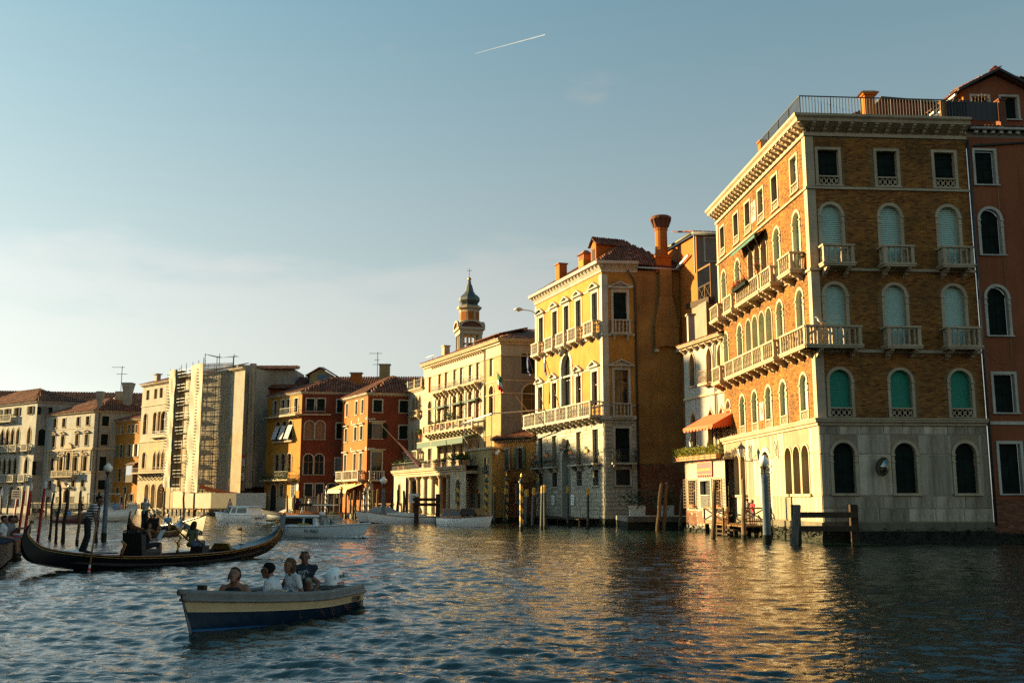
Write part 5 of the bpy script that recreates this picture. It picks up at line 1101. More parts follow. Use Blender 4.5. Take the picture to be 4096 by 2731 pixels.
# columned loggia in front
P0_, P1_ = (-4.47, 97.5), along((-4.47, 97.5), (-.4103, .912), 23)
lg = thing('columned_loggia', (-9, 107, 0), 'cream ground floor loggia with tall round columns and an iron railed terrace', 'loggia'); FJ = Fac(lg, P0_, P1_)
FJ.win(2.2, 1.95, .9, 2.15, 'round', 'grille', sur=.12, n=5); FJ.win(20.9, 1.6, 1.0, 2.4, 'round', 'board', 'shutter_olive', sur=.14, n=5)
FJ.wall(0, 4.3, .6, 4.7, 'plaster_ivory'); FJ.wall(18.6, 23, .6, 4.7, 'plaster_ivory'); FJ.mb().box(4.3, 18.6, -4.4, -4.3, .6, 4.8).build('rear_wall', 'brick_red', lg)
for a in (5.65, 8.05, 10.4, 12.85, 15.2, 17.75): FJ.col(a, .65, 4.62, .26, -.35, 'stone')
FJ.mb().box(0, 23, -4.4, .02, 4.7, 5.0).build('lintel', 'stone', lg); sweep(lg, [P0_, P1_], corn(5.0, 5.5, .45), 'stone', side=-1); FJ.mb().box(0, 23, -4.5, .1, 5.5, 5.55).build('terrace_floor', 'stone_grey', lg)
iron_rail(FJ, .1, 22.9, 5.55, .3, .75, step=.35); FJ.mb().box(0, 23, -4.4, 0, .5, .6).build('floor', 'stone', lg); FJ.mb().box(-.1, 23.1, -3, .3, -1.5, .5).build('wet_footing', 'algae', lg)
for k, (a, s_) in enumerate(((21.9, 1.0), (20, .9), (2.2, .9), (4.3, .9), (1.1, 1.0), (7, .5), (9.5, .5), (12.7, .5))):
    p = thing('terrace_yucca', FJ.T(a, -.3, 5.55), 'spiky long leaved plant in a pot on the loggia terrace', 'plant', 'spiky plants on the loggia terrace'); MB(FJ.T).lathe([(.2, 0), (.3, .45)], (a, -.3, 5.55), 8).build('pot', 'terracotta', p); b = MB()
    for _ in range(46):
        t = random.uniform(0, 6.28); e = random.uniform(.3, 1.3); L_ = s_ * random.uniform(.8, 1.5); q = Vector(FJ.T(a, -.3, 6.0)); d = Vector((math.cos(t) * math.cos(e), math.sin(t) * math.cos(e), math.sin(e))); w = d.cross(Vector((0, 0, 1))).normalized() * .04
        b.add([tuple(q - w), tuple(q + w), tuple(q + d * L_ * .6 + w), tuple(q + d * L_ + Vector((0, 0, -.15 * L_))), tuple(q + d * L_ * .6 - w)], [(0, 1, 2, 3, 4)])
    b.build('foliage', 'leaf', p, kind='stuff')
t = thing('furled_flagpole', FJ.T(13.5, .3, 5.6), 'slanting pole with a furled dark red flag on the loggia terrace', 'flag'); FJ.mb().tube([(12.5, .2, 5.6), (18.6, 3.0, 10.6)], .06, 6).build('flag_pole', 'wood_dark', t); FJ.mb().tube([(12.7, .3, 5.8), (14.2, 1.0, 7.0), (16, 1.8, 8.5)], [.25, .18, .06], 6).build('cloth', 'boat_red', t)

# small cream house with terrace
SC0 = (-1.93, 95.0); SC1 = along(SC0, (-.4103, .912), 7.0); SC2 = (SC0[0] + 1.2, SC0[1] + 3.6)
sh = thing('small_cream_house', (*SC0, 0), 'small cream two storey house with iron window balconies and a railed roof terrace', 'house'); FSM = Fac(sh, SC0, SC1); FSS = Fac(sh, SC0, SC2)
for a in (1.33, 5.1): FSM.win(a, 4.55, .9, 1.6, 'rect', 'grille', sur=.12, n=4, rail=.75); FSM.win(a, 1.5, .9, 1.25, 'rect', 'board', 'shutter_olive', sur=.12)
FSM.win(3.28, .7, 1.3, 2.5, 'round', 'board', 'wood_warm', sur=.2, sill=0, n=5, name='doorway')
FSM.wall(0, 7, .5, 7.0, 'plaster_buff'); FSS.wall(0, 3.79, .5, 7.0, 'plaster_buff', 'side_wall'); sweep(sh, [SC2, SC0, SC1], [(-.1, 6.95), (.18, 6.95), (.22, 7.15), (-.1, 7.15)], 'stone', side=-1); sweep(sh, [SC2, SC0, SC1], [(-.1, -1.5), (.15, -1.5), (.15, .5), (-.1, .5)], 'algae', 'wet_footing', side=-1)
MB().poly([(*SC0, 7.1), (*SC1, 7.1), (SC1[0] + 1.2, SC1[1] + 3.6, 7.1), (*SC2, 7.1)]).build('terrace_floor', 'stone_grey', sh); iron_rail(FSM, .05, 6.9, 7.15, .1, 1.0, step=.22, curly=False, mat='iron_rust')
b = MB()
for p in ((SC0[0], SC0[1]), SC1): b.beam((*p, 7.1), (*p, 10.4), .07, .07)
b.beam((SC0[0], SC0[1], 10.3), (SC1[0], SC1[1], 9.9), .12, .1); b.beam((SC0[0], SC0[1], 10.3), (6.2, 98.2, 11.2), .12, .1); b.build('awning_frame', 'gutter_zinc', sh)
for i in range(3):
    c = thing('dome_camera', FSS.T(.3 + .35 * i, .2, 6.6), 'white dome camera bracketed to the corner of the small cream house', 'camera', 'dome cameras'); b = MB(FSS.T); ell(b, (.3 + .35 * i, .35, 6.5 + .12 * i), (.15, .15, .17)); b.build('dome', 'paint_white', c, smooth=True); MB(FSS.T).beam((.3 + .35 * i, 0, 6.7 + .1 * i), (.3 + .35 * i, .35, 6.7 + .1 * i), .05, .05).build('bracket', 'paint_white', c)
# small brick house
BH0, BH1 = (2.25, 98.95), (-1.75, 102.4)
bh = thing('small_brick_house', (0, 100, 0), 'small orange brick house with a low tiled roof and peeling pink lower wall', 'house'); FB = Fac(bh, BH0, BH1)
FB.win(1.95, 5.2, .72, 2.1, 'rect', 'open', sur=.12, smat='stone_white', bars='shutter_olive'); FB.win(3.75, 5.15, .75, 2.1, 'rect', 'board', 'shutter_sage', sur=.12, smat='stone_white')
FB.win(2.0, 1.9, .75, 1.75, 'rect', 'grille', sur=.12, smat='stone_white'); FB.win(3.85, 1.9, .75, 1.75, 'rect', 'grille', sur=.12, smat='stone_white')
FB.wall(0, 5.4, .5, 8.15, 'plaster_orange', 'wall', o=-.02); brickwork(FB, 0, 5.4, 3.9, 7.9, 'brick_orange', .3, .10, o=-.02); brickwork(FB, 0, 5.4, .6, 5.2, 'brick_red', .3, .10, o=-.015, keep=.85, shape=lambda x, z: z < 3.9 + .5 * math.sin(x * 3)); FB.mb().box(0, 5.4, -.02, .12, -1.5, .5).build('wet_footing', 'algae', bh)
FB.mb().box(-.1, 5.5, -.1, .3, 8.12, 8.28).build('eave', 'stone', bh)
for a in frange(.2, 5.2, 20): FB.mb().box(a - .06, a + .06, 0, .22, 7.95, 8.119).build('eave_block', 'stone', bh)
roof_plane(bh, [FB.T(-.2, .4, 8.3), FB.T(5.6, .4, 8.3), FB.T(5.6, -3, 9.6), FB.T(-.2, -3, 9.6)], .24, .42); b = FB.mb(); b.tube([(-.1, .42, 8.25), (5.5, .42, 8.2)], .08, 6); b.build('gutter', 'shutter_green', bh)

# ---------------------------------------------------------------- bell tower behind
cx, cy = -5.9, 135.0
bt = thing('bell_tower', (cx, cy, 0), 'brick and stone bell tower with onion dome, ball and cross behind the cream palace', 'bell tower')
def sq(b, h, z0, z1, a=R(14), k=1): 
    vs = [(cx + hh * math.cos(a + R(45) + i * R(90)) * 1.414, cy + hh * math.sin(a + R(45) + i * R(90)) * 1.414, z) for z, hh in ((z0, h), (z1, h * k)) for i in range(4)]
    return b.add(vs, [(0, 3, 2, 1), (4, 5, 6, 7), (0, 1, 5, 4), (1, 2, 6, 5), (2, 3, 7, 6), (3, 0, 4, 7)])
b = MB(); sq(b, 1.55, 0, 21.6); b.build('shaft', 'brick_red', bt)
for i in range(4):
    t = R(14) + R(45) + i * R(90); MB().box(-.28, .28, -.28, .28, 21.6, 24.4)
    b = MB(lambda x, y, z: (cx + x, cy + y, z)); px, py = 1.3 * 1.414 * math.cos(t), 1.3 * 1.414 * math.sin(t); b.box(px - .26, px + .26, py - .26, py + .26, 21.6, 24.4); b.build('corner_pier', 'stone', bt)
    t2 = R(14) + i * R(90)
    for s_ in (-.5, .5):
        b = MB(); b.lathe([(.17, 0), (.15, 2.5), (.2, 2.6)], (cx + 1.35 * math.cos(t2) - s_ * math.sin(t2), cy + 1.35 * math.sin(t2) + s_ * math.cos(t2), 21.7), 8); b.build('column', 'stone', bt)
b = MB(); b.lathe([(.1, .9), (.28, .8), (.36, .25), (.5, 0)], (cx, cy, 22.3), 12); b.build('bell', 'bronze', bt, smooth=True); MB().beam((cx - 1.2, cy, 23.3), (cx + 1.2, cy, 23.3), .15, .2).build('bell_beam', 'wood_dark', bt)
b = MB(); sq(b, 1.6, 24.4, 25.0); sq(b, 1.85, 25.0, 25.35); b.build('entablature', 'stone', bt)
for i in range(4):
    t2 = R(14) + i * R(90); F_ = Fac(bt, (cx + 1.62 * math.cos(t2) - 1.75 * -math.sin(t2), cy + 1.62 * math.sin(t2) - 1.75 * math.cos(t2)), (cx + 1.62 * math.cos(t2) + 1.75 * -math.sin(t2), cy + 1.62 * math.sin(t2) + 1.75 * math.cos(t2))); F_.n = (math.cos(t2), math.sin(t2))
    b = F_.mb(); pts = [(1.75 - 1.75 * math.cos(math.pi * k / 12), 0, 25.36 + 1.0 * math.sin(math.pi * k / 12)) for k in range(13)]
    for k in range(12):
        a, c = pts[k], pts[k + 1]; i0 = (1.75 + (a[0] - 1.75) * .8, 0, 25.36 + (a[2] - 25.36) * .76); i1 = (1.75 + (c[0] - 1.75) * .8, 0, 25.36 + (c[2] - 25.36) * .76); b.prism([a, c, i1, i0], (0, .28, 0))
    b.build('curved_pediment', 'stone', bt); b = F_.mb(); b.prism([(1.75 + (p[0] - 1.75) * .8, -.3, 25.36 + (p[2] - 25.36) * .78) for p in pts], (0, .35, 0)); b.build('tympanum', 'brick_red', bt)
oa8 = R(14 + 22.5)
b = MB(); b.lathe([(1.42, 25.3), (1.42, 28.0)], (cx, cy, 0), 8, a0=oa8); b.build('drum', 'stone', bt)
for k in range(8):
    t = oa8 + R(22.5) + k * R(45); rr = 1.42 * math.cos(R(22.5)) + .02; u = (-math.sin(t), math.cos(t)); b = MB(); b.add([(cx + rr * math.cos(t) + u[0] * w, cy + rr * math.sin(t) + u[1] * w, z) for w, z in ((-.40, 26.4), (.40, 26.4), (.40, 27.6), (-.40, 27.6))], [(0, 1, 2, 3)]); b.build('brick_panel', 'plaster_orange', bt)
b = MB(); b.lathe([(1.45, 27.9), (1.72, 28.1), (1.75, 28.35), (1.5, 28.45)], (cx, cy, 0), 8, a0=oa8); b.build('drum_cornice', 'stone', bt)
b = MB(); b.lathe([(1.5, 28.45), (1.15, 28.75), (1.3, 28.95), (1.48, 29.25), (1.46, 29.6), (1.25, 29.9), (.85, 30.2), (.6, 30.6), (.48, 31.1), (.36, 31.5), (.22, 31.7), (.26, 31.9), (.15, 32.1)], (cx, cy, 0), 8, a0=oa8); b.build('onion_dome', 'lead', bt)
b = MB(); ell(b, (cx, cy, 32.35), (.27, .27, .27), n=12); b.build('ball', 'bronze', bt, smooth=True); b = MB(); b.beam((cx, cy, 32.6), (cx, cy, 33.9), .05, .05); b.beam((cx - .32, cy, 33.55), (cx + .32, cy, 33.55), .05, .05); b.build('cross', 'iron', bt)

# ---------------------------------------------------------------- orange house, amber house and the long tiled roofs
def house(name, label, C0, d, L, Rt, zt, mat, mats, smat, wins, swins, eave=.35, roofz=2.6, smatw='stone', den=True):
    root = thing(name, (*C0, 0), label, 'house'); C1 = along(C0, d, L); Fl = Fac(root, C0, C1); Fs = Fac(root, C0, Rt)
    for w in wins: Fl.win(*w[:5], **w[5])
    for w in swins: Fs.win(*w[:5], **w[5])
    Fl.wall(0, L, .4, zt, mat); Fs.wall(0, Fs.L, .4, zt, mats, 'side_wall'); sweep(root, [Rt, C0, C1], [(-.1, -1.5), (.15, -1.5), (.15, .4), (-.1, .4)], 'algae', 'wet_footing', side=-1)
    sweep(root, [Rt, C0, C1], corn(zt, zt + .3, eave), smat, side=-1)
    if den:
        for F_ in (Fl, Fs): brackets(F_, frange(.2, F_.L - .1, int(F_.L / .45)), zt + .1, .2, eave * .7, .22)
    Bk = (Rt[0] + d[0] * L, Rt[1] + d[1] * L); z = zt + .3
    m0 = ((C0[0] + Rt[0]) / 2 + d[0] * L * .35, (C0[1] + Rt[1]) / 2 + d[1] * L * .35, z + roofz); m1 = ((C1[0] + Bk[0]) / 2 - d[0] * L * .35, (C1[1] + Bk[1]) / 2 - d[1] * L * .35, z + roofz)
    roof_plane(root, [Fl.T(0, eave, z), Fl.T(L, eave, z), m1, m0], .34, .55); roof_plane(root, [Fs.T(0, eave, z), Fs.T(Fs.L, eave, z), m0], .34, .55)
    MB().add([(*Rt, 0), (*Bk, 0), (*C1, 0), (*Rt, z), (*Bk, z), (*C1, z)], [(0, 1, 4, 3), (1, 2, 5, 4)]).build('rear_wall', mats, root)
    MB().add([(*Rt, z), (*Bk, z), m1, m0, (*C1, z)], [(0, 1, 2, 3), (1, 4, 2)]).build('rear_roof', 'tile_bed', root)
    return root, Fl, Fs
K = dict
sw_ = K(sur=.14, smat='stone_white', n=4, sill=.08)
wl = []
for a in (1.85, 4.1, 7.75): wl += [(a, 13.1, .85, 1.75, 'rect', K(fill='shut', **sw_)), (a + .2, 9.75, .95, 1.75, 'rect', K(fill='shut', hood='flat', **sw_)), (a + .2, 5.3, .95, 2.75, 'rect', K(fill='glass', hood='flat', **sw_))]
wsl = [(1.25, 13.15, 1.1, 1.55, 'rect', K(fill='shut', **sw_)), (1.25, 9.8, 1.2, 1.85, 'rect', K(fill='open', hood='flat', **sw_)), (1.25, 5.6, 1.3, 2.5, 'rect', K(fill='glass', hood='flat', **sw_)), (4.6, 9.8, 1.1, 1.7, 'rect', K(fill='shut', **sw_)), (4.6, 13.15, 1.1, 1.55, 'rect', K(fill='shut', **sw_))]
LC = (-18.28, 126.0); LDv = Vector((-.55, 1)).normalized(); LD = (LDv.x, LDv.y)
og, Fog, Fogs = house('orange_canal_house', 'narrow bright orange house with white window frames and stone balconies by the mooring poles', LC, LD, 9.6, (-9.6, 128.4), 15.3, 'plaster_orange', 'plaster_redbrown', 'stone_white', wl, wsl)  # side wall is the same paint, its shade put into a darker red
balcony(Fog, .9, 6.6, 4.75, .8, 1.1, 10, 2, 'stone_white', BAL2, piers=(3.0,)); balcony(Fog, 7.0, 9.4, 4.75, .8, 1.1, 5, 2, 'stone_white', BAL2); balcony(Fogs, .3, 2.2, 4.65, .7, 1.1, 5, 2, 'stone_white', BAL2)
for z0, z1 in ((12.2, 12.5), (8.3, 8.8)):
    Fog.mb().box(0, .5, -.002, .06, z0, z1).build('quoin', 'stone_white', og); Fogs.mb().box(0, 1.0, -.002, .06, z0, z1 - .15).build('quoin', 'stone_white', og)
for a, z in ((3.1, 12.4), (5.8, 12.2), (5.8, 8.7)): Fog.mb().box(a - .2, a + .2, -.002, .05, z - .2, z + .2).build('stone_plate', 'stone_white', og)
Fogs.mb().box(.0, .9, -.002, .05, .5, 4.3).build('base_stone', 'stone', og)
oaw = thing('cafe_awning', Fog.T(4, 1, 3.6), 'ragged cream cafe awning at the foot of the orange canal house', 'awning'); b = Fog.mb(); b.add([(1, .05, 4.2), (9, .05, 4.2), (9, 2.2, 3.4), (1, 2.2, 3.4), (9, 2.25, 3.0), (1, 2.25, 3.0)], [(0, 1, 2, 3), (3, 2, 4, 5)]); b.build('canopy', 'awning_cream', oaw); b = Fog.mb()
for a in (1.2, 5, 8.8): b.beam((a, 2.1, .5), (a, 2.1, 3.4), .06, .06)
b.build('posts', 'iron', oaw)
MC = (-28.77, 136.0); MDv = Vector((-.91, 1)).normalized(); MD = (MDv.x, MDv.y)
wl = [(a, 14.1, 1.0, 1.9, 'rect', K(fill='glass', **sw_)) for a in (1.5, 3.7, 5.15, 7.35)] + [(a, 10.3, 1.25, 2.75, 'round', K(fill='dark', sur=.12, sill=0, n=5)) for a in (2.85, 4.6, 6.35)] + [(a, 5.9, 1.25, 2.6, 'round', K(fill='glass', sur=.14, sill=0, n=5, imp=True)) for a in (2.85, 4.6, 6.3)] + [(4.7, 2.6, .95, 1.7, 'rect', K(fill='grille', **sw_)), (1.55, 2.6, .95, 1.7, 'rect', K(fill='grille', **sw_)), (7.1, .6, 2.0, 3.7, 'round', K(fill='dark', sur=.25, sill=0, n=5, name='doorway'))]
wsl = [(1.15, 14.15, 1.05, 1.7, 'rect', K(fill='shut', rail=.5, **sw_)), (2.57, 14.15, 1.05, 1.7, 'rect', K(fill='shut', rail=.5, **sw_)), (5.25, 14.0, 1.0, 1.75, 'rect', K(fill='shut', **sw_))] + [(a, 10.3, 1.25, 2.5, 'round', K(fill='board', fm='shutter_brown', sur=.12, smat='stone_white', n=5)) for a in (1.1, 2.55)] + [(a, 5.55, 1.25, 2.75, 'round', K(fill='glass', sur=.12, smat='stone_white', n=5)) for a in (1.1, 2.55)] + [(5.25, 10.4, 1.0, 2.1, 'rect', K(fill='shut', **sw_)), (5.25, 5.55, 1.05, 2.2, 'rect', K(fill='glass', **sw_))] + [(a, 2.6, 1.0, 1.7, 'rect', K(fill='grille', **sw_)) for a in (1.25, 2.7, 4.4)]
ah, Fah, Fahs = house('amber_house', 'corner house with amber canal front, dark red side wall and striped window awnings', MC, MD, 9.6, (-16.8, 137.5), 16.5, 'plaster_amber', 'plaster_redbrown', 'stone_white', wl, wsl, den=False, roofz=2.2)
Fah.wall(0, 5.9, .4, 2.4, 'stone', 'stone_base', o=.05); Fahs.wall(0, 11, .4, 2.4, 'stone_grey', 'stone_base', o=.05)
o = Fah.mb().box(.3, 9.5, -.002, .8, 13.55, 13.75).build('upper_balcony', 'stone', ah); iron_rail(Fah, .35, 9.4, 13.75, .75, .95, parent=o, step=.3, curly=False); brackets(Fah, frange(.6, 9.2, 10), 13.54, .2, .6, .3, None, o)
Fahs.mb().box(-.3, 4.0, -.002, .5, 13.55, 13.75).build('balcony_return', 'stone', ah)
o = Fah.mb().box(1.4, 8.9, -.002, 1.1, 4.75, 5.0).build('lower_balcony', 'stone', ah); iron_rail(Fah, 1.5, 8.8, 5.0, 1.0, 1.0, parent=o, step=.3); brackets(Fah, frange(1.8, 8.6, 6), 4.74, .25, .9, .35, None, o)
o = Fah.mb().box(1.9, 7.3, -.002, .35, 10.05, 10.25).build('middle_sill', 'stone', ah); iron_rail(Fah, 1.95, 7.25, 10.25, .33, .6, parent=o, step=.25)
for i, a in enumerate((2.85, 4.6, 6.35)):
    t = thing('striped_blind', Fah.T(a, .5, 11), 'striped cloth window awning slanting out from the amber house', 'awning', 'striped awnings on the amber house'); b = Fah.mb(); n_ = 10
    for k in range(n_): x0, x1 = a - .62 + 1.24 * k / n_, a - .62 + 1.24 * (k + 1) / n_; b.add([(x0, .06, 12.4), (x1, .06, 12.4), (x1, .75, 10.5), (x0, .75, 10.5)], [(0, 1, 2, 3)], k % 2)
    b.build('cloth', ['cloth_white', 'cloth_grey'], t); b = Fah.mb(); b.beam((a - .6, .74, 10.5), (a + .6, .74, 10.5), .04, .04); b.build('bar', 'iron', t)
p = thing('balcony_vines', Fah.T(5, 1, 5), 'trailing green plants along the lower iron balcony of the amber house', 'plant'); b = MB(); leaves(b, [Fah.T(random.uniform(1.3, 8.9), random.uniform(.8, 1.25), 4.9 + abs(random.gauss(0, .35))) for _ in range(700)], .12); leaves(b, [Fah.T(random.gauss(1.6, .3), random.uniform(.8, 1.2), random.uniform(5, 7)) for _ in range(120)], .12); b.build('foliage', 'leaf', p, kind='stuff')
MB(Fah.T).box(.1, .5, .06, .1, 3.4, 4.4).build('notice', 'sign_white', ah)
# long tiled roofs and chimneys behind
lr = thing('long_tiled_house', (-24, 150, 0), 'long tiled roofs with dormer behind the amber and orange houses', 'house')
MB().box(-38, -10, 148, 158, 0, 18.6).build('wall', 'plaster_redbrown', lr); roof_plane(lr, [(-38.5, 147.4, 18.5), (-10, 147.4, 18.5), (-12, 153, 20.7), (-37, 153, 20.9)], .36, .6)
dm2 = thing('grey_dormer', (-28.5, 148, 19), 'small roof dormer with a pale blue window and dark gable above the amber house', 'dormer'); MB().prism([(-30.2, 147.6, 18.8), (-26.9, 147.6, 18.8), (-26.9, 147.6, 20.6), (-28.5, 147.6, 21.5), (-30.2, 147.6, 20.6)], (0, 4, 0)).build('wall', 'plaster_buff', dm2); MB().box(-28.9, -27.4, 147.5, 147.59, 19.1, 20.6).build('window', 'cushion_blue', dm2)
for sg_ in (-1, 1): roof_plane(dm2, [(-28.5 + sg_ * 2.2, 147.2, 20.4), (-28.5 + sg_ * 2.2, 151, 20.4), (-28.5, 151, 21.75), (-28.5, 147.2, 21.75)], .36, .6)
lb = thing('upper_roof_block', (-36.5, 150, 0), 'pinkish attic with an overhanging tiled roof beside the scaffolded palace', 'house'); MB().box(-40.5, -32.8, 149, 156, 0, 21.6).build('wall', 'plaster_pale', lb); roof_plane(lb, [(-41, 148.2, 21.5), (-32, 148.2, 21.5), (-33, 153, 22.6), (-40, 153, 22.6)], .36, .6)
for x, y, z0, z1, lab in ((-22.2, 141, 18, 19.9, 'orange square chimney rising from the amber house roof'), (-19.2, 149, 18.8, 22.2, 'pinkish square chimney on the long tiled roof')):
    c = thing('roof_chimney', (x, y, z0), lab, 'chimney'); MB().box(x - .75, x + .75, y - .5, y + .5, z0 - .6, z1).build('shaft', 'plaster_orange' if z1 < 21 else 'plaster_buff', c); MB().box(x - .9, x + .9, y - .6, y + .6, z1, z1 + .15).build('cap', 'stone_grey', c)
an = thing('tv_antenna', (-20.3, 149, 20), 'dark roof aerial with a cluster of crossbars on the long tiled roof', 'antenna'); b = MB(); b.beam((-20.3, 149, 20), (-20.3, 149, 24.2), .08, .08); b.build('mast', 'iron', an); b = MB()
for z, w in ((24, 1.3), (23, .5), (22.3, .7)): b.beam((-20.3 - w, 149, z), (-20.3 + w * .5, 149, z), .06, .06)
b.build('crossbars', 'iron', an, kind='stuff')

# ---------------------------------------------------------------- weathered veneto-byzantine palace and scaffold
OC = (-50.1, 153.0); OD = (-.7071, .7071); OL = along(OC, OD, 15.6)
by = thing('arcaded_palace', (*OC, 0), 'weathered cream palace with round arched windows and a crumbling arcaded ground floor', 'palace'); FO2 = Fac(by, along(OC, OD, -17), OL); S0 = 17
def ow(a, *r, **k): FO2.win(a + S0, *r, **k)
for a in (2.9, 5.15, 8.85, 10.8, 13.6): ow(a, 18.3, .95, 1.6, 'rect', 'dark', sur=.06, pr=.03, n=4, sill=0)
for a, w in ((3.9, 1.2), (7.5, 1.9), (10.55, 1.25), (13.95, 1.35)): ow(a, 12.7, w, 3.4, 'round', 'glass', sur=.1, n=5, sill=0)
for a in (5.3, 9.05): ow(a, 12.9, .8, 3.2, 'rect', 'glass', sur=.08, n=4, sill=0)
for a in (4.25, 5.65, 7.1, 8.5, 9.95): ow(a, 6.9, 1.0, 2.9, 'ogee', 'dark', sur=.16, n=4, sill=0)
ow(13.7, 7.1, 1.2, 2.7, 'round', 'glass', sur=.14, n=5, sill=0)
for a, w in ((7.0, 2.6), (9.75, 1.4), (12.0, 1.5)): ow(a, .9, w, 3.75, 'round', 'dark', sur=.2, n=6, sill=0, dep=.9)
FO2.wall(0, S0 + 15.6, 11.5, 20.6, 'plaster_pale'); FO2.wall(0, S0 + 15.6, .4, 11.5, 'plaster_byz', 'lower_wall'); FO2.string(S0, S0 + 15.6, 17.2, 17.4, .12); FO2.string(S0, S0 + 15.6, 11.35, 11.6, .12)
FO2.mb().box(0, S0 + 15.6, -.02, .15, -1.5, .4).build('wet_footing', 'algae', by)
sweep(by, [FO2.T(0, 0, 0)[:2], OL], corn(20.5, 20.85, .5), 'stone', side=-1); roof_plane(by, [FO2.T(S0 - 9, .5, 20.9), FO2.T(S0 + 16, .5, 20.9), FO2.T(S0 + 13, -5, 22.6), FO2.T(S0 - 9, -5, 22.6)], .36, .6)
MB().add([(*OL, 0), (OL[0] + 6, OL[1] + 8, 0), (OL[0] + 6, OL[1] + 8, 20.8), (*OL, 20.8)], [(0, 1, 2, 3)]).build('end_wall', 'plaster_pale', by)
o = FO2.mb().box(S0 + 4.2, S0 + 11.2, -.002, .7, 11.9, 12.1).build('upper_balcony', 'stone', by); iron_rail(FO2, S0 + 4.3, S0 + 11.1, 12.1, .65, .8, parent=o, step=.3, curly=False)
o = FO2.mb().box(S0 + 2.0, S0 + 16, -.002, 1.0, 6.3, 6.45).build('long_balcony', 'stone', by); iron_rail(FO2, S0 + 2, S0 + 16, 6.45, .95, .75, parent=o, step=.3, curly=False, mat='iron_rust')
for a in frange(S0 + 2.5, S0 + 15.5, 11): FO2.mb().beam((a, .9, 6.28), (a, 0, 5.2), .08, .08).build('strut', 'wood_dark', by)
for k in range(7): b = FO2.mb(); b.lathe([(.3, 0), (.3, .06), (.2, .08), (0, .06)], n=10); oo = inst(b.mesh('roundel', 'stone_grey', True), 'roundel', (0, 0, 0), by); oo.location = Vector(FO2.T(S0 + 3.6 + k * 1.15, .02, 10.6)) - ORG[by]; oo.rotation_euler = (R(90), 0, FO2.rz); oo.scale = (1, 1.5, 1)
FO2.mb().box(S0 + 11.8, S0 + 12.6, -1.2, -.5, 20.8, 22.4).box(S0 + 11.6, S0 + 12.8, -1.4, -.3, 22.4, 22.55).build('chimney', 'plaster_pale', by)
sf = thing('scaffolding', (-42, 147, 0), 'tall builders scaffolding wrapped in beige sheeting and netting against the palace front', 'scaffold')
FN = Fac(sf, along(OC, OD, 1.9), along(OC, OD, -17.5))      # s runs towards the amber house
T_ = lambda a, o_, z: FN.T(a, o_, z)
def sheet(a0, a1, o0, o1, z0, z1, mat='tarp_beige', name='sheeting', amp=.10):
    b = FN.mb(); nx, nz_ = max(4, int(abs(a1 - a0) * 2.5) + 3), 26; vs = []
    for j in range(nz_ + 1):
        for i in range(nx + 1):
            t, u = i / nx, j / nz_; w = amp * math.sin(t * 7 + u * 3) * math.sin(u * 19 + t * 2) + amp * .5 * math.sin(u * 41 + t * 5)
            vs.append((a0 + (a1 - a0) * t, o0 + (o1 - o0) * t + w, z0 + (z1 - z0) * u))
    b.add(vs, [(j * (nx + 1) + i, j * (nx + 1) + i + 1, (j + 1) * (nx + 1) + i + 1, (j + 1) * (nx + 1) + i) for j in range(nz_) for i in range(nx)]); return b.build(name, mat, sf, smooth=True)
sheet(0, 2.1, 2.2, 2.2, 4.0, 21.9); sheet(2.1, 2.12, 2.2, .6, 4, 21.8); sheet(7.2, 11.0, 2.3, 2.3, 3.2, 22.0)
# netted bay turned to the canal bend, and the grey sheet beyond it
NB0 = T_(11.0, 2.3, 0); NB1 = (NB0[0] + 4.7, NB0[1] - 1.3, 0); NB2 = (NB1[0] + 2.6, NB1[1] - .5, 0); NB3 = (NB2[0] + .9, NB2[1] + .2, 0)
def hang(p, q, z0, z1, mat, amp=.06, name='netting'):
    b = MB(); nx, nz_ = 10, 24; vs = []; n_ = Vector((q[1] - p[1], p[0] - q[0], 0)).normalized()
    for j in range(nz_ + 1):
        for i in range(nx + 1):
            t, u = i / nx, j / nz_; w = amp * (math.sin(t * 9 + u * 4) + .6 * math.sin(u * 17 - t * 6)) * (1.2 - u * .6); vs.append((p[0] + (q[0] - p[0]) * t + n_.x * w, p[1] + (q[1] - p[1]) * t + n_.y * w, z0 + (z1 - z0) * u))
    b.add(vs, [(j * (nx + 1) + i, j * (nx + 1) + i + 1, (j + 1) * (nx + 1) + i + 1, (j + 1) * (nx + 1) + i) for j in range(nz_) for i in range(nx)]); return b.build(name, mat, sf, smooth=True)
hang(NB0, NB1, 3.4, 21.9, 'mesh_netting'); hang(NB1, NB2, 3.4, 21.5, 'tarp_beige', .18, 'sheeting'); hang(NB2, NB3, 3.8, 21.7, 'tarp_beige', .08, 'sheeting'); hang(NB3, (NB3[0] + 1.2, NB3[1] + 6, 0), 4, 21, 'tarp_beige', .1, 'sheeting')
STD = shared('standard', lambda b: b.lathe([(.05, 0), (.05, 1)], n=5), 'iron'); PLK = shared('scaffold_board', lambda b: b.box(-.5, .5, -.5, .5, -.5, .5), 'wood_grey'); LDG = shared('ledger', lambda b: b.box(-.5, .5, -.5, .5, -.5, .5), 'iron')
for a in (0, 2.1, 3.6, 5.2, 7.2, 9, 11):
    for o_ in (.5, 2.05): inst(STD, 'standard', T_(a, o_, .4), sf, 0, (.8, .8, 21.5 + random.uniform(0, .7)))
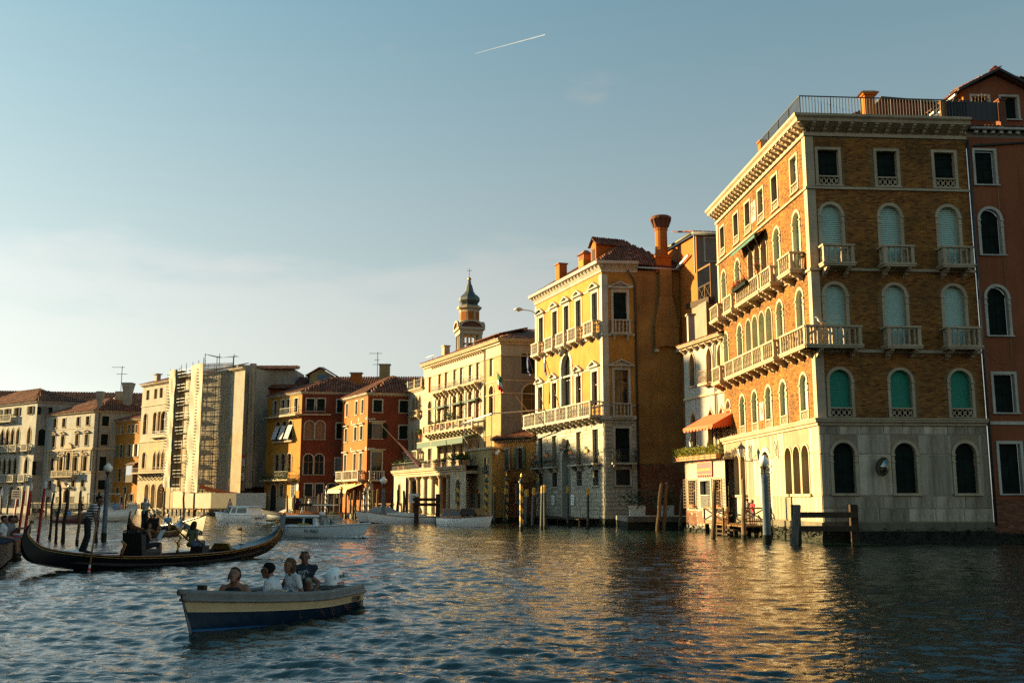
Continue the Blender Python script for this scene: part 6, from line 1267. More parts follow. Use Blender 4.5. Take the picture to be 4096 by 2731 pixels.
for k in range(9):
    z = 3.4 + k * 2.15
    for a0, a1 in ((2.2, 5.2), (5.2, 7.2)):
        m_ = Vector(T_((a0 + a1) / 2, 1.3, z)); inst(PLK, 'scaffold_board', m_, sf, FN.rz, (a1 - a0, 1.3, .12))
        for dz in (.5, 1.0): inst(LDG, 'ledger', Vector(T_((a0 + a1) / 2, 2.0, z + dz)), sf, FN.rz, (a1 - a0, .06, .06))
    d = Vector(NB1) - Vector(NB0); mid = (Vector(NB0) + Vector(NB1)) / 2; rz_ = math.atan2(d.y, d.x); nv = Vector((-d.y, d.x, 0)).normalized()
    for dz in (0, .5, 1.0): inst(LDG, 'ledger', mid + nv * .25 + Vector((0, 0, z + dz)), sf, rz_, (d.length, .07, .07 if dz else .14))
    inst(PLK, 'scaffold_board', mid + nv * .9 + Vector((0, 0, z)), sf, rz_, (d.length, 1.1, .1))
    if k < 8:
        p, q = Vector(NB0) + nv * .25 + Vector((0, 0, z)), Vector(NB0).lerp(Vector(NB1), .45) + nv * .25 + Vector((0, 0, z + 2.1)); MB().beam(p, q, .08, .08).build('brace', 'iron', sf)
for t in (0, .45, 1.0):
    p = Vector(NB0).lerp(Vector(NB1), t); inst(STD, 'standard', (p.x, p.y, .5), sf, 0, (1, 1, 22.3))
for a in (-.15, 6.9, 9.3):     # ladders seen edge on
    b = FN.mb()
    for k in range(40): b.box(a - .18, a + .18, 2.34, 2.40, 3.2 + k * .46, 3.2 + k * .46 + .13)
    b.build('ladder', 'wood_dark', sf, kind='stuff')
b = MB(); q0 = Vector(NB0) + Vector((0, .6, 22.9)); q1 = Vector(NB1) + Vector((0, .3, 22.6)); b.add([tuple(q0 + Vector((-.3, 0, .5))), tuple((q0 + q1) / 2 + Vector((0, -.4, -.1))), tuple(q1 + Vector((.3, 0, .3))), tuple(q1 + Vector((.2, 2.2, .5))), tuple((q0 + q1) / 2 + Vector((0, 2, .3))), tuple(q0 + Vector((0, 2, .7)))], [(0, 1, 4, 5), (1, 2, 3, 4)])
t = thing('roof_shade_cloth', tuple(q0), 'sagging beige shade cloth on poles above the scaffolding', 'canopy'); b.build('cloth', 'tarp_beige', t); b = MB()
for p in (q0, (q0 + q1) / 2, q1): b.beam(tuple(p + Vector((0, 0, -1.4))), tuple(p + Vector((0, 0, .6))), .07, .07)
b.build('poles', 'iron', t)
for z, h_, mt, tx, nm in ((6.9, 1.1, 'sign_white', 'RESTAURO', 'white restoration notice with a red band on the grey scaffold sheet'), (4.9, 1.05, 'sign_white', 'FORNASIER', 'white contractor banner with dark slanted mark on the grey scaffold sheet')):
    A_, B2 = Vector(NB1).lerp(Vector(NB2), .42), Vector(NB1).lerp(Vector(NB2), .98); d = (B2 - A_).normalized(); n_ = Vector((d.y, -d.x, 0)) * .32
    b = MB(); b.add([tuple(A_ + n_ + Vector((0, 0, z))), tuple(B2 + n_ + Vector((0, 0, z))), tuple(B2 + n_ + Vector((0, 0, z + h_))), tuple(A_ + n_ + Vector((0, 0, z + h_)))], [(0, 1, 2, 3)]); s_ = b.build('scaffold_banner', mt); tag(s_, nm, 'banner')
    me = text_mesh(tx, .3, 'black_plastic' if z < 6 else 'sign_red'); tt = inst(me, 'lettering', (A_ + B2) / 2 + n_ * 1.08 + Vector((0, 0, z + h_ * .4)), s_); tt.rotation_euler = (math.pi / 2, 0, math.atan2(d.y, d.x)); tt.scale = (.75, 1, 1)
    b = MB(); n3 = n_ * 1.05
    if z > 6: b.add([tuple(p + n3 + Vector((0, 0, zz))) for p, zz in ((A_, z + h_ + .05), (B2, z + h_ + .05), (B2, z + h_ + .5), (A_, z + h_ + .5))], [(0, 1, 2, 3)])
    else: m1_ = A_.lerp(B2, .05); m2_ = A_.lerp(B2, .25); b.add([tuple(p + n3 + Vector((0, 0, zz))) for p, zz in ((m1_, z + .3), (m1_.lerp(m2_, .5), z + .15), (m2_, z + .95), (m1_.lerp(m2_, .6), z + .6))], [(0, 1, 2, 3)])
    b.build('mark', 'tarp_orange' if z > 6 else 'black_plastic', s_)
hdg = thing('site_hoarding', (-44, 146, 0), 'pale cloth and plywood hoarding round the building site on the quay', 'hoarding')
HP = [(-50.2, 149.2), (-48.2, 147.3), (-46.4, 145.6), (-44.8, 144.0), (-42.3, 141.6), (-38.2, 139.6), (-33.8, 138.2)]
for i, (p, q) in enumerate(zip(HP, HP[1:])): b = MB(); b.prism([(*p, 1.0), (*q, 1.0), (*q, 3.1 if i else 3.4), (*p, 3.1 if i else 3.4)], (.05, .05, 0)); b.build('panel', 'plywood' if i == 0 else 'tarp_beige' if i < 5 else 'canvas', hdg)
t = thing('red_netting', (-42, 143, 3), 'strip of bright orange red safety netting sagging along the scaffold base', 'netting'); b = MB()
for k in range(8): x0, x1 = -44.6 + k * .95, -44.6 + (k + 1) * .95; s_ = lambda u: 4.4 - 1.3 * u - .3 * math.sin(math.pi * u); b.add([(x0, 143.4 - k * .3, s_(k / 8)), (x1, 143.1 - k * .3, s_((k + 1) / 8)), (x1, 143.1 - k * .3, s_((k + 1) / 8) - .5 + k * .04), (x0, 143.4 - k * .3, s_(k / 8) - .7 + k * .04)], [(0, 1, 2, 3)])
b.build('net', 'tarp_orange', t)
dk = thing('site_dock', (-46, 144, .8), 'timber working dock on rough piles along the building site', 'jetty')
for p, q in zip(HP, HP[1:]):
    n_ = max(2, int(math.hypot(q[0] - p[0], q[1] - p[1]) / .6))
    for k in range(n_): t = (k + .5) / n_; x, y = p[0] + (q[0] - p[0]) * t, p[1] + (q[1] - p[1]) * t; inst(BARP, 'plank', (x - .7, y - .8, .82), dk, math.atan2(q[1] - p[1], q[0] - p[0]), (.55, 2.4, .1))
    for t in (.2, .7): x, y = p[0] + (q[0] - p[0]) * t - 1.2, p[1] + (q[1] - p[1]) * t - 1.4; MB().tube([(x, y, -2), (x + .05, y, .82)], .13, 7).build('pile', 'wood_warm', dk)

# ---------------------------------------------------------------- saffron house, white palaces of the far bend
PC = (-61.2, 166.0); PDv = Vector((-1.14, 1)).normalized(); PD = (PDv.x, PDv.y)
so = K(sur=.12, n=4, sill=.1)
wl = [(a, 13.3, .8, 1.35, 'rect', K(fill='glass', fm='stone_white', **so)) for a in (2.6, 3.85, 5.2, 7.5, 9.4)] + [(a, 9.3, 1.0, 2.1, 'rect', K(fill='open', bars='shutter_olive', **so)) for a in (2.3, 4.6, 7.5, 9.6)] + [(a, 5.2, 1.0, 2.2, 'rect', K(fill='dark', **so)) for a in (3.3, 5.4, 7.5, 9.6)] + [(a, 3.05, .9, 1.2, 'rect', K(fill='grille', **so)) for a in (5.2, 7.8, 9.8)] + [(3.1, .7, 1.4, 2.4, 'rect', K(fill='dark', **so)), (6.3, .7, 1.2, 1.9, 'rect', K(fill='dark', **so))]
sfh, Fsf, Fsfs = house('saffron_house', 'four storey saffron orange house with cream window frames beside the arcaded palace', PC, PD, 11.2, (-54, 170), 15.3, 'plaster_saffron', 'plaster_saffron', 'stone', wl, [], roofz=1.6, den=False)
Fsf.mb().box(1.0, 3.3, .02, 1.1, 5.0, 7.9).build('enclosed_balcony', 'wood_dark', sfh); Fsf.mb().box(1.2, 3.1, 1.1, 1.14, 6.2, 7.7).build('balcony_glazing', 'glass_dark', sfh); Fsf.mb().add([(.8, 0, 8.4), (3.6, 0, 8.4), (3.6, 1.3, 8.0), (.8, 1.3, 8.0)], [(0, 1, 2, 3)]).build('balcony_roof', 'tile_bed', sfh)
QC = (-71.7, 171.0); QDv = Vector((-1.33, 1)).normalized(); QD = (QDv.x, QDv.y)
wl = []
for a in (2.15, 5.2, 9.9, 12.9): wl += [(a, 14.85, 1.1, 1.6, 'rect', K(fill='dark', **so)), (a, 11.4, 1.1, 1.95, 'rect', K(fill='shut', fm='shutter_olive' if a < 6 else None, hood='ped', **so)), (a, 7.05, 1.2, 2.45, 'rect', K(fill='dark', hood='ped', **so)), (a + .3, 3.85, 1.1, 1.65, 'rect', K(fill='dark', rail=.5, **so)), (a + .4, 1.7, 1.0, 1.0, 'rect', K(fill='grille', **so))]
wl += [(7.6, 7.05, 1.35, 3.4, 'round', K(fill='dark', sur=.2, n=5, sill=0)), (7.6, .6, 1.5, 3.3, 'round', K(fill='dark', sur=.2, n=5, sill=0, name='doorway'))]
wsl = [(1.75, z, 1.1, h, 'rect', K(fill='shut', **so)) for z, h in ((14.7, 1.7), (11.4, 1.9), (7.05, 2.4), (3.85, 1.65))]
wp, Fwp, Fwps = house('white_palace', 'pale stone palace with pedimented windows and a central arched balcony window', QC, QD, 16, (-62, 175), 17.0, 'plaster_white', 'plaster_pale', 'stone', wl, wsl, roofz=2.6)
for z0, z1, o in ((14.4, 14.55, .06), (10.6, 10.95, .18), (6.75, 6.95, .12)): sweep(wp, [(-62, 175), QC, along(QC, QD, 16)], [(-.002, z0), (o, z0), (o, z1), (-.002, z1)], 'stone', 'string_course', side=-1)
for a in (.6, 1.0, 3.4, 3.8, 6.2, 9.0, 11.2, 11.6, 14.2, 15.2): Fwp.mb().box(a - .16, a + .16, -.002, .12, 7.0, 10.6).build('pilaster', 'stone', wp)
balcony(Fwp, 4.4, 11.2, 6.2, 1.0, 1.0, 18, 2, 'stone', BAL2, piers=(6.1, 9.2)); Fwp.mb().prism([(6.2, 0, 10.96), (9.0, 0, 10.96), (8.6, 0, 11.7), (7.6, 0, 12.05), (6.6, 0, 11.7)], (0, .3, 0)).build('curved_pediment', 'stone', wp); Fwp.mb().prism([(6.2, 0, 4.2), (9.0, 0, 4.2), (7.6, 0, 5.1)], (0, .6, 0)).build('door_pediment', 'stone', wp)
for x, y, z1, w, lab in ((-67.9, 175.3, 22.4, .95, 'tall pale chimney with a wide flared top on the white palace roof'), (-69.6, 176.6, 21.0, .8, 'shorter pale chimney with flared top behind the tall one'), (-71.6, 172.5, 20.6, .55, 'slim white chimney at the corner of the white palace roof')):
    c = thing('flared_chimney', (x, y, 17.5), lab, 'chimney'); MB().box(x - w * .6, x + w * .6, y - w * .6, y + w * .6, 16.5, z1 - 1.9).build('shaft', 'plaster_pale', c); MB().frustum(x - w * .62, x + w * .62, y - w * .62, y + w * .62, z1 - 1.9, z1, -.3).build('flared_top', 'plaster_pale', c); MB().box(x - w, x + w, y - w, y + w, z1 + .001, z1 + .15).build('cap', 'stone_grey', c)
b = Fwps.mb(); b.tube([(.75, .1, 16.9), (.75, .1, 1)], .09, 6); b.build('drain_pipe', 'pipe_metal', wp)
GCr = (-86.0, 180.0); GDv = QD
wl = []
for a in (2.2, 6.2, 8.2, 10.1, 12.0, 14.2, 18.2): wl += [(a, 12.2, 1.25, 3.1, 'ogee', K(fill='shut', fm='shutter_olive' if a < 7 else None, sur=.18, n=4, sill=0)), (a + .25, 6.85, 1.3, 3.0, 'ogee', K(fill='shut', sur=.18, n=4, sill=0))]
for a in (2.2, 7.1, 10.8, 14, 18): wl += [(a, 17.5, 1.2, 1.5, 'rect', K(fill='open', sur=.06, n=4, bars='shutter_green'))]
for a in (2.3, 7.0, 14, 18): wl += [(a, 1.3, 1.3, 3.2, 'rect', K(fill='grille', sur=.12, n=4, fm='iron_rust'))]
wl += [(11, .9, 2.2, 3.7, 'round', K(fill='grille', sur=.25, n=5, sill=0)), (4.5, .9, 1.5, 3.5, 'round', K(fill='board', fm='awning_green', sur=.2, n=5, sill=0, name='doorway'))]
wsl = [(1.3, 17.4, 1.2, 1.4, 'rect', K(fill='open', sur=.06, n=4)), (1.1, 11.8, 1.2, 3.0, 'round', K(fill='shut', sur=.06, n=5)), (1.2, 6.5, 1.3, 2.5, 'rect', K(fill='open', sur=.06, n=4))]
gw, Fgw, Fgws = house('white_gothic_palace', 'white gothic palace with ogee windows and stone balconies next to a striped pole landing', GCr, GDv, 26, (-78, 184), 19.5, 'plaster_white', 'plaster_pale', 'stone_white', wl, wsl, roofz=3.0)
for a in (2.2, 6.2): balcony(Fgw, a - 1.1, a + 1.1, 11.0, .8, 1.1, 6, 2, 'stone_white', BAL2); balcony(Fgw, a - .9, a + 1.3, 5.5, .8, 1.15, 6, 2, 'stone_white', BAL2)
balcony(Fgw, 7.9, 13, 11.0, .8, 1.1, 12, 1, 'stone_white', BAL2); balcony(Fgw, 8.1, 13.2, 5.5, .8, 1.15, 12, 1, 'stone_white', BAL2); balcony(Fgw, 7.8, 14, 16.6, .8, 1.2, 14, 1, 'stone_white', BAL2)
Fgw.string(0, 26, 4.95, 5.1, .15)
rb = thing('far_tiled_house', (-88, 200, 0), 'wide red tiled roof with pale walls rising behind the white palaces', 'house'); MB().box(-128, -64, 200, 214, 0, 20.5).build('wall', 'plaster_white', rb); roof_plane(rb, [(-128, 199, 20.6), (-64, 199, 19.5), (-66, 207, 22.2), (-127, 207, 25)], .55, .8)
rb2 = thing('far_corner_house', (-112, 206, 0), 'pale house with a high hipped tile roof behind the white gothic palace', 'house'); MB().box(-135, -106, 199.2, 210, 0, 22).build('wall', 'plaster_white', rb2); roof_plane(rb2, [(-136, 198.5, 22), (-105.5, 198.5, 22), (-108, 205, 26), (-134, 205, 26)], .55, .8)
an = thing('tv_antenna', (-75, 190, 20), 'tall aerial with a round dish base on the white palace roof', 'antenna'); b = MB(); b.beam((-75, 190, 20), (-75, 190, 27.5), .09, .09); b.build('mast', 'iron', an); b = MB(); b.beam((-77, 190, 27.3), (-74.5, 190, 27.3), .08, .08); b.beam((-76, 190, 26.0), (-74, 190, 26.0), .08, .08); b.build('crossbars', 'iron', an, kind='stuff'); b = MB(); ell(b, (-75.3, 189.6, 20.9), (.9, .3, .9), n=12); b.build('dish', 'boat_red', an)
# quays along the far bend
qf = thing('far_quay', (-72, 170, 0), 'stone quay with a pale balustrade in front of the white palaces', 'quay')
QP = [along(GCr, GDv, 27), along(GCr, GDv, 0), along(QC, QD, 16), QC, (-62.5, 167.6), PC, (-55, 160)]
QP = [(x * .975 + .3, y * .975) for x, y in QP]
for p, q in zip(QP, QP[1:]):
    d = Vector((q[0] - p[0], q[1] - p[1], 0)); b = MB(); b.prism([(*p, -1.5), (*q, -1.5), (*q, .7), (*p, .7)], (1.5, 6, 0)); b.build('wall', 'wet_stone', qf)
p, q = QP[1], QP[3]; n_ = 46
MB().beam((*p, 1.62), (*q, 1.62), .3, .14).build('handrail', 'stone', qf)
for k in range(n_): t = (k + .5) / n_; inst(BAL2, 'baluster', (p[0] + (q[0] - p[0]) * t, p[1] + (q[1] - p[1]) * t, .7), qf, 0, (1.4, 1.4, .86))

# ---------------------------------------------------------------- unseen near bank palaces, placed and sized to cast shadow on the canal
def bank(name, label, P, Q, depth, zt, mat, cols, rows, hip=2.5):
    root = thing(name, (*P, 0), label, 'palace'); F_ = Fac(root, P, Q); n = F_.n
    mid = ((P[0] + Q[0]) / 2, (P[1] + Q[1]) / 2)
    if mid[0] < 0 and n[0] < 0: F_.n = (-n[0], -n[1]); F_.rz = math.atan2(F_.n[0], -F_.n[1])
    for r_ in range(rows):
        z = 1.6 + r_ * (zt - 1.8) / rows
        for c in range(cols): F_.win((c + .5) * F_.L / cols, z, 1.2, 2.2 if r_ else 1.8, 'round' if r_ in (1, 2) else 'rect', 'shut' if (c + r_) % 3 else 'glass', sur=.15, n=4)
    F_.wall(0, F_.L, 0, zt, mat); sweep(root, [P, Q], corn(zt - .1, zt + .3, .5), 'stone', side=1 if F_.n[0] * (Q[1] - P[1]) - F_.n[1] * (Q[0] - P[0]) > 0 else -1)
    b0 = [(p[0] - F_.n[0] * depth, p[1] - F_.n[1] * depth) for p in (P, Q)]
    MB().add([(*P, 0), (*b0[0], 0), (*b0[1], 0), (*Q, 0), (*P, zt), (*b0[0], zt), (*b0[1], zt), (*Q, zt)], [(0, 1, 5, 4), (1, 2, 6, 5), (2, 3, 7, 6)]).build('rear_wall', mat, root)
    dd = depth / 2; m0 = tuple(F_.T(dd * .9, -dd, zt + hip)); m1 = tuple(F_.T(F_.L - dd * .9, -dd, zt + hip)); roof_plane(root, [F_.T(-.3, .4, zt + .3), F_.T(F_.L + .3, .4, zt + .3), m1, m0], .45, .7)
    MB().add([(*P, zt + .3), (*b0[0], zt + .3), (*b0[1], zt + .3), (*Q, zt + .3), m0, m1], [(0, 1, 4), (1, 2, 5, 4), (2, 3, 5)]).build('rear_roof', 'tile', root); return root
bank('bank_shadow_palace', 'unseen ochre palace along the near bank, sized to shade the boats', (-13.5, -8), (-37.6, 69.2), 14, 16.6, 'plaster_buff', 14, 4)
bank('bank_shadow_palace', 'unseen tall cream palace added on the near bank to shade the gothic hotel', (-63.3, 99.1), (-60.05, 108.0), 9, 32.0, 'plaster_cream', 3, 6, 2)  # added out of view, set square to the sun to shade the hotel
bank('bank_shadow_palace', 'unseen red plastered palace added on the near bank to shade the yellow palace foot', (-73.3, 113.5), (-68.5, 126.6), 11, 26.2, 'plaster_redbrown', 4, 5)
# ---------------------------------------------------------------- mooring poles and posts
def pole(x, y, h, r, mat, label, group, lean=(0, 0), tip=None, cat='mooring pole', name='mooring_pole', taper=.8, cut=None):
    b = MB(); n = 9; zz = [-2.5, .25, h * .35, h * .7, h - .12, h] ; rr = [r * 1.05, r * 1.02, r, r * .95, r * .88, r * taper * .55]
    w = lambda t: (.03 * math.sin(t * 3 + x), .03 * math.cos(t * 2.3 + y))
    pts = [(lean[0] * max(0, z) / h + w(z)[0] * (1 if mat.startswith('wood') else 0), lean[1] * max(0, z) / h + w(z)[1] * (1 if mat.startswith('wood') else 0), z) for z in zz]
    b.tube(pts, rr, n); o = b.build(name, mat, base=(0, 0, 0)); o.location = (x, y, 0); ORG[o] = Vector((x, y, 0)); tag(o, label, cat, group)
    b = MB(); b.tube([(x + lean[0] * z / h, y + lean[1] * z / h, max(z, -2.4)) for z in (-2.4, 0, .28)], [r * 1.09, r * 1.08, r * 1.03], n); b.build('weed_band', 'algae', o)
    if tip: b = MB(); b.tube([(x + lean[0] * z / h, y + lean[1] * z / h, z) for z in (h - tip[1], h - .06, h + .02)], [r * 1.02, r * .97, r * .4], n); b.build('painted_tip', tip[0], o)
    return o
WOODG = 'weathered timber poles'
for x, y, h, lx, lab in ((12.2, 73.6, 3.05, .27, 'leaning weathered timber pole at the corner of the white pavilion'), (11.45, 57.7, 3.3, .2, 'tall sunlit timber pole standing off the barred pavilion window'), (12.87, 56.3, 3.36, .1, 'thick timber pole in front of the wooden landing platform'),
                          (10.4, 72.4, 3.4, .34, 'first of two slanting poles off the shaded courtyard'), (10.85, 72.4, 3.45, .27, 'second of two slanting poles, close beside its twin off the courtyard')):
    pole(x, y, h, .135, 'wood_pole', lab, WOODG, (lx, 0))
for x, y, h, lab in ((-25.55, 56.0, 2.6, 'dark timber pole with an angled top between the red pole and the gondolier'), (-23.35, 51.9, 2.95, 'tallest dark timber pole in the trio behind the gondola stern'), (-23.2, 52.3, 2.75, 'middle dark timber pole in the trio behind the gondola stern'), (-22.55, 51.0, 2.65, 'shortest dark timber pole in the trio behind the gondola stern'), (-21.0, 49.0, 2.65, 'pale dry timber pole just behind the standing gondolier'), (-21.3, 52.0, 2.6, 'slim dark timber pole behind the gondolier shoulder'), (-22.0, 54.6, 2.65, 'dark timber pole touching the grey lamp post near the gondolier')):
    pole(x, y, h, .068, 'wood_dark' if 'pale' not in lab else 'wood_pole', lab, WOODG, (random.uniform(-.02, .14), 0))
for x, y, h in ((-69.7, 151, 2.7), (-75.5, 158, 3.0), (-80, 160, 2.9), (-84, 166, 2.9), (-66, 154, 3.0), (-57.5, 150, 3.1), (-49.5, 143.5, 3.4), (-46.2, 142, 3.2), (-44.3, 140.5, 3.1)):
    pole(x, y, h, .15, 'wood_pole', 'rough timber pole standing in the water along the far quay', 'poles along the far quay', (random.uniform(-.1, .15), 0))
for x, y, h in ((-27.6, 124, 2.75), (-26.4, 121.5, 2.5), (-25.9, 120.3, 2.75), (-26.9, 131, 2.7), (-24.4, 128, 2.9), (-23.7, 126, 3.0), (-22.6, 124, 3.0), (-21.5, 122, 2.9), (-20.6, 121, 3.1), (-19.6, 119, 3.2), (-18.6, 118, 3.3), (-17.7, 117.5, 3.2), (-16.9, 118, 3.4), (-22.0, 127, 2.8), (-24.9, 130, 2.9), (-20.0, 125, 3.0), (-15.6, 114, 3.3), (-15.1, 113.2, 3.4), (-13.1, 104, 3.2), (-12.6, 105, 3.2), (-10.2, 95.2, 3.05), (-11.5, 101, 3.2)):
    pole(x, y, h, .13, random.choice(('wood_pole', 'wood_pole', 'wood_dark')), 'timber pole in the crowded moorings before the orange canal house and loggia', 'crowded mooring poles', (random.uniform(-.1, .15), 0))
pole(-9.2, 96.5, 4.0, .22, 'wood_dark', 'dark slanting post carrying a white notice beside the loggia', None, (-.2, 0))
s_ = MB().box(-9.85, -8.95, 96.2, 96.24, 1.9, 2.75).build('post_notice', 'sign_white'); tag(s_, 'white notice with small symbols nailed to the dark slanting post', 'notice')
for k, (z, w) in enumerate(((2.5, .25), (2.32, .3), (2.12, .2))): MB().box(-9.6, -9.6 + w * 1.6, 96.185, 96.198, z, z + .07).build('text_line', 'boat_blue', s_)
for x, y, h, lab in ((-39.2, 79.5, 2.85, 'red mooring pole with a white striped notice at its top'), (-28.4, 58.3, 3.05, 'red mooring pole with white tip standing behind the black bollard'), (-24.7, 51.3, 3.0, 'leaning red mooring pole with white tip nearest the gondola stern'), (-25.2, 53.9, 3.15, 'tall red mooring pole with white tip right behind the gondola stern')):
    pole(x, y, h, .075, 'pole_red', lab, 'red poles with white tips', (.19, 0), ('pole_white', .35 if h > 2.9 else .6))
s_ = MB().box(-39.35, -38.65, 79.2, 79.25, 2.25, 2.95).build('pole_notice', 'sign_white'); tag(s_, 'small white notice with three dark bars on the red pole', 'notice')
for k in range(3): MB().box(-39.25, -38.75, 79.18, 79.2, 2.4 + k * .18, 2.47 + k * .18).build('text_line', 'black_plastic', s_)
for x, y, h in ((5.8, 77.5, 3.1), (4.75, 86.0, 3.3), (2.43, 75, 3.26), (1.58, 80.4, 3.13), (1.1, 83.4, 3.0), (-.73, 92, 3.2), (1.15, 81, 3.0), (1.55, 76.2, 3.07), (-1.6, 92.4, 3.4), (2.15, 74.4, 3.2)):
    pole(x, y, h, .11, 'pole_black', 'black mooring pole with a yellow tip before the yellow palace', 'black poles with yellow tips', (random.uniform(-.02, .16), 0), ('pole_yellow', .55))
def spiral(x, y, h, r, a, c, lab, grp, ball, pitch=.75):
    b = MB(); n, m_ = 12, int(h / .09); 
    for j in range(m_):
        z0, z1 = h * j / m_, h * (j + 1) / m_
        for k in range(n):
            t0, t1 = 2 * math.pi * k / n, 2 * math.pi * (k + 1) / n; ph = ((k + .5) / n + (z0 + z1) / 2 / pitch) % 1
            b.add([(r * math.cos(t0), r * math.sin(t0), z0), (r * math.cos(t1), r * math.sin(t1), z0), (r * math.cos(t1), r * math.sin(t1), z1), (r * math.cos(t0), r * math.sin(t0), z1)], [(0, 1, 2, 3)], 0 if ph < .5 else 1)
    o = b.build('striped_pole', [a, c], base=(0, 0, 0)); o.location = (x, y, 0); ORG[o] = Vector((x, y, 0)); tag(o, lab, 'mooring pole', grp)
    b = MB(); b.tube([(x, y, -2.5), (x, y, .3)], r * 1.06, 12); b.build('weed_band', 'algae', o)
    b = MB(); b.lathe([(r * 1.0, 0), (r * 1.6, .05), (r * 1.6, .14), (r * .9, .2), (r * .8, .32), (r * .3, .38)], (x, y, h), 12); b.build('collar', a if ball != 'pole_white' else 'pole_black', o, smooth=True); b = MB(); b.lathe([(r * .3, 0), (r * .62, .1), (r * .5, .2), (r * .15, .34), (0, .4)], (x, y, h + .36), 8); b.build('finial', ball, o, smooth=True)
for x, y, h in ((.67, 72, 3.35), (-.5, 92.5, 3.9), (-2.35, 91.8, 3.75), (-5.0, 93.5, 3.6)): spiral(x, y, h, .14, 'pole_black', 'pole_yellow', 'black and yellow spiral striped pole with gilt finial by the landing stage', 'black and yellow striped poles', 'gold')
for x, y, h in ((-23.7, 128.5, 3.3), (-21.8, 128, 3.4), (-15.9, 108.6, 2.75), (-15.4, 108.8, 2.9)): spiral(x, y, h, .13, 'pole_black', 'pole_white', 'black and white spiral striped pole in the crowded moorings', 'black and white striped poles', 'pole_white', .6)
for x, y, h in ((-19.9, 128, 4.3), (-19.1, 128, 4.3), (-17.0, 128, 4.6), (-20.5, 121, 3.7)):
    pole(x, y, h, .17, 'pole_black', 'black pole with a gilt collar and cap beside the orange canal house', 'gilt capped black poles', tip=('gold', .22))
def lamp_post(x, y, h, r, lab, s=1.0):
    t = thing('lamp_post', (x, y, 0), lab, 'lamp post'); b = MB(); b.lathe([(r * 1.12, -2.5), (r * 1.12, .4), (r, .45), (r * .86, h - .35), (r * .9, h - .33), (r * .55, h)], (x, y, 0), 14); b.build('post', 'pole_steel', t, smooth=True)
    b = MB(); b.lathe([(r * 1.16, -2.4), (r * 1.14, .45)], (x, y, 0), 14); b.build('weed_band', 'algae', t)
    b = MB(); b.lathe([(.07 * s, 0), (.07 * s, .25 * s), (.12 * s, .3 * s), (.16 * s, .42 * s)], (x, y, h), 10); b.build('neck', 'iron', t)
    b = MB(); b.lathe([(.15, .0), (.30, .14), (.34, .32), (.28, .47), (.17, .55), (.15, .62), (.08, .68), (.0, .72)], (0, 0, 0), 16); g = inst(b.mesh('globe', 'opal_glass', True), 'globe', (x, y, h + .42 * s), t, 0, (s, s, s))
lamp_post(12.83, 51.0, 3.5, .20, 'grey lamp post with white globe standing in the water by the brick palace', .82)
lamp_post(-21.7, 53.9, 3.35, .125, 'grey lamp post with white globe rising behind the gondolier', .7)
lamp_post(-12.0, 94.0, 3.2, .17, 'grey lamp post with white globe among the moored boats by the loggia', 1.0)
lamp_post(-69.5, 158, 3.6, .16, 'slim lamp post with small white globe before the white palace', .9)
def fender(P, Q, z_rails, lab, hs=(1.95, 1.95), extra=None):
    t = thing('mooring_fender', (*P, 0), lab, 'fender')
    for (x, y), h in zip((P, Q), hs): MB().box(x - .19, x + .19, y - .19, y + .19, -2.5, h).build('post', 'wood_dark', t)
    if extra: b = MB(); b.tube([(extra[0], extra[1], -2.5), (extra[0] + .1, extra[1], 0), (extra[0] + .35, extra[1], 1.93)], [.2, .19, .17], 9); b.build('post', 'wood_grey', t)
    d = (Vector((*Q, 0)) - Vector((*P, 0))).normalized() * .3
    for z in z_rails: MB().beam((P[0] - d.x, P[1] - d.y - .27, z), (Q[0] + d.x * .3, Q[1] + d.y * .3 - .27, z), .16, .28).build('rail', 'wood_dark', t)
fender((14.1, 50.2), (17.05, 50.5), (1.45, .78), 'dark timber fender of three posts and two rails before the brick palace corner', extra=(13.4, 48.6))
fender((-8.75, 92.5), (-6.8, 92.5), (2.2, 1.75), 'dark timber fender of posts and rails in front of the loggia', (2.45, 2.7))
fender((-26.5, 124.5), (-21.5, 124.5), (1.55,), 'long single railed timber fender in front of the amber house', (2.4, 2.4))
cr = thing('crossed_fence', (-13, 112, .6), 'brown wooden quay fence with crossed braces beside the loggia', 'fence'); P_, Q_ = Vector((-19.5, 121.5, 0)), Vector((-13.2, 113, 0))
for k in range(8):
    p = P_.lerp(Q_, k / 8); q = P_.lerp(Q_, (k + 1) / 8); z = Vector((0, 0, 1)); MB().beam(p + z * .5, p + z * 1.75, .12, .12).build('post', 'wood_warm', cr); MB().beam(p + z * .75, q + z * 1.65, .07, .09).build('brace', 'wood_warm', cr); MB().beam(p + z * 1.65, q + z * .75, .07, .09).build('brace', 'wood_warm', cr)
for z in (1.72, .65): MB().beam(P_ + Vector((0, 0, z)), Q_ + Vector((0, 0, z)), .1, .1).build('rail', 'wood_warm', cr)
MB().prism([(-27, 133, -1), (-12.5, 111, -1), (-12.5, 111, .55), (-27, 133, .55)], (3, 3.5, 0)).build('quay', 'wet_stone'); q_ = bpy.data.objects['quay']; tag(q_, 'low stone quay in front of the orange canal house and amber house', 'quay')
b = MB()
for k in range(10): t0, t1 = k / 9, (k + 1) / 9
rp = MB(); rp.tube([(-24.5 - .7 * t, 51.4 + 2.5 * t, 2.3 - .75 * math.sin(math.pi * t) + .05 * t) for t in frange(0, 1, 10)], .022, 5); o = rp.build('mooring_rope', 'rope'); tag(o, 'pale rope slung between two red mooring poles', 'rope')

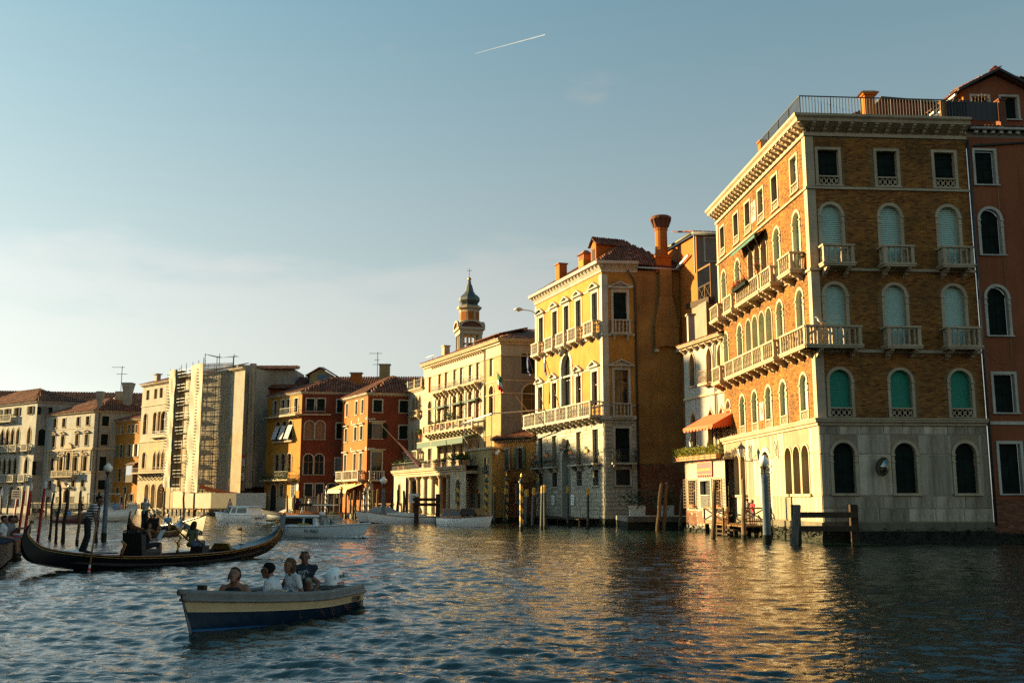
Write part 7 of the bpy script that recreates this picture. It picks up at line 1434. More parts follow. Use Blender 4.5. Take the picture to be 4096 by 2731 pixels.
# ---------------------------------------------------------------- people
def seg_mesh(caps, vox, mats, name):
    b = MB()
    for p0, r0, p1, r1, m_ in caps:
        p0, p1 = Vector(p0), Vector(p1); d = p1 - p0; L = d.length
        if L < 1e-4: d = Vector((0, 0, 1)); p1 = p0 + d * .001; L = .001
        d.normalize(); prof = [p0 - d * r0, p0 - d * r0 * .7, p0, p0.lerp(p1, .5), p1, p1 + d * r1 * .7, p1 + d * r1]; b.tube(prof, [r0 * .05, r0 * .71, r0, (r0 + r1) / 2, r1, r1 * .71, r1 * .05], 10)
    me = b.mesh('tmp', mats[0]); o = bpy.data.objects.new('tmp', me)
    mo = o.modifiers.new('r', 'REMESH'); mo.mode = 'VOXEL'; mo.voxel_size = vox; mo.use_smooth_shade = True
    sm = o.modifiers.new('s', 'SMOOTH'); sm.factor = .5; sm.iterations = 2
    out = bake(o); out.name = name
    bpy.data.objects.remove(o); bpy.data.meshes.remove(me); out.materials.clear()
    for q in mats: out.materials.append(M[q])
    nf = len(out.polygons); c = np.empty(nf * 3); out.polygons.foreach_get('center', c); c = c.reshape(-1, 3); best = np.full(nf, 1e9); idx = np.zeros(nf, np.int32)
    for p0, r0, p1, r1, m_ in caps:
        a, e = np.array(p0), np.array(p1); d = e - a; L2 = max(1e-9, d @ d); t = np.clip(((c - a) @ d) / L2, 0, 1); D = np.linalg.norm(c - a - t[:, None] * d, axis=1) - (r0 + (r1 - r0) * t); k = D < best; best[k] = D[k]; idx[k] = m_
    out.polygons.foreach_set('material_index', idx); out.polygons.foreach_set('use_smooth', np.ones(nf, bool)); out.update(); return out
def person(label, pos, fwd, sit=False, lean=0, side=0, arms=None, legs=None, skin='skin', shirt='cloth_white', pants='cloth_denim', hair='hair_brown', hs='short', head=(0, 0), vox=.02, scale=1.0, shorts=False, bare=False, fing=False, group=None, face=True, long_sleeve=False, glasses=None, tuck=False):
    """pos = feet (standing) or seat point (sitting); fwd = facing; arms = {'L':(elbow, wrist)} in body axes right, forward, up"""
    MT = [skin, shirt, pants, 'black_plastic', 'lips', 'dark_room']; S, T2, P2, SH, LP, EY = range(6); c = []
    base = .10 if sit else .95
    Rl = Matrix.Rotation(-lean, 3, 'X') @ Matrix.Rotation(side, 3, 'Y'); pv_ = Vector((0, 0, base))
    def up(x, y, z): return pv_ + Rl @ Vector((x, y, z))
    waist, chest, neck, hd = up(0, 0, .13), up(0, .0, .36), up(0, 0, .52), up(0, .03, .645)
    w = .90 if hs in ('long', 'bob', 'up') else 1.0
    for s in (-1, 1):
        sh = up(s * .185 * w, 0, .45); key = 'R' if s > 0 else 'L'
        el, wr = (arms or {}).get(key, ((s * .25, -.03, .15), (s * .22, .17, -.02) if not sit else (s * .2, .25, .08)))
        el, wr = (up(*el), up(*wr))
        c.append((up(s * .11, 0, .40), .085 * w, sh, .07 * w, T2 if not bare else S)); mid = sh.lerp(el, .55)
        c.append((sh, .066 * w, mid, .056 * w, S if bare else T2)); c.append((mid, .052 * w, el, .042 * w, T2 if long_sleeve else S)); c.append((el, .043 * w, wr, .028, T2 if long_sleeve else S))
        d = (wr - el).normalized(); c.append((wr, .03, wr + d * .07, .036, S))
        if fing:
            lat = d.cross(Vector((0, 0, 1)));  lat = lat.normalized() if lat.length > .1 else Vector((1, 0, 0)); pal = wr + d * .08; cur = Vector((0, 0, -1)) * .02
            for q, L in ((-.03, .06), (-.011, .075), (.011, .07), (.03, .055)): k = pal + lat * q; k2 = k + d * L * .6; c.append((k, .012, k2, .011, S)); c.append((k2, .011, k2 + d * L * .4 + cur * 1.4, .009, S))
            c.append((wr + d * .03 + lat * s * .03, .014, wr + d * .075 + lat * s * .065, .011, S))
        else: c.append((wr + d * .07, .034, wr + d * .13, .02, S))
        hp = Vector((s * .095, 0, base - .02))
        if legs: kn, an, to = [Vector(q) if not isinstance(q[0], tuple) else None for q in legs[key]]
        elif tuck: kn, an, to = Vector((s * .12, .28, .34)), Vector((s * .12, .24, .08)), Vector((s * .12, .33, .06))
        elif sit: kn, an, to = Vector((s * .13, .42, .15)), Vector((s * .13, .46, -.26)), Vector((s * .14, .60, -.32))
        else: kn, an, to = Vector((s * .105, .03, .50)), Vector((s * .11, -.02, .09)), Vector((s * .12, .16, .035))
        k_ = 1.0 if shorts else 1.22; c.append((hp, .095 * (1 + (k_ - 1) * .6), kn, .062 * k_, P2)); m2 = kn.lerp(an, .25)
        c.append((kn, .062 * k_, m2, .058 * k_, S if shorts else P2)); c.append((m2, .058 * k_, an, .040 * k_ * k_, S if shorts else P2)); c.append((an - Vector((0, .03, .02)), .040, to, .034, SH))
    c += [((-.07, 0, base), .10, (.07, 0, base), .10, P2), (pv_, .125, waist, .118 * w, T2), (waist, .128 * w, chest, .155 * w, T2), (chest + Rl @ Vector((-.08, 0, .0)), .12 * w, chest + Rl @ Vector((.08, 0, .02)), .12 * w, T2), (neck - Rl @ Vector((0, 0, .05)), .066, hd - Rl @ Vector((0, .02, .06)), .058, S), (up(-.10, 0, .46), .055, up(0, -.01, .50), .06, S if bare else T2), (up(.10, 0, .46), .055, up(0, -.01, .50), .06, S if bare else T2)]
    Hr = Matrix.Rotation(head[0], 3, 'Z') @ Matrix.Rotation(-head[1], 3, 'X')
    def hp_(x, y, z): return hd + Hr @ Vector((x, y, z))
    c += [(hp_(0, -.015, .03), .092, hp_(0, .02, .035), .086, S), (hp_(0, .03, -.02), .072, hp_(0, .045, -.085), .047, S)]
    for s in (-1, 1): c.append((hp_(s * .088, -.005, -.015), .02, hp_(s * .092, -.012, .015), .016, S))
    if face:
        c += [(hp_(0, .098, .0), .012, hp_(0, .116, -.03), .017, S), (hp_(-.02, .088, -.068), .010, hp_(.02, .088, -.068), .010, LP)]
        for s in (-1, 1): c.append((hp_(s * .036, .092, .012), .009, hp_(s * .028, .094, .012), .009, EY))
    me = seg_mesh([(tuple(a), r0, tuple(e), r1, m_) for a, r0, e, r1, m_ in c], vox, MT, 'body')
    rz_ = math.atan2(fwd[1], fwd[0]) - math.pi / 2; o = bpy.data.objects.new('person', me); link(o); o.location = pos; o.rotation_euler = (0, 0, rz_); o.scale = (scale,) * 3; ORG[o] = Vector(pos); tag(o, label, 'person', group)
    def child(nm, cps, mats, vx):
        if not cps: return
        k = bpy.data.objects.new(nm, seg_mesh([(tuple(a), r0, tuple(e), r1, m_) for a, r0, e, r1, m_ in cps], vx, mats, nm)); link(k, o); return k
    H = []
    if hs != 'bald':
        H = [(hp_(0, -.03, .05), .094, hp_(0, .005, .062), .088, 0), (hp_(-.05, -.035, .01), .055, hp_(.05, -.035, .01), .055, 0)]
        if hs == 'long': H += [(hp_(-.05, -.06, .0), .065, hp_(-.05, -.09, -.26), .06, 0), (hp_(.05, -.06, .0), .065, hp_(.05, -.09, -.26), .06, 0), (hp_(0, -.08, .0), .07, hp_(0, -.11, -.30), .06, 0)]
        if hs == 'bob': H += [(hp_(s * .07, -.03, .02), .05, hp_(s * .075, -.03, -.09), .035, 0) for s in (-1, 1)] + [(hp_(0, -.07, .02), .06, hp_(0, -.08, -.08), .045, 0)]
        if hs == 'up': H += [(hp_(0, -.06, .10), .055, hp_(0, -.08, .12), .045, 0), (hp_(.085, .0, .02), .02, hp_(.085, .01, -.09), .012, 0), (hp_(-.085, .0, .02), .02, hp_(-.085, .01, -.09), .012, 0)]
        if hs == 'hat': H = [(hp_(0, -.01, .06), .10, hp_(0, -.01, .10), .085, 0), (hp_(-.06, .0, .05), .10, hp_(.06, .0, .05), .10, 0)]
        child('hair' if hs != 'hat' else 'hat', H, [hair], vox)
    if glasses:
        z, y = (.012, .10) if glasses == 'on' else (.105, .075); g = [(hp_(s * .035, y, z), .022, hp_(s * .045, y - .005, z), .022, 0) for s in (-1, 1)] + [(hp_(s * .075, y - .02, z), .008, hp_(s * .092, -.01, z), .008, 0) for s in (-1, 1)] + [(hp_(-.02, y + .01, z), .008, hp_(.02, y + .01, z), .008, 0)]
        child('sunglasses', g, ['black_plastic'], .011)
    return o

# ---------------------------------------------------------------- boats
def frame(p, d):
    d = Vector((d[0], d[1])).normalized(); 
    return lambda x, y, z: (p[0] + d.x * x - d.y * y, p[1] + d.y * x + d.x * y, z)     # x to the bow, y to port
def loft(mb, st, bands, m0=0):
    """st: stations of [(x,y_half,z), ...] keel to sheer; mirrored; bands: material per strip"""
    n = len(st[0])
    for sg in (1, -1):
        for a, c in zip(st, st[1:]):
            for k in range(n - 1):
                q = [(a[k][0], sg * a[k][1], a[k][2]), (c[k][0], sg * c[k][1], c[k][2]), (c[k + 1][0], sg * c[k + 1][1], c[k + 1][2]), (a[k + 1][0], sg * a[k + 1][1], a[k + 1][2])]
                mb.add(q, [(0, 1, 2, 3)], bands[k])
    a = st[0]
    for k in range(n - 1): mb.add([(a[k][0], a[k][1], a[k][2]), (a[k + 1][0], a[k + 1][1], a[k + 1][2]), (a[k + 1][0], -a[k + 1][1], a[k + 1][2]), (a[k][0], -a[k][1], a[k][2])], [(0, 1, 2, 3)], bands[k])
def smooth_obj(o, ang=35):
    for p in o.data.polygons: p.use_smooth = True
    try: o.data.set_sharp_from_angle(angle=R(ang))
    except Exception: pass
def weld(o):
    bm = bmesh.new(); bm.from_mesh(o.data); bmesh.ops.remove_doubles(bm, verts=bm.verts, dist=.002); bmesh.ops.recalc_face_normals(bm, faces=bm.faces); bm.to_mesh(o.data); bm.free(); smooth_obj(o)
def open_boat(name, label, stern, bow, hb, fb, mats, cat='boat', cover=None, inner='boat_inner', bowh=.35, group=None, rows=(0, .25, .55, .8, 1)):
    L = math.hypot(bow[0] - stern[0], bow[1] - stern[1]); T = frame(stern, (bow[0] - stern[0], bow[1] - stern[1])); t = thing(name, (*stern, 0), label, cat, group)
    st = []; sheer = []
    for i in range(13):
        u = i / 12; bw = hb * (1 - max(0, (u - .3) / .7) ** 1.8) * (.86 + .14 * min(1, u / .3)); bw = max(bw, .015); zs = fb + bowh * max(0, (u - .35) / .65) ** 1.8; zk = -.28 + .1 * u ** 4
        rake = .09 * L * max(0, (u - .5) / .5) ** 2; row = []
        for r_ in rows:
            hbx = bw * (.25 + .75 * min(1, (r_ / .4)) ** .6) if r_ else .0; row.append((u * (L * .91) + rake * r_, hbx, zk + (zs - zk) * r_))
        st.append(row); sheer.append(row[-1])
    b = MB(T); loft(b, st, mats[1]); o = b.build('hull', mats[0], t); weld(o)
    for sg in (1, -1): b = MB(T); b.tube([(x, sg * y, z) for x, y, z in sheer], .035 + .01 * fb, 6); b.build('gunwale', mats[2], t, smooth=True)
    b = MB(T)
    lw = [(q[2][0] * .97, max(.004, q[2][1] - .1), max(.1, q[4][2] - .42)) for q in st]
    for a, c, e, g in zip(sheer, sheer[1:], lw, lw[1:]):
        for sg in (1, -1): b.add([(a[0] - .02, sg * a[1] * .97, a[2] - .01), (c[0] - .02, sg * c[1] * .97, c[2] - .01), (g[0], sg * g[1], g[2]), (e[0], sg * e[1], e[2])], [(0, 1, 2, 3)])
        b.add([(e[0], e[1], e[2]), (g[0], g[1], g[2]), (g[0], -g[1], g[2]), (e[0], -e[1], e[2])], [(0, 1, 2, 3)])
    b.build('inner_lining', inner, t)
    b = MB(T); k = 9; b.poly([(x, y, z - .015) for x, y, z in sheer[k:]] + [(x, -y, z - .015) for x, y, z in sheer[k:][::-1]]); b.build('foredeck', mats[3] if len(mats) > 3 else inner, t)
    if cover:
        b = MB(T); nn = 7; vs = []; lo, hi = cover[1], cover[2]
        for i in range(lo, hi):
            x, y, z = sheer[i]; hgt = cover[3] * math.sin(math.pi * (i - lo + .6) / (hi - lo + .4))
            for j in range(nn): v = j / (nn - 1) * 2 - 1; vs.append((x, v * y * 1.02, z + .02 + hgt * (1 - abs(v) ** 1.6)))
        b.add(vs, [(i * nn + j, i * nn + j + 1, (i + 1) * nn + j + 1, (i + 1) * nn + j) for i in range(hi - lo - 1) for j in range(nn - 1)]); b.build('cover', cover[0], t, smooth=True)
    return t, T, L, sheer
def outboard(t, T, x, z, s=1.0, mat='paint_white', text=None):
    b = MB(T); pr = []
    for i in range(9):
        u = i / 8; r1 = .30 * s * (1 - .55 * max(0, (u - .55) / .45) ** 2) * (.9 + .1 * u); pr.append((u, r1))
    vs = []; n = 14
    for u, r_ in pr:
        for k in range(n): a = 2 * math.pi * k / n; ex = abs(math.cos(a)) ** .6 * math.copysign(1, math.cos(a)); ey = abs(math.sin(a)) ** .6 * math.copysign(1, math.sin(a)); vs.append((x + r_ * ex * 1.0 - .06 * u * s, r_ * .62 * ey, z + u * .52 * s))
    b.add(vs, [(i * n + k, i * n + (k + 1) % n, (i + 1) * n + (k + 1) % n, (i + 1) * n + k) for i in range(8) for k in range(n)] + [tuple(range(8 * n, 9 * n))]); o = b.build('outboard_cowl', mat, t, smooth=True)
    b = MB(T); b.frustum(x - .28 * s, x + .3 * s, -.19 * s, .19 * s, z - .14 * s, z - .002, -.0); b.box(x - .14 * s, x + .1 * s, -.09 * s, .09 * s, z - .75 * s, z - .14 * s); b.build('outboard_leg', 'black_plastic', t); return o
# --- blue and cream motorboat with four people
SP, HV = (-3.66, 20.3), (-.29, -.957)
mbt = thing('motorboat', (*SP, 0), 'cream and dark blue open motorboat with grey gunwale carrying four people', 'motorboat'); T = frame(SP, HV); L = 4.9; st = []
for i in range(17):
    u = i / 16; bw = max(.02, .86 * (1 - max(0, (u - .3) / .7) ** 1.8) * (.93 + .07 * min(1, u / .3))); zs = .52 + .28 * max(0, (u - .3) / .7) ** 1.7; zk = -.30 + .06 * u; rake = .62 * max(0, (u - .35) / .65) ** 1.7
    f = lambda r_: (u * 4.25 + rake * r_ ** .9, bw * (0 if r_ == 0 else (.45 + .55 * min(1, r_ / .75) ** .8)), zk + (zs - zk) * r_)
    st.append([f(r_) for r_ in (0, .34, .40, .43, .69, .71, .87, .9, 1.0)])
b = MB(T); loft(b, st, [3, 3, 2, 1, 1, 0, 0, 4, 4][:8]); o = b.build('hull', ['boat_cream', 'boat_blue', 'boat_stripe', 'boat_red', 'boat_grey'], mbt); weld(o)
for sg in (1, -1):
    b = MB(T); b.tube([(q[6][0], sg * (q[6][1] + .02), q[6][2] + .015) for q in st], .028, 6); b.build('rubbing_strake', 'boat_grey', mbt, smooth=True)
    b = MB(T); b.tube([(q[8][0], sg * (q[8][1] - .05), q[8][2]) for q in st], .055, 6); b.build('gunwale', 'boat_grey', mbt, smooth=True)
    b = MB(T); b.tube([(q[5][0], sg * (q[5][1] + .006), q[5][2]) for q in st], .014, 5); b.build('hull_moulding', 'boat_cream', mbt)
b = MB(T)
for a, c in zip(st, st[1:]):
    for sg in (1, -1): b.add([(a[8][0], sg * (a[8][1] - .09), a[8][2]), (c[8][0], sg * max(.01, c[8][1] - .09), c[8][2]), (c[4][0] - .12, sg * max(.004, c[4][1] - .14), .12), (a[4][0] - .12, sg * max(.004, a[4][1] - .14), .12)], [(0, 1, 2, 3)])
    b.add([(q[4][0] - .12, g_ * max(.004, q[4][1] - .14), .12) for q, g_ in ((a, 1), (c, 1), (c, -1), (a, -1))], [(0, 1, 2, 3)])
b.build('inner_lining', 'boat_inner', mbt)
b = MB(T); b.poly([(q[8][0], q[8][1] - .05, q[8][2] + .03) for q in st[13:]] + [(q[8][0], -q[8][1] + .05, q[8][2] + .03) for q in st[13:][::-1]]); b.build('foredeck', 'boat_grey', mbt)
for x in (.25, 1.35, 2.2): MB(T).box(x - .16, x + .16, -.60, .60, .18, .24).build('thwart', 'boat_grey', mbt)
MB(T).box(-.06, .05, -.75, .75, -.25, .36).build('transom_board', 'boat_grey', mbt); MB(T).box(4.25, 4.35, -.06, .06, .6, .86).build('bow_post', 'wood_dark', mbt); MB(T).box(2.95, 3.05, .22, .32, .3, .66).build('mooring_bitt', 'boat_grey', mbt)
ob = outboard(mbt, T, -.22, .44, .76); MB(T).lathe([(.19, 0), (.21, .02), (.21, .07), (.18, .09)], (-.22, 0, .43), 14).build('cowl_band', 'black_plastic', mbt)
def hull_text(parent, T, txt, x, y, z, size, mat, ang, sx=1, tilt=90, sh=0):
    o = inst(text_mesh(txt, size, mat, shear=sh), 'lettering', T(x, y, z), parent, scale=(sx, 1, 1)); o.rotation_euler = (R(tilt), 0, ang); return o
aH = math.atan2(HV[1], HV[0])
hull_text(mbt, T, 'LV21009', .45, .845, .33, .13, 'black_plastic', aH + math.pi, .75, 88)
hull_text(mbt, T, 'SELVA', -.28, .165, .68, .10, 'black_plastic', aH + math.pi, .8, 90, .2); hull_text(mbt, T, '40', -.03, .155, .66, .11, 'boat_blue', aH + math.pi + .5, .9, 88, .3); MB(T).box(-.40, -.14, .157, .162, .54, .565).build('cowl_stripe', 'sign_red', mbt); MB(T).box(-.40, -.14, .157, .162, .48, .51).build('cowl_stripe', 'black_plastic', mbt)
rp = MB(T)
for k in range(5): rp.tube([(2.55 + .02 * k + .18 * math.cos(t), .2 + .16 * math.sin(t) + .05 * k, .52 + .035 * k + .02 * math.sin(3 * t)) for t in frange(0, 6.2, 14)], .016, 5)
o = rp.build('rope_coil', 'rope'); tag(o, 'loose coil of pale rope lying inside the motorboat', 'rope')
FWD = (HV[0], HV[1]); def_y = lambda x, y: T(x, y, 0)
p_ = T(.6, -.2, .32)
st_man = person('bald man in a dark lettered T-shirt steering the motorboat with one hand behind', p_, (-.12, -1), sit=True, tuck=True, skin='skin_tan', shirt='cloth_navy', pants='cloth_khaki', hs='bald', vox=.014, fing=True, shorts=True, glasses='up', head=(.1, .05), arms={'L': ((.36, -.14, .25), (.48, -.18, .02)), 'R': ((-.27, .0, .18), (-.2, .2, .0))}, scale=1.04)
st_man.rotation_euler[2] += .15
for tx, dz, dx in (('EXPL', .38, .0), ('ORE', .29, .05)):
    me = text_mesh(tx, .09, 'cloth_white'); k = bpy.data.objects.new('lettering', me); link(k, st_man); k.location = (-.01 + dx, .152, .1 + dz); k.rotation_euler = (R(90), 0, R(180)); k.rotation_euler[1] = R(-12)
person('smiling fair haired woman in a white T-shirt sitting in the motorboat', T(1.3, .02, .19), (-.75, -.65), scale=1.08, sit=True, tuck=True, shirt='cloth_white', pants='cloth_denim', hair='hair_blond', hs='bob', vox=.014, fing=True, lean=.18, arms={'R': ((.24, .02, .16), (.10, .26, .06)), 'L': ((-.26, .0, .16), (-.14, .25, .06))}, head=(.1, -.05))
person('dark haired man in a white T-shirt and sunglasses seen from behind in the motorboat', T(2.0, .02, .15), (-.93, .12), scale=1.08, sit=True, tuck=True, shirt='cloth_white', pants='cloth_denim', hair='hair_black', hs='short', vox=.014, fing=True, lean=.22, head=(.1, -.05), glasses='on', arms={'L': ((-.25, .1, .16), (-.1, .28, .05)), 'R': ((.25, .05, .14), (.12, .3, .05))})
person('woman with tied up hair and black strap top leaning down in the motorboat bow', T(3.25, -.05, .16), (.1, -1), scale=1.08, sit=True, tuck=True, shirt='cloth_black', pants='cloth_denim', hair='hair_brown', hs='up', vox=.014, fing=True, bare=True, lean=.22, head=(-.1, -.4), arms={'R': ((.3, .1, .22), (.16, .32, .05)), 'L': ((-.25, .05, .2), (-.1, .28, .14))})
# --- gondolas
def gondola(c, u, label, group=None):
    T = frame(c, u); t = thing('gondola', (*c, 0), label, 'gondola', group)
    S_ = [(-5.27, 1.40, -5.14, 1.54, .02), (-5.42, 1.05, -5.24, 1.22, .045), (-5.40, .72, -5.0, .93, .12), (-5.18, .42, -4.75, .78, .22), (-4.6, .24, -4.25, .66, .36), (-3.5, .06, -3.35, .53, .53), (-2, -.08, -2, .41, .67), (0, -.16, 0, .37, .72), (2, -.10, 2, .40, .67), (3.5, .05, 3.45, .53, .51), (4.5, .26, 4.25, .66, .34), (5.08, .54, 4.85, .83, .16), (5.36, .76, 5.12, 1.02, .06), (5.44, .98, 5.27, 1.16, .025)]
    fine = []
    for i in range(len(S_) - 1):
        for k in range(3):
            v = k / 3; P = [S_[max(0, i - 1)], S_[i], S_[i + 1], S_[min(len(S_) - 1, i + 2)]]
            fine.append(tuple(.5 * (2 * P[1][q] + (P[2][q] - P[0][q]) * v + (2 * P[0][q] - 5 * P[1][q] + 4 * P[2][q] - P[3][q]) * v * v + (3 * P[1][q] - P[0][q] - 3 * P[2][q] + P[3][q]) * v ** 3) for q in range(5)))
    fine.append(S_[-1]); st = []
    for xk, zk, xs, zs, hb in fine: st.append([(xk, 0, zk), (xk + (xs - xk) * .1, hb * .6, zk + .02), (xk + (xs - xk) * .6, hb * .9, zk + (zs - zk) * .6), (xs, hb, zs)])
    b = MB(T); loft(b, st, [0, 0, 0]); o = b.build('hull', 'paint_black', t); weld(o)
    for sg in (1, -1):
        b = MB(T); b.tube([(q[3][0], sg * q[3][1], q[3][2]) for q in st], .020, 6); b.build('gunwale', 'varnish', t, smooth=True)
        b = MB(T); b.tube([(q[2][0] * .3 + q[3][0] * .7, sg * (q[2][1] * .3 + q[3][1] * .7 + .006), q[2][2] * .3 + q[3][2] * .7) for q in st], .007, 5); b.build('gold_trim', 'gold', t, smooth=True)
    b = MB(T)
    for a, c2 in zip(st, st[1:]):
        for sg in (1, -1): b.add([(a[3][0], sg * a[3][1] * .96, a[3][2]), (c2[3][0], sg * c2[3][1] * .96, c2[3][2]), (c2[3][0], sg * c2[3][1] * .85, c2[3][2] - .3), (a[3][0], sg * a[3][1] * .85, a[3][2] - .3)], [(0, 1, 2, 3)])
        b.add([(a[3][0], a[3][1] * .85, a[3][2] - .3), (c2[3][0], c2[3][1] * .85, c2[3][2] - .3), (c2[3][0], -c2[3][1] * .85, c2[3][2] - .3), (a[3][0], -a[3][1] * .85, a[3][2] - .3)], [(0, 1, 2, 3)])
    b.build('inner_lining', 'paint_black_matte', t)
    def deck(sel, nm, mat, crown=.06):
        b = MB(T); q = [s for s in st if sel(s[3][0])]
        for a, c2 in zip(q, q[1:]): b.add([(a[3][0], a[3][1] * .97, a[3][2]), (a[3][0], 0, a[3][2] + crown), (a[3][0], -a[3][1] * .97, a[3][2]), (c2[3][0], c2[3][1] * .97, c2[3][2]), (c2[3][0], 0, c2[3][2] + crown), (c2[3][0], -c2[3][1] * .97, c2[3][2])], [(0, 3, 4, 1), (1, 4, 5, 2)])
        b.build(nm, mat, t)
    deck(lambda x: x > 2.3, 'foredeck', 'deck_blue', .10); deck(lambda x: x < -2.9, 'stern_deck', 'cushion_blue', .02)
    MB(T).box(-3.6, -2.4, -.48, .48, .52, .555).build('rowing_deck', 'paint_black_matte', t)
    b = MB(T); b.prism([(2.3, -.5, .44), (2.3, .5, .44), (2.3, .32, .66), (2.3, -.32, .66)], (.12, 0, 0)); b.build('carved_panel', 'bronze', t)
    # toothed bow iron
    b = MB(T); pr = [(5.24, .62), (5.40, .80), (5.46, 1.0), (5.38, 1.16), (5.30, 1.24), (5.22, 1.42), (5.30, 1.60), (5.48, 1.70), (5.56, 1.66), (5.54, 1.50), (5.52, 1.30), (5.52, 1.02), (5.45, .76), (5.3, .56)]
    b.prism([(x, -.012, z) for x, z in pr], (0, .024, 0))
    for k in range(6): b.box(5.46, 5.68, -.012, .012, .84 + k * .075, .875 + k * .075)
    b.box(5.08, 5.3, -.012, .012, 1.2, 1.24); b.build('bow_iron', 'pole_steel', t); MB(T).lathe([(.03, 0), (.07, .05), (.03, .1)], (-5.12, 0, 1.5), 8).build('stern_scroll', 'bronze', t)
    # oar lock, chairs, cushions, brass figures
    b = MB(T); b.tube([(-2.4, -.62, .4), (-2.42, -.7, .62), (-2.36, -.74, .8), (-2.5, -.72, .92)], [.05, .055, .05, .03], 7); b.build('oar_lock', 'varnish', t, smooth=True)
    b = MB(T); b.box(-1.35, -.75, -.42, .42, .30, .5); b.prism([(-1.45, -.46, .3), (-1.3, -.46, .3), (-1.35, -.46, 1.05), (-1.55, -.46, 1.12)], (0, .92, 0)); ch_ = b.build('armchair', 'paint_black_matte', t)
    b = MB(T); leaves(b, [T.__call__(0, 0, 0) and (-1.45 + random.uniform(-.08, .1), random.uniform(-.46, .46), 1.1 + random.uniform(-.06, .10)) for _ in range(150)], .06); b.build('plumes', 'paint_black', ch_, kind='stuff'); b = MB(T)
    for k in range(9): ell(b, (-1.36, -.4 + k * .1, 1.08 + .05 * math.sin(k)), (.018, .018, .018), n=6)
    b.build('brass_studs', 'gold', ch_, kind='stuff'); MB(T).box(-1.3, -.72, -.4, .4, .502, .6).build('seat_cushion', 'black_plastic', ch_)
    b = MB(T); b.prism([(1.15, -.3, .3), (1.45, -.3, .3), (1.5, -.3, .62), (1.2, -.3, .58)], (0, .6, 0)); b.build('side_bench', 'paint_black_matte', t)
    b = MB(T); b.tube([(-.2, -.66, .44), (-.2, -.66, .58), (-.16, -.66, .66), (-.2, -.66, .78), (-.12, -.66, .9)], [.07, .03, .05, .05, .03], 7); b.tube([(-.2, -.66, .74), (-.34, -.66, .84)], [.025, .015], 6); b.tube([(-.18, -.66, .76), (-.04, -.68, .72)], [.025, .012], 6); ell(b, (-.1, -.66, .95), (.045, .045, .05)); b.build('brass_figure', 'bronze', t, smooth=True)
    b = MB(T); b.tube([(3.3, 0, .62), (3.3, .0, 1.2)], .015, 5); b.build('flag_staff', 'gold', t); b = MB(T); b.add([(3.3, 0, 1.2), (3.3, 0, 1.05), (2.98, -.02, 1.12)], [(0, 1, 2)]); b.build('pennant', 'boat_red', t); MB(T).box(3.2, 3.42, -.1, .1, .60, .63).build('name_plate', 'sign_white', t)
    return t, T
g1, TG = gondola((-11.6, 34.35), (.511, .86), 'long black gondola with gilt trim rowed by a striped gondolier across the foreground')
def oar(A, B_, label, stripe=True):
    A, B_ = Vector(A), Vector(B_); t = thing('oar', tuple(B_), label, 'oar'); b = MB(); b.tube([A, A.lerp(B_, .66)], [.025, .032], 8); b.build('shaft', 'oar_wood', t, smooth=True)
    for k in range(9):
        p, q = A.lerp(B_, .66 + .34 * k / 9), A.lerp(B_, .66 + .34 * (k + 1) / 9); b = MB(); b.tube([p, q], [.034 + .004 * k, .034 + .004 * (k + 1)], 8); b.build('blade_band', ('sign_red' if k % 2 else 'pole_white') if stripe else 'oar_wood', t, smooth=True)
gp = TG(-3.25, -.02, .56)
oar((-12.88, 31.42, 1.78), (-12.72, 30.5, -.55), 'wooden oar with a red and white banded blade held by the near gondolier')
Rg = Matrix.Rotation(-(math.atan2(.5, .86) - math.pi / 2), 3, 'Z')
def to_local(P, pos, fwd): 
    rz_ = math.atan2(fwd[1], fwd[0]) - math.pi / 2; return Matrix.Rotation(-rz_, 3, 'Z') @ (Vector(P) - Vector(pos))
def reach(P, pos, fwd, lean, side=0, base=.95): 
    v = to_local(P, pos, fwd) - Vector((0, 0, base)); Rl = Matrix.Rotation(-lean, 3, 'X') @ Matrix.Rotation(side, 3, 'Y'); return tuple(Rl.inverted() @ v)
fw = (.93, .30); ln_ = .42
hR = reach((-12.86, 31.28, 1.34), gp, fw, ln_); hL = reach((-12.87, 31.38, 1.62), gp, fw, ln_)
person('gondolier in a black and white striped shirt and dark trousers leaning on the oar', gp, fw, lean=ln_, scale=1.06, skin='skin_tan', shirt='cloth_striped', pants='cloth_black', hair='hair_black', hs='short', vox=.015, fing=True, head=(-.15, .2),
       arms={'R': (tuple(Vector(hR) * .5 + Vector((.12, .0, .2))), hR), 'L': (tuple(Vector(hL) * .5 + Vector((-.08, .02, .26))), hL)}, legs={'R': ((.12, .06, .5), (.12, -.02, .09), (.15, .16, .03)), 'L': ((-.12, .0, .5), (-.16, -.14, .09), (-.18, .04, .03))})
wp_ = TG(-1.0, -.05, .60)
person('dark haired woman seated in the near gondola holding a pale unfolded map', wp_, (.8, .6), sit=True, shirt='cloth_black', pants='cloth_black', hair='hair_black', hs='bob', vox=.016, fing=True, bare=True, head=(-.2, 0), arms={'R': ((.25, .08, .16), (.12, .36, .22)), 'L': ((-.25, .08, .16), (-.1, .36, .22))}, shorts=True)
mp_ = MB(); mv = Vector(wp_) + Vector((.36, .16, .26)); mp_.add([tuple(mv + Vector((-.1, -.06, 0))), tuple(mv + Vector((.08, -.12, .02))), tuple(mv + Vector((.22, .0, .36))), tuple(mv + Vector((.02, .1, .33)))], [(0, 1, 2, 3)]); o = mp_.build('paper_map', 'flag_white'); tag(o, 'pale unfolded paper map held by the seated woman in the near gondola', 'map')
person('woman with long dark hair seated forward in the near gondola seen from behind', TG(1.05, .1, .58), (.45, .89), sit=True, shirt='cloth_olive', pants='cloth_denim', hair='hair_brown', hs='long', vox=.016, fing=True, lean=.1, head=(.1, -.1))
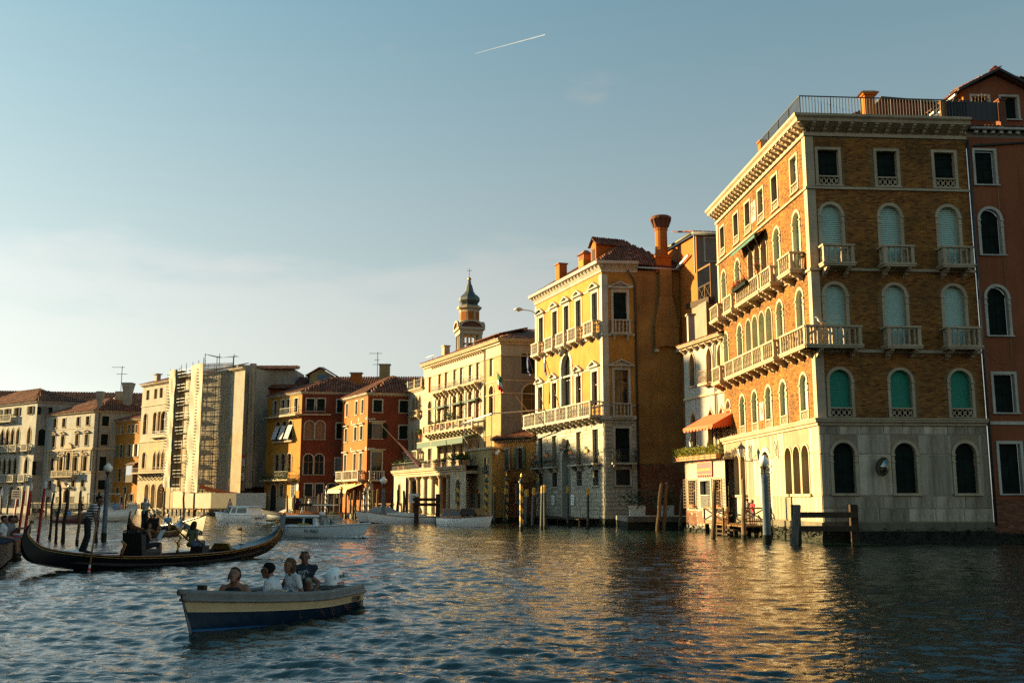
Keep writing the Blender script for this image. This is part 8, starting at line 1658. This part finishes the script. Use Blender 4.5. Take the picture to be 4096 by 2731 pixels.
g2, TG2 = gondola((-20.8, 59.5), (-.05, .998), 'black gondola gliding away with its curved stern towards the near bank')
gp2 = TG2(-3.0, -.1, .56)
person('second gondolier in a striped shirt standing back turned on the far gondola', gp2, (.1, 1), shirt='cloth_striped', pants='cloth_black', hair='hair_grey', hs='short', skin='skin_tan', vox=.024, arms={'R': ((.3, .15, .2), (.3, .38, .12)), 'L': ((-.26, .1, .16), (.05, .4, .1))}, scale=1.02)
oar(tuple(Vector(gp2) + Vector((.22, .45, 1.15))), (-18.7, 58.6, -.1), 'plain wooden oar of the far gondola slanting down to the water', False)
for dx, sh_, hr, lab in ((-.8, 'cloth_red', 'hair_grey', 'passenger in red seated low in the far gondola'), (-.2, 'cloth_pink', 'hair_brown', 'passenger in pink seated ahead of the red one in the far gondola')): person(lab, TG2(dx, .2, .5), (.3, .9), sit=True, shirt=sh_, hair=hr, vox=.03, face=False)

# --- water taxis
def taxi(stern, bow, hb, label, fb=.62, cab=('paint_white', 1.25), wood=False, name=None, roof=True):
    t, T, L, sheer = open_boat('water_taxi', label, stern, bow, hb, fb, (['paint_white', 'paint_offwhite'], [1, 0, 0, 0], 'varnish' if wood else 'paint_white', 'paint_white'), 'boat', bowh=.22)
    b = MB(T); b.poly([(x, y * .98, z) for x, y, z in sheer] + [(x, -y * .98, z) for x, y, z in sheer[::-1]]); b.build('deck', 'varnish' if wood else 'paint_white', t)
    x0, x1 = L * .08, L * .50; w0, w1, h = hb * .82, hb * .66, cab[1]; zc = fb
    b = MB(T); vs = [(x0, -w0, zc), (x1, -w0, zc), (x1, w0, zc), (x0, w0, zc), (x0 + L * .03, -w1, h), (x1 - L * .03, -w1, h), (x1 - L * .03, w1, h), (x0 + L * .03, w1, h)]
    b.add(vs, [(0, 1, 5, 4), (1, 2, 6, 5), (2, 3, 7, 6), (3, 0, 4, 7), (4, 5, 6, 7)]); b.build('cabin', 'varnish' if wood else cab[0], t)
    b = MB(T); b.frustum(x0 - .03, x1 + .04, -w1 - .1, w1 + .1, h + .001, h + .07, .07); b.build('cabin_roof', 'varnish' if wood and not roof else 'paint_white' if not wood else 'varnish', t)
    n_ = 2 if not wood else 3
    for sg in (1, -1):
        for k in range(n_):
            a, c = (.06 + .60 * k / 1, .60 + .36 * k) if n_ == 2 else (.06 + k * .31, .34 + k * .31)
            if n_ == 2: a, c = ((.08, .62), (.68, .92))[k]
            b = MB(T); lo_, hi_ = .22, .86; X = lambda s, v: x0 + .03 * L * v + (x1 - x0 - .06 * L * v) * s; Wd = lambda v: w0 + (w1 - w0) * v + .012
            b.add([(X(a, lo_), sg * Wd(lo_), zc + (h - zc) * lo_), (X(c, lo_), sg * Wd(lo_), zc + (h - zc) * lo_), (X(c, hi_), sg * Wd(hi_), zc + (h - zc) * hi_), (X(a, hi_), sg * Wd(hi_), zc + (h - zc) * hi_)], [(0, 1, 2, 3)]); b.build('cabin_window', 'glass_dark', t)
    b = MB(T); xa, xb = L * .56, L * .70; hw = hb * .7; zt = h + .08
    b.add([(xb, -hw * .8, fb + .12), (xb, hw * .8, fb + .12), (xa + L * .03, hw * .8, zt), (xa + L * .03, -hw * .8, zt), (xa - L * .05, -hw, fb + .08), (xa - L * .05, hw, fb + .08), (xa - L * .04, -hw * .95, zt), (xa - L * .04, hw * .95, zt)], [(0, 1, 2, 3), (0, 3, 6, 4), (1, 5, 7, 2)]); b.build('windscreen', 'clear_glass', t)
    for p, q in (((xb, -hw * .8, fb + .1), (xa + L * .03, -hw * .8, zt)), ((xb, hw * .8, fb + .1), (xa + L * .03, hw * .8, zt)), ((xa + L * .03, -hw * .8, zt), (xa + L * .03, hw * .8, zt)), ((xa + L * .03, hw * .8, zt), (xa - L * .05, hw * .95, zt)), ((xa + L * .03, -hw * .8, zt), (xa - L * .05, -hw * .95, zt))): MB(T).beam(p, q, .04, .04).build('screen_frame', 'gutter_zinc' if not wood else 'varnish', t)
    MB(T).lathe([(.03, 0), (.03, .1), (.09, .14), (.09, .26), (.02, .3)], (L * .86, 0, sheer[10][2]), 8).build('search_light', 'gutter_zinc', t)
    if name: 
        bw = Vector((bow[0] - stern[0], bow[1] - stern[1], 0)); o = inst(text_mesh(name, .3, 'boat_blue', shear=.1), 'lettering', T(L * .46, -hb * .985, fb * .62), t); o.rotation_euler = (R(84), 0, math.atan2(bw.y, bw.x))
    return t, T, L
tx, TT, LT = taxi((-13.75, 60.2), (-8.05, 57.4), .95, 'white water taxi with long dark cabin windows cruising past the gondola bow', .66, ('paint_white', 1.22), name='Ve 9462')
MB(TT).box(LT * .30, LT * .42, -.83, -.80, .76, .84).build('taxi_strip', 'sign_yellow', tx)
person('man in a white T-shirt standing in the white water taxi cockpit', TT(LT * .50, -.25, .25), (.8, -.5), shirt='cloth_white', pants='cloth_khaki', hair='hair_black', skin='skin_tan', vox=.026, face=False, scale=.86, arms={'R': ((.25, .1, .15), (.1, .35, .2)), 'L': ((-.25, .1, .15), (-.05, .35, .2))})
person('man in a yellow T-shirt raising his hand in the white water taxi cockpit', TT(LT * .52, .45, .25), (.9, .2), shirt='cloth_yellow', pants='cloth_denim', hair='hair_black', skin='skin_tan', vox=.026, face=False, scale=.86, arms={'R': ((.28, .2, .36), (.12, .42, .55)), 'L': ((-.25, .1, .15), (-.05, .35, .3))})
tx2, T2, L2 = taxi((-5.75, 83.6), (-1.5, 80.6), .95, 'moored white taxi boat with varnished wooden cabin and black hood', .74, ('varnish', 1.38), wood=True)
b = MB(T2); b.prism([(L2 * .46, -.8, 1.0), (L2 * .50, -.75, 1.5), (L2 * .72, -.62, 1.46), (L2 * .78, -.6, 1.0)], (0, 1.5, 0)); b.build('black_hood', 'black_plastic', tx2)
tx3, T3, L3 = taxi((-24.3, 97.0), (-29.6, 100.6), 1.15, 'white cabin boat heading away past the building site', .75, ('paint_white', 1.5))
o = inst(text_mesh('Sagitta F', .36, 'black_plastic', shear=.3), 'lettering', T3(-.03, 0, .45), tx3); dv = Vector((5.3, -3.6, 0)); o.rotation_euler = (R(90), 0, math.atan2(dv.y, dv.x) + R(90))
person('man in a pale shirt standing behind the cabin of the white boat', T3(L3 * .62, .2, .55), (-.8, .5), shirt='cloth_pink', pants='cloth_grey', hair='hair_black', skin='skin_tan', vox=.04, face=False)

# --- other boats
W3 = (['paint_black_matte', 'paint_white'], [0, 1, 1, 1], 'varnish', 'paint_white')
open_boat('work_boat', 'long white moored boat with brown gunwale under a grey tarpaulin by the lamp post', (-6.9, 93.8), (-13.6, 93.6), 1.0, .62, W3, cover=('canvas', 2, 10, .35), bowh=.5)
open_boat('work_boat', 'white hulled boat with black bottom moored behind the tarpaulin covered one', (-8.2, 96.6), (-14.9, 95.6), 1.0, .75, W3, cover=('canvas_grey', 5, 11, .7), bowh=.4)
t, Tb, Lb, sh_ = open_boat('launch', 'varnished wooden launch with a white roof moored before the amber house', (-20.4, 120), (-26.6, 121.2), 1.1, .7, (['varnish', 'varnish'], [0, 0, 0, 0], 'varnish', 'varnish'), bowh=.3); MB(Tb).box(.6, 3.2, -.8, .8, 1.5, 1.62).build('roof', 'paint_white', t)
for x in (.7, 3.1):
    for y in (-.75, .75): MB(Tb).beam((x, y, .6), (x, y, 1.5), .06, .06).build('roof_post', 'varnish', t)
open_boat('rowing_boat', 'dark hulled rowing boat with pale bottom moored at the amber house door', (-26.5, 126), (-31.8, 127.6), .85, .6, (['paint_white', 'paint_black_matte'], [0, 0, 1, 1], 'paint_black_matte', 'paint_black_matte'), cover=('canvas', 1, 7, .45))
for i, (x, y, sh2, hr, lab) in enumerate(((-24.4, 112.6, 'cloth_yellow', 'hair_blond', 'seated passenger with fair hair in the low launch behind the white taxi'), (-23.3, 112.2, 'cloth_white', 'hair_grey', 'seated passenger in white in the low launch behind the white taxi'), (-20.9, 111.4, 'cloth_black', 'hair_brown', 'seated long haired passenger at the end of the low launch'))): person(lab, (x, y, .45), (.8, -.3), sit=True, shirt=sh2, hair=hr, hs='long' if i == 2 else 'bob', vox=.045, face=False)
open_boat('passenger_launch', 'low dark launch with three seated passengers behind the white taxi', (-19.4, 111), (-26.0, 113.4), 1.0, .5, (['paint_black_matte', 'varnish'], [0, 0, 1, 1], 'varnish', 'varnish'))
t, Tb, Lb, sh_ = open_boat('white_motorboat', 'small white motorboat with grey bottom beyond the red poles', (-46.5, 84), (-39.5, 81), 1.0, .72, (['boat_grey', 'paint_white'], [0, 0, 1, 1], 'paint_white', 'paint_white'), bowh=.35); o = inst(text_mesh('Sardel', .32, 'black_plastic', shear=.3), 'lettering', Tb(Lb * .62, -.93, .55), t); o.rotation_euler = (R(86), 0, math.atan2(-3, 7)); MB(Tb).box(2.3, 3.0, -.4, .4, .5, 1.2).build('console', 'paint_white', t)
person('man in a navy shirt seated in the small white motorboat beyond the red poles', Tb(2.0, .2, .5), (.9, -.3), sit=True, shirt='cloth_navy', hair='hair_black', skin='skin_tan', vox=.035, face=False); person('woman in grey seated forward in the small white motorboat', Tb(4.4, 0, .5), (-.9, .3), sit=True, shirt='cloth_grey', hair='hair_brown', hs='bob', vox=.035, face=False)
t, Tb, Lb, sh_ = open_boat('red_motorboat', 'dark red wooden motorboat with a black outboard between the timber poles', (-43.6, 97), (-38.8, 94), .95, .6, (['boat_red', 'boat_red'], [0, 0, 1, 1], 'varnish', 'varnish'), bowh=.6); outboard(t, Tb, -.3, .55, 1.1, 'black_plastic')
for x, y, sh2, hr, lab in ((.9, .2, 'cloth_yellow', 'hair_black', 'person in yellow at the stern of the red motorboat'), (2.0, -.2, 'cloth_blue', 'hair_grey', 'person in bright blue amidships in the red motorboat'), (3.0, .3, 'cloth_pink', 'hair_brown', 'person in pink near the bow of the red motorboat')): person(lab, Tb(x, y, .45), (.8, -.5), sit=True, shirt=sh2, hair=hr, vox=.04, face=False, skin='skin_tan')
person('man in black standing on the quay steps behind the red motorboat', (-49.5, 116, .3), (.3, -1), shirt='cloth_black', pants='cloth_black', hair='hair_black', vox=.04, face=False)
t, Tb, Lb, sh_ = open_boat('cruise_launch', 'broad white launch with a windscreen and canopy full of passengers', (-43.8, 105.5), (-37.6, 101), 1.35, .95, (['paint_offwhite', 'paint_white'], [0, 0, 1, 1], 'paint_white', 'paint_white'), bowh=.35)
MB(Tb).frustum(1.2, 3.6, -1.1, 1.1, .9, 1.5, .15).build('cabin', 'paint_white', t); MB(Tb).box(.6, 3.2, -1.15, 1.15, 2.75, 2.83).build('canopy', 'canvas', t)
for x in (.7, 3.1):
    for y in (-1.1, 1.1): MB(Tb).beam((x, y, .9), (x, y, 2.75), .05, .05).build('canopy_post', 'gutter_zinc', t)
b = MB(Tb); b.add([(3.6, -1.0, 1.3), (3.6, 1.0, 1.3), (3.3, .95, 1.95), (3.3, -.95, 1.95)], [(0, 1, 2, 3)]); b.build('windscreen', 'clear_glass', t)
for x, y, sh2, lab in ((4.2, .5, 'cloth_pink', 'barelegged passenger on the foredeck of the broad white launch'), (4.6, -.4, 'cloth_blue', 'passenger in blue on the foredeck of the broad white launch'), (2.6, -.3, 'cloth_white', 'passenger in white under the canopy of the broad white launch'), (1.6, .4, 'cloth_white', 'second white clad passenger at the stern of the broad white launch')): person(lab, Tb(x, y, 1.1), (.8, -.6), sit=True, shirt=sh2, hair='hair_brown', vox=.045, face=False, shorts=True, pants=sh2)
t, Tb, Lb, sh_ = open_boat('sandolo', 'pale upswept wooden boat with a dark rim ahead of the far gondola', (-23.6, 68), (-18.9, 62.6), .75, .55, (['paint_offwhite', 'paint_offwhite'], [0, 0, 0, 0], 'varnish', 'varnish'), bowh=.75)
person('white haired man in a blue shirt sitting in the pale upswept boat', Tb(.9, .1, .4), (.5, -.8), sit=True, shirt='cloth_blue', hair='hair_grey', pants='cloth_cream', vox=.03, face=False, long_sleeve=True); person('grey haired passenger sitting low in the pale upswept boat', Tb(2.9, .1, .25), (.6, -.7), sit=True, shirt='cloth_cream', hair='hair_grey', vox=.03, face=False)
# --- people ashore
person('boy in a red T-shirt standing on the wooden landing platform', FL.T(8.35, 1.0, .70), (-.8, -.35), shirt='cloth_red', pants='cloth_denim', hair='hair_brown', scale=.86, vox=.022, face=True, shorts=True, arms={'L': ((-.26, .05, .2), (-.1, .3, .2)), 'R': ((.25, .0, .16), (.2, .2, .1))})
person('adult in a striped top and white shorts on the landing platform', FL.T(9.35, 1.0, .70), (.1, .9), shirt='cloth_striped', pants='cloth_white', hair='hair_brown', lean=.25, scale=.92, vox=.022, shorts=True)
bg_ = MB(FL.T); ell(bg_, (9.2, 1.28, 1.55), (.2, .14, .38), n=8); o = bg_.build('shoulder_bag', 'black_plastic', smooth=True); tag(o, 'black bag slung on the adult on the landing platform', 'bag')
person('short haired guest with sunglasses behind the terrace hedge', FP.T(2.8, -.35, 4.98), (-.6, .4), shirt='cloth_grey', pants='cloth_grey', hair='hair_brown', skin='skin_tan', vox=.025, scale=.62)
for x, y, sh2, pt, lab in ((-26.6, 126.2, 'cloth_black', 'cloth_black', 'man in black standing on the quay before the amber house'), (-25.3, 126.0, 'cloth_white', 'cloth_black', 'woman in a white top and sun hat on the quay before the amber house')): person(lab, (x, y, .55), (-.4, -.9), shirt=sh2, pants=pt, hair='hair_black' if 'man in black' in lab else 'cloth_cream', hs='short' if 'man in black' in lab else 'hat', vox=.04, face=False)
for i, (x, y, sh2) in enumerate(((-60.6, 160.5, 'cloth_white'), (-59.6, 159.6, 'cloth_pink'), (-57.8, 158.2, 'cloth_white'), (-61.6, 161.6, 'cloth_white'))): person('diner in pale clothes at the quayside tables before the saffron house', (x, y, 1.15), (.5, -.8), sit=True, shirt=sh2, hair=('hair_brown', 'hair_black')[i % 2], vox=.05, face=False, group='diners on the quay')
tb = thing('cafe_table', (-59.4, 158.6, .7), 'white covered cafe table on the quay before the saffron house', 'table'); MB().frustum(-60.1, -58.7, 158, 159.3, .75, 1.45, .05).build('cloth', 'cloth_white', tb); MB().box(-60.15, -58.65, 157.95, 159.35, 1.451, 1.49).build('top', 'cloth_white', tb)
person('walker in pale clothes under the arches of the arcaded palace', FO2.T(S0 + 9.2, 1.0, .45), (-.5, -.8), shirt='cloth_cream', pants='cloth_grey', hair='hair_brown', vox=.05, face=False)

# --- wooden landing with seated people at the near bank
TLd = frame((-15.5, 30.8), (-2.6, 6.1)); dk = thing('near_landing', (-17, 34, 0), 'weathered wooden landing at the near bank with people sitting on its edge', 'jetty')
for k in range(10): MB(TLd).box(-.3 + k * .7, -.3 + k * .7 + .67, 0, 4.2, .74, .84).build('plank', 'wood_grey', dk)
MB(TLd).box(-.32, 6.65, .03, .12, .12, .735).build('fascia', 'wood_grey', dk); MB(TLd).box(-.34, -.26, .1, 4.2, .12, .735).build('fascia', 'wood_grey', dk)
for x, y in ((0, .2), (3.2, .2), (6.4, .2), (0, 2)): b = MB(TLd); b.tube([(x, y, -2.5), (x, y, .73)], .13, 8); b.build('pile', 'wood_dark', dk)
bo = thing('dock_bollard', (-18.57, 37.8, 0), 'square dark bollard with a flat grey cap at the end of the near landing', 'bollard'); MB().box(-18.78, -18.44, 37.6, 37.95, -2.5, 1.1).build('post', 'wood_dark', bo); MB().box(-18.95, -18.3, 37.45, 38.05, 1.101, 1.17).build('cap', 'wood_grey', bo); MB().box(-18.5, -18.15, 37.3, 37.59, -2.5, .55).build('lower_block', 'wood_dark', bo)
person('man in a grey T-shirt and red shorts sitting on the near landing edge writing', (-16.35, 32.6, .84), (.92, .35), sit=True, skin='skin_tan', shirt='cloth_grey', pants='cloth_red', hair='hair_black', vox=.016, fing=True, shorts=True, lean=.25, head=(0, -.15), arms={'R': ((.25, .12, .12), (.12, .36, .1)), 'L': ((-.24, .1, .2), (-.05, .28, .38))})
pp = MB(); pp.box(-16.05, -15.75, 32.6, 32.85, 1.08, 1.10); o = pp.build('paper_sheet', 'sign_white'); tag(o, 'white paper lying on the lap of the man in red shorts', 'paper')
person('companion in grey sitting beside the man in red shorts on the near landing', (-16.75, 33.6, .84), (.92, .35), sit=True, skin='skin_tan', shirt='cloth_grey', pants='cloth_khaki', hair='hair_brown', vox=.016, fing=True, shorts=True, lean=.3, arms={'R': ((.26, .1, .18), (.06, .34, .24)), 'L': ((-.25, .12, .16), (-.1, .38, .2))})
person('barefoot sitter with legs hanging from the corner of the near landing', (-15.75, 31.3, .84), (.92, .35), sit=True, skin='skin', shirt='cloth_white', pants='cloth_denim', hair='hair_brown', vox=.018, fing=True, shorts=True)
# white capped post close to the quay rail
wp2 = MB(); wp2.lathe([(.10, -2), (.10, 1.55), (.115, 1.58), (.115, 1.64), (.10, 1.665), (.0, 1.675)], (-.66, 3.0, 0), 20); o = wp2.build('white_post', 'paint_white', smooth=True); tag(o, 'white capped mooring post right beside the viewing quay', 'post')

# --- churned water
def foam(name, label, pts, n, size):
    b = MB()
    for _ in range(n):
        a, c = random.choice(pts); t = random.random(); p = Vector(a).lerp(Vector(c), t); s = size * random.uniform(.3, 1.2)
        q = p + Vector((random.gauss(0, .12), random.gauss(0, .12), abs(random.gauss(0, size * .5)))); ell(b, tuple(q), (s, s * random.uniform(.6, 1), s * .45), n=5)
    o = b.build(name, 'foam', kind='stuff', smooth=True); o['label'] = label; o['category'] = 'foam'
foam('bow_foam', 'white bow wave at the front of the water taxi', [((-8.9, 57.4, .05), (-8.2, 57.0, .1)), ((-10.4, 58.0, 0), (-8.6, 57.2, .1))], 420, .06)
foam('stern_foam', 'white churned wake behind the cabin boat by the building site', [((-24.2, 96.4, 0), (-22.5, 95.3, 0)), ((-28, 98.0, 0), (-24.2, 96.2, 0))], 260, .09)
fT = frame(SP, HV); foam('hull_foam', 'line of white froth along the cream and blue motorboat', [(fT(4.3, .12, .02), fT(3.2, .62, .02)), (fT(3.2, .68, .0), fT(1.4, 1.0, .0)), (fT(4.35, .05, 0), fT(4.1, -.35, 0)), (fT(3.0, .8, 0), fT(1.8, 1.0, 0))], 520, .022)
foam('wake_foam', 'patch of broken froth trailing behind the motorboat outboard', [(fT(-.5, .2, 0), fT(-1.8, .5, 0)), (fT(-.5, -.2, 0), fT(-2.2, -.3, 0))], 160, .02)
# ragged weed along the wet footings
for root, F_, L_, zt in ((pal, FR, 8.9, .66), (pal, FL, 17.6, .66), (rh, FA, 4.5, .55), (ye, FY, 15.9, .62), (ye, FS, 7.4, .5), (pv, FP, 5.7, .4)):
    b = MB(); leaves(b, [F_.T(random.uniform(0, L_), .17 + random.uniform(-.03, .07), zt * random.random() ** .6 + .12 * math.sin(k * .37)) for k in range(int(L_ * 60))], .085); b.build('weed_fringe', 'algae', root, kind='stuff')
# aeroplane trail high up
ct = MB(); dA = Vector((-.035, .9, .475)); ct.tube([(-789, 20000, 9380), (706, 20000, 9810)], [3, 9], 6)
o = ct.build('vapour_trail', 'vapour'); tag(o, 'thin white aeroplane vapour trail high in the sky', 'vapour trail')

bpy.data.scenes.remove(BAKE)
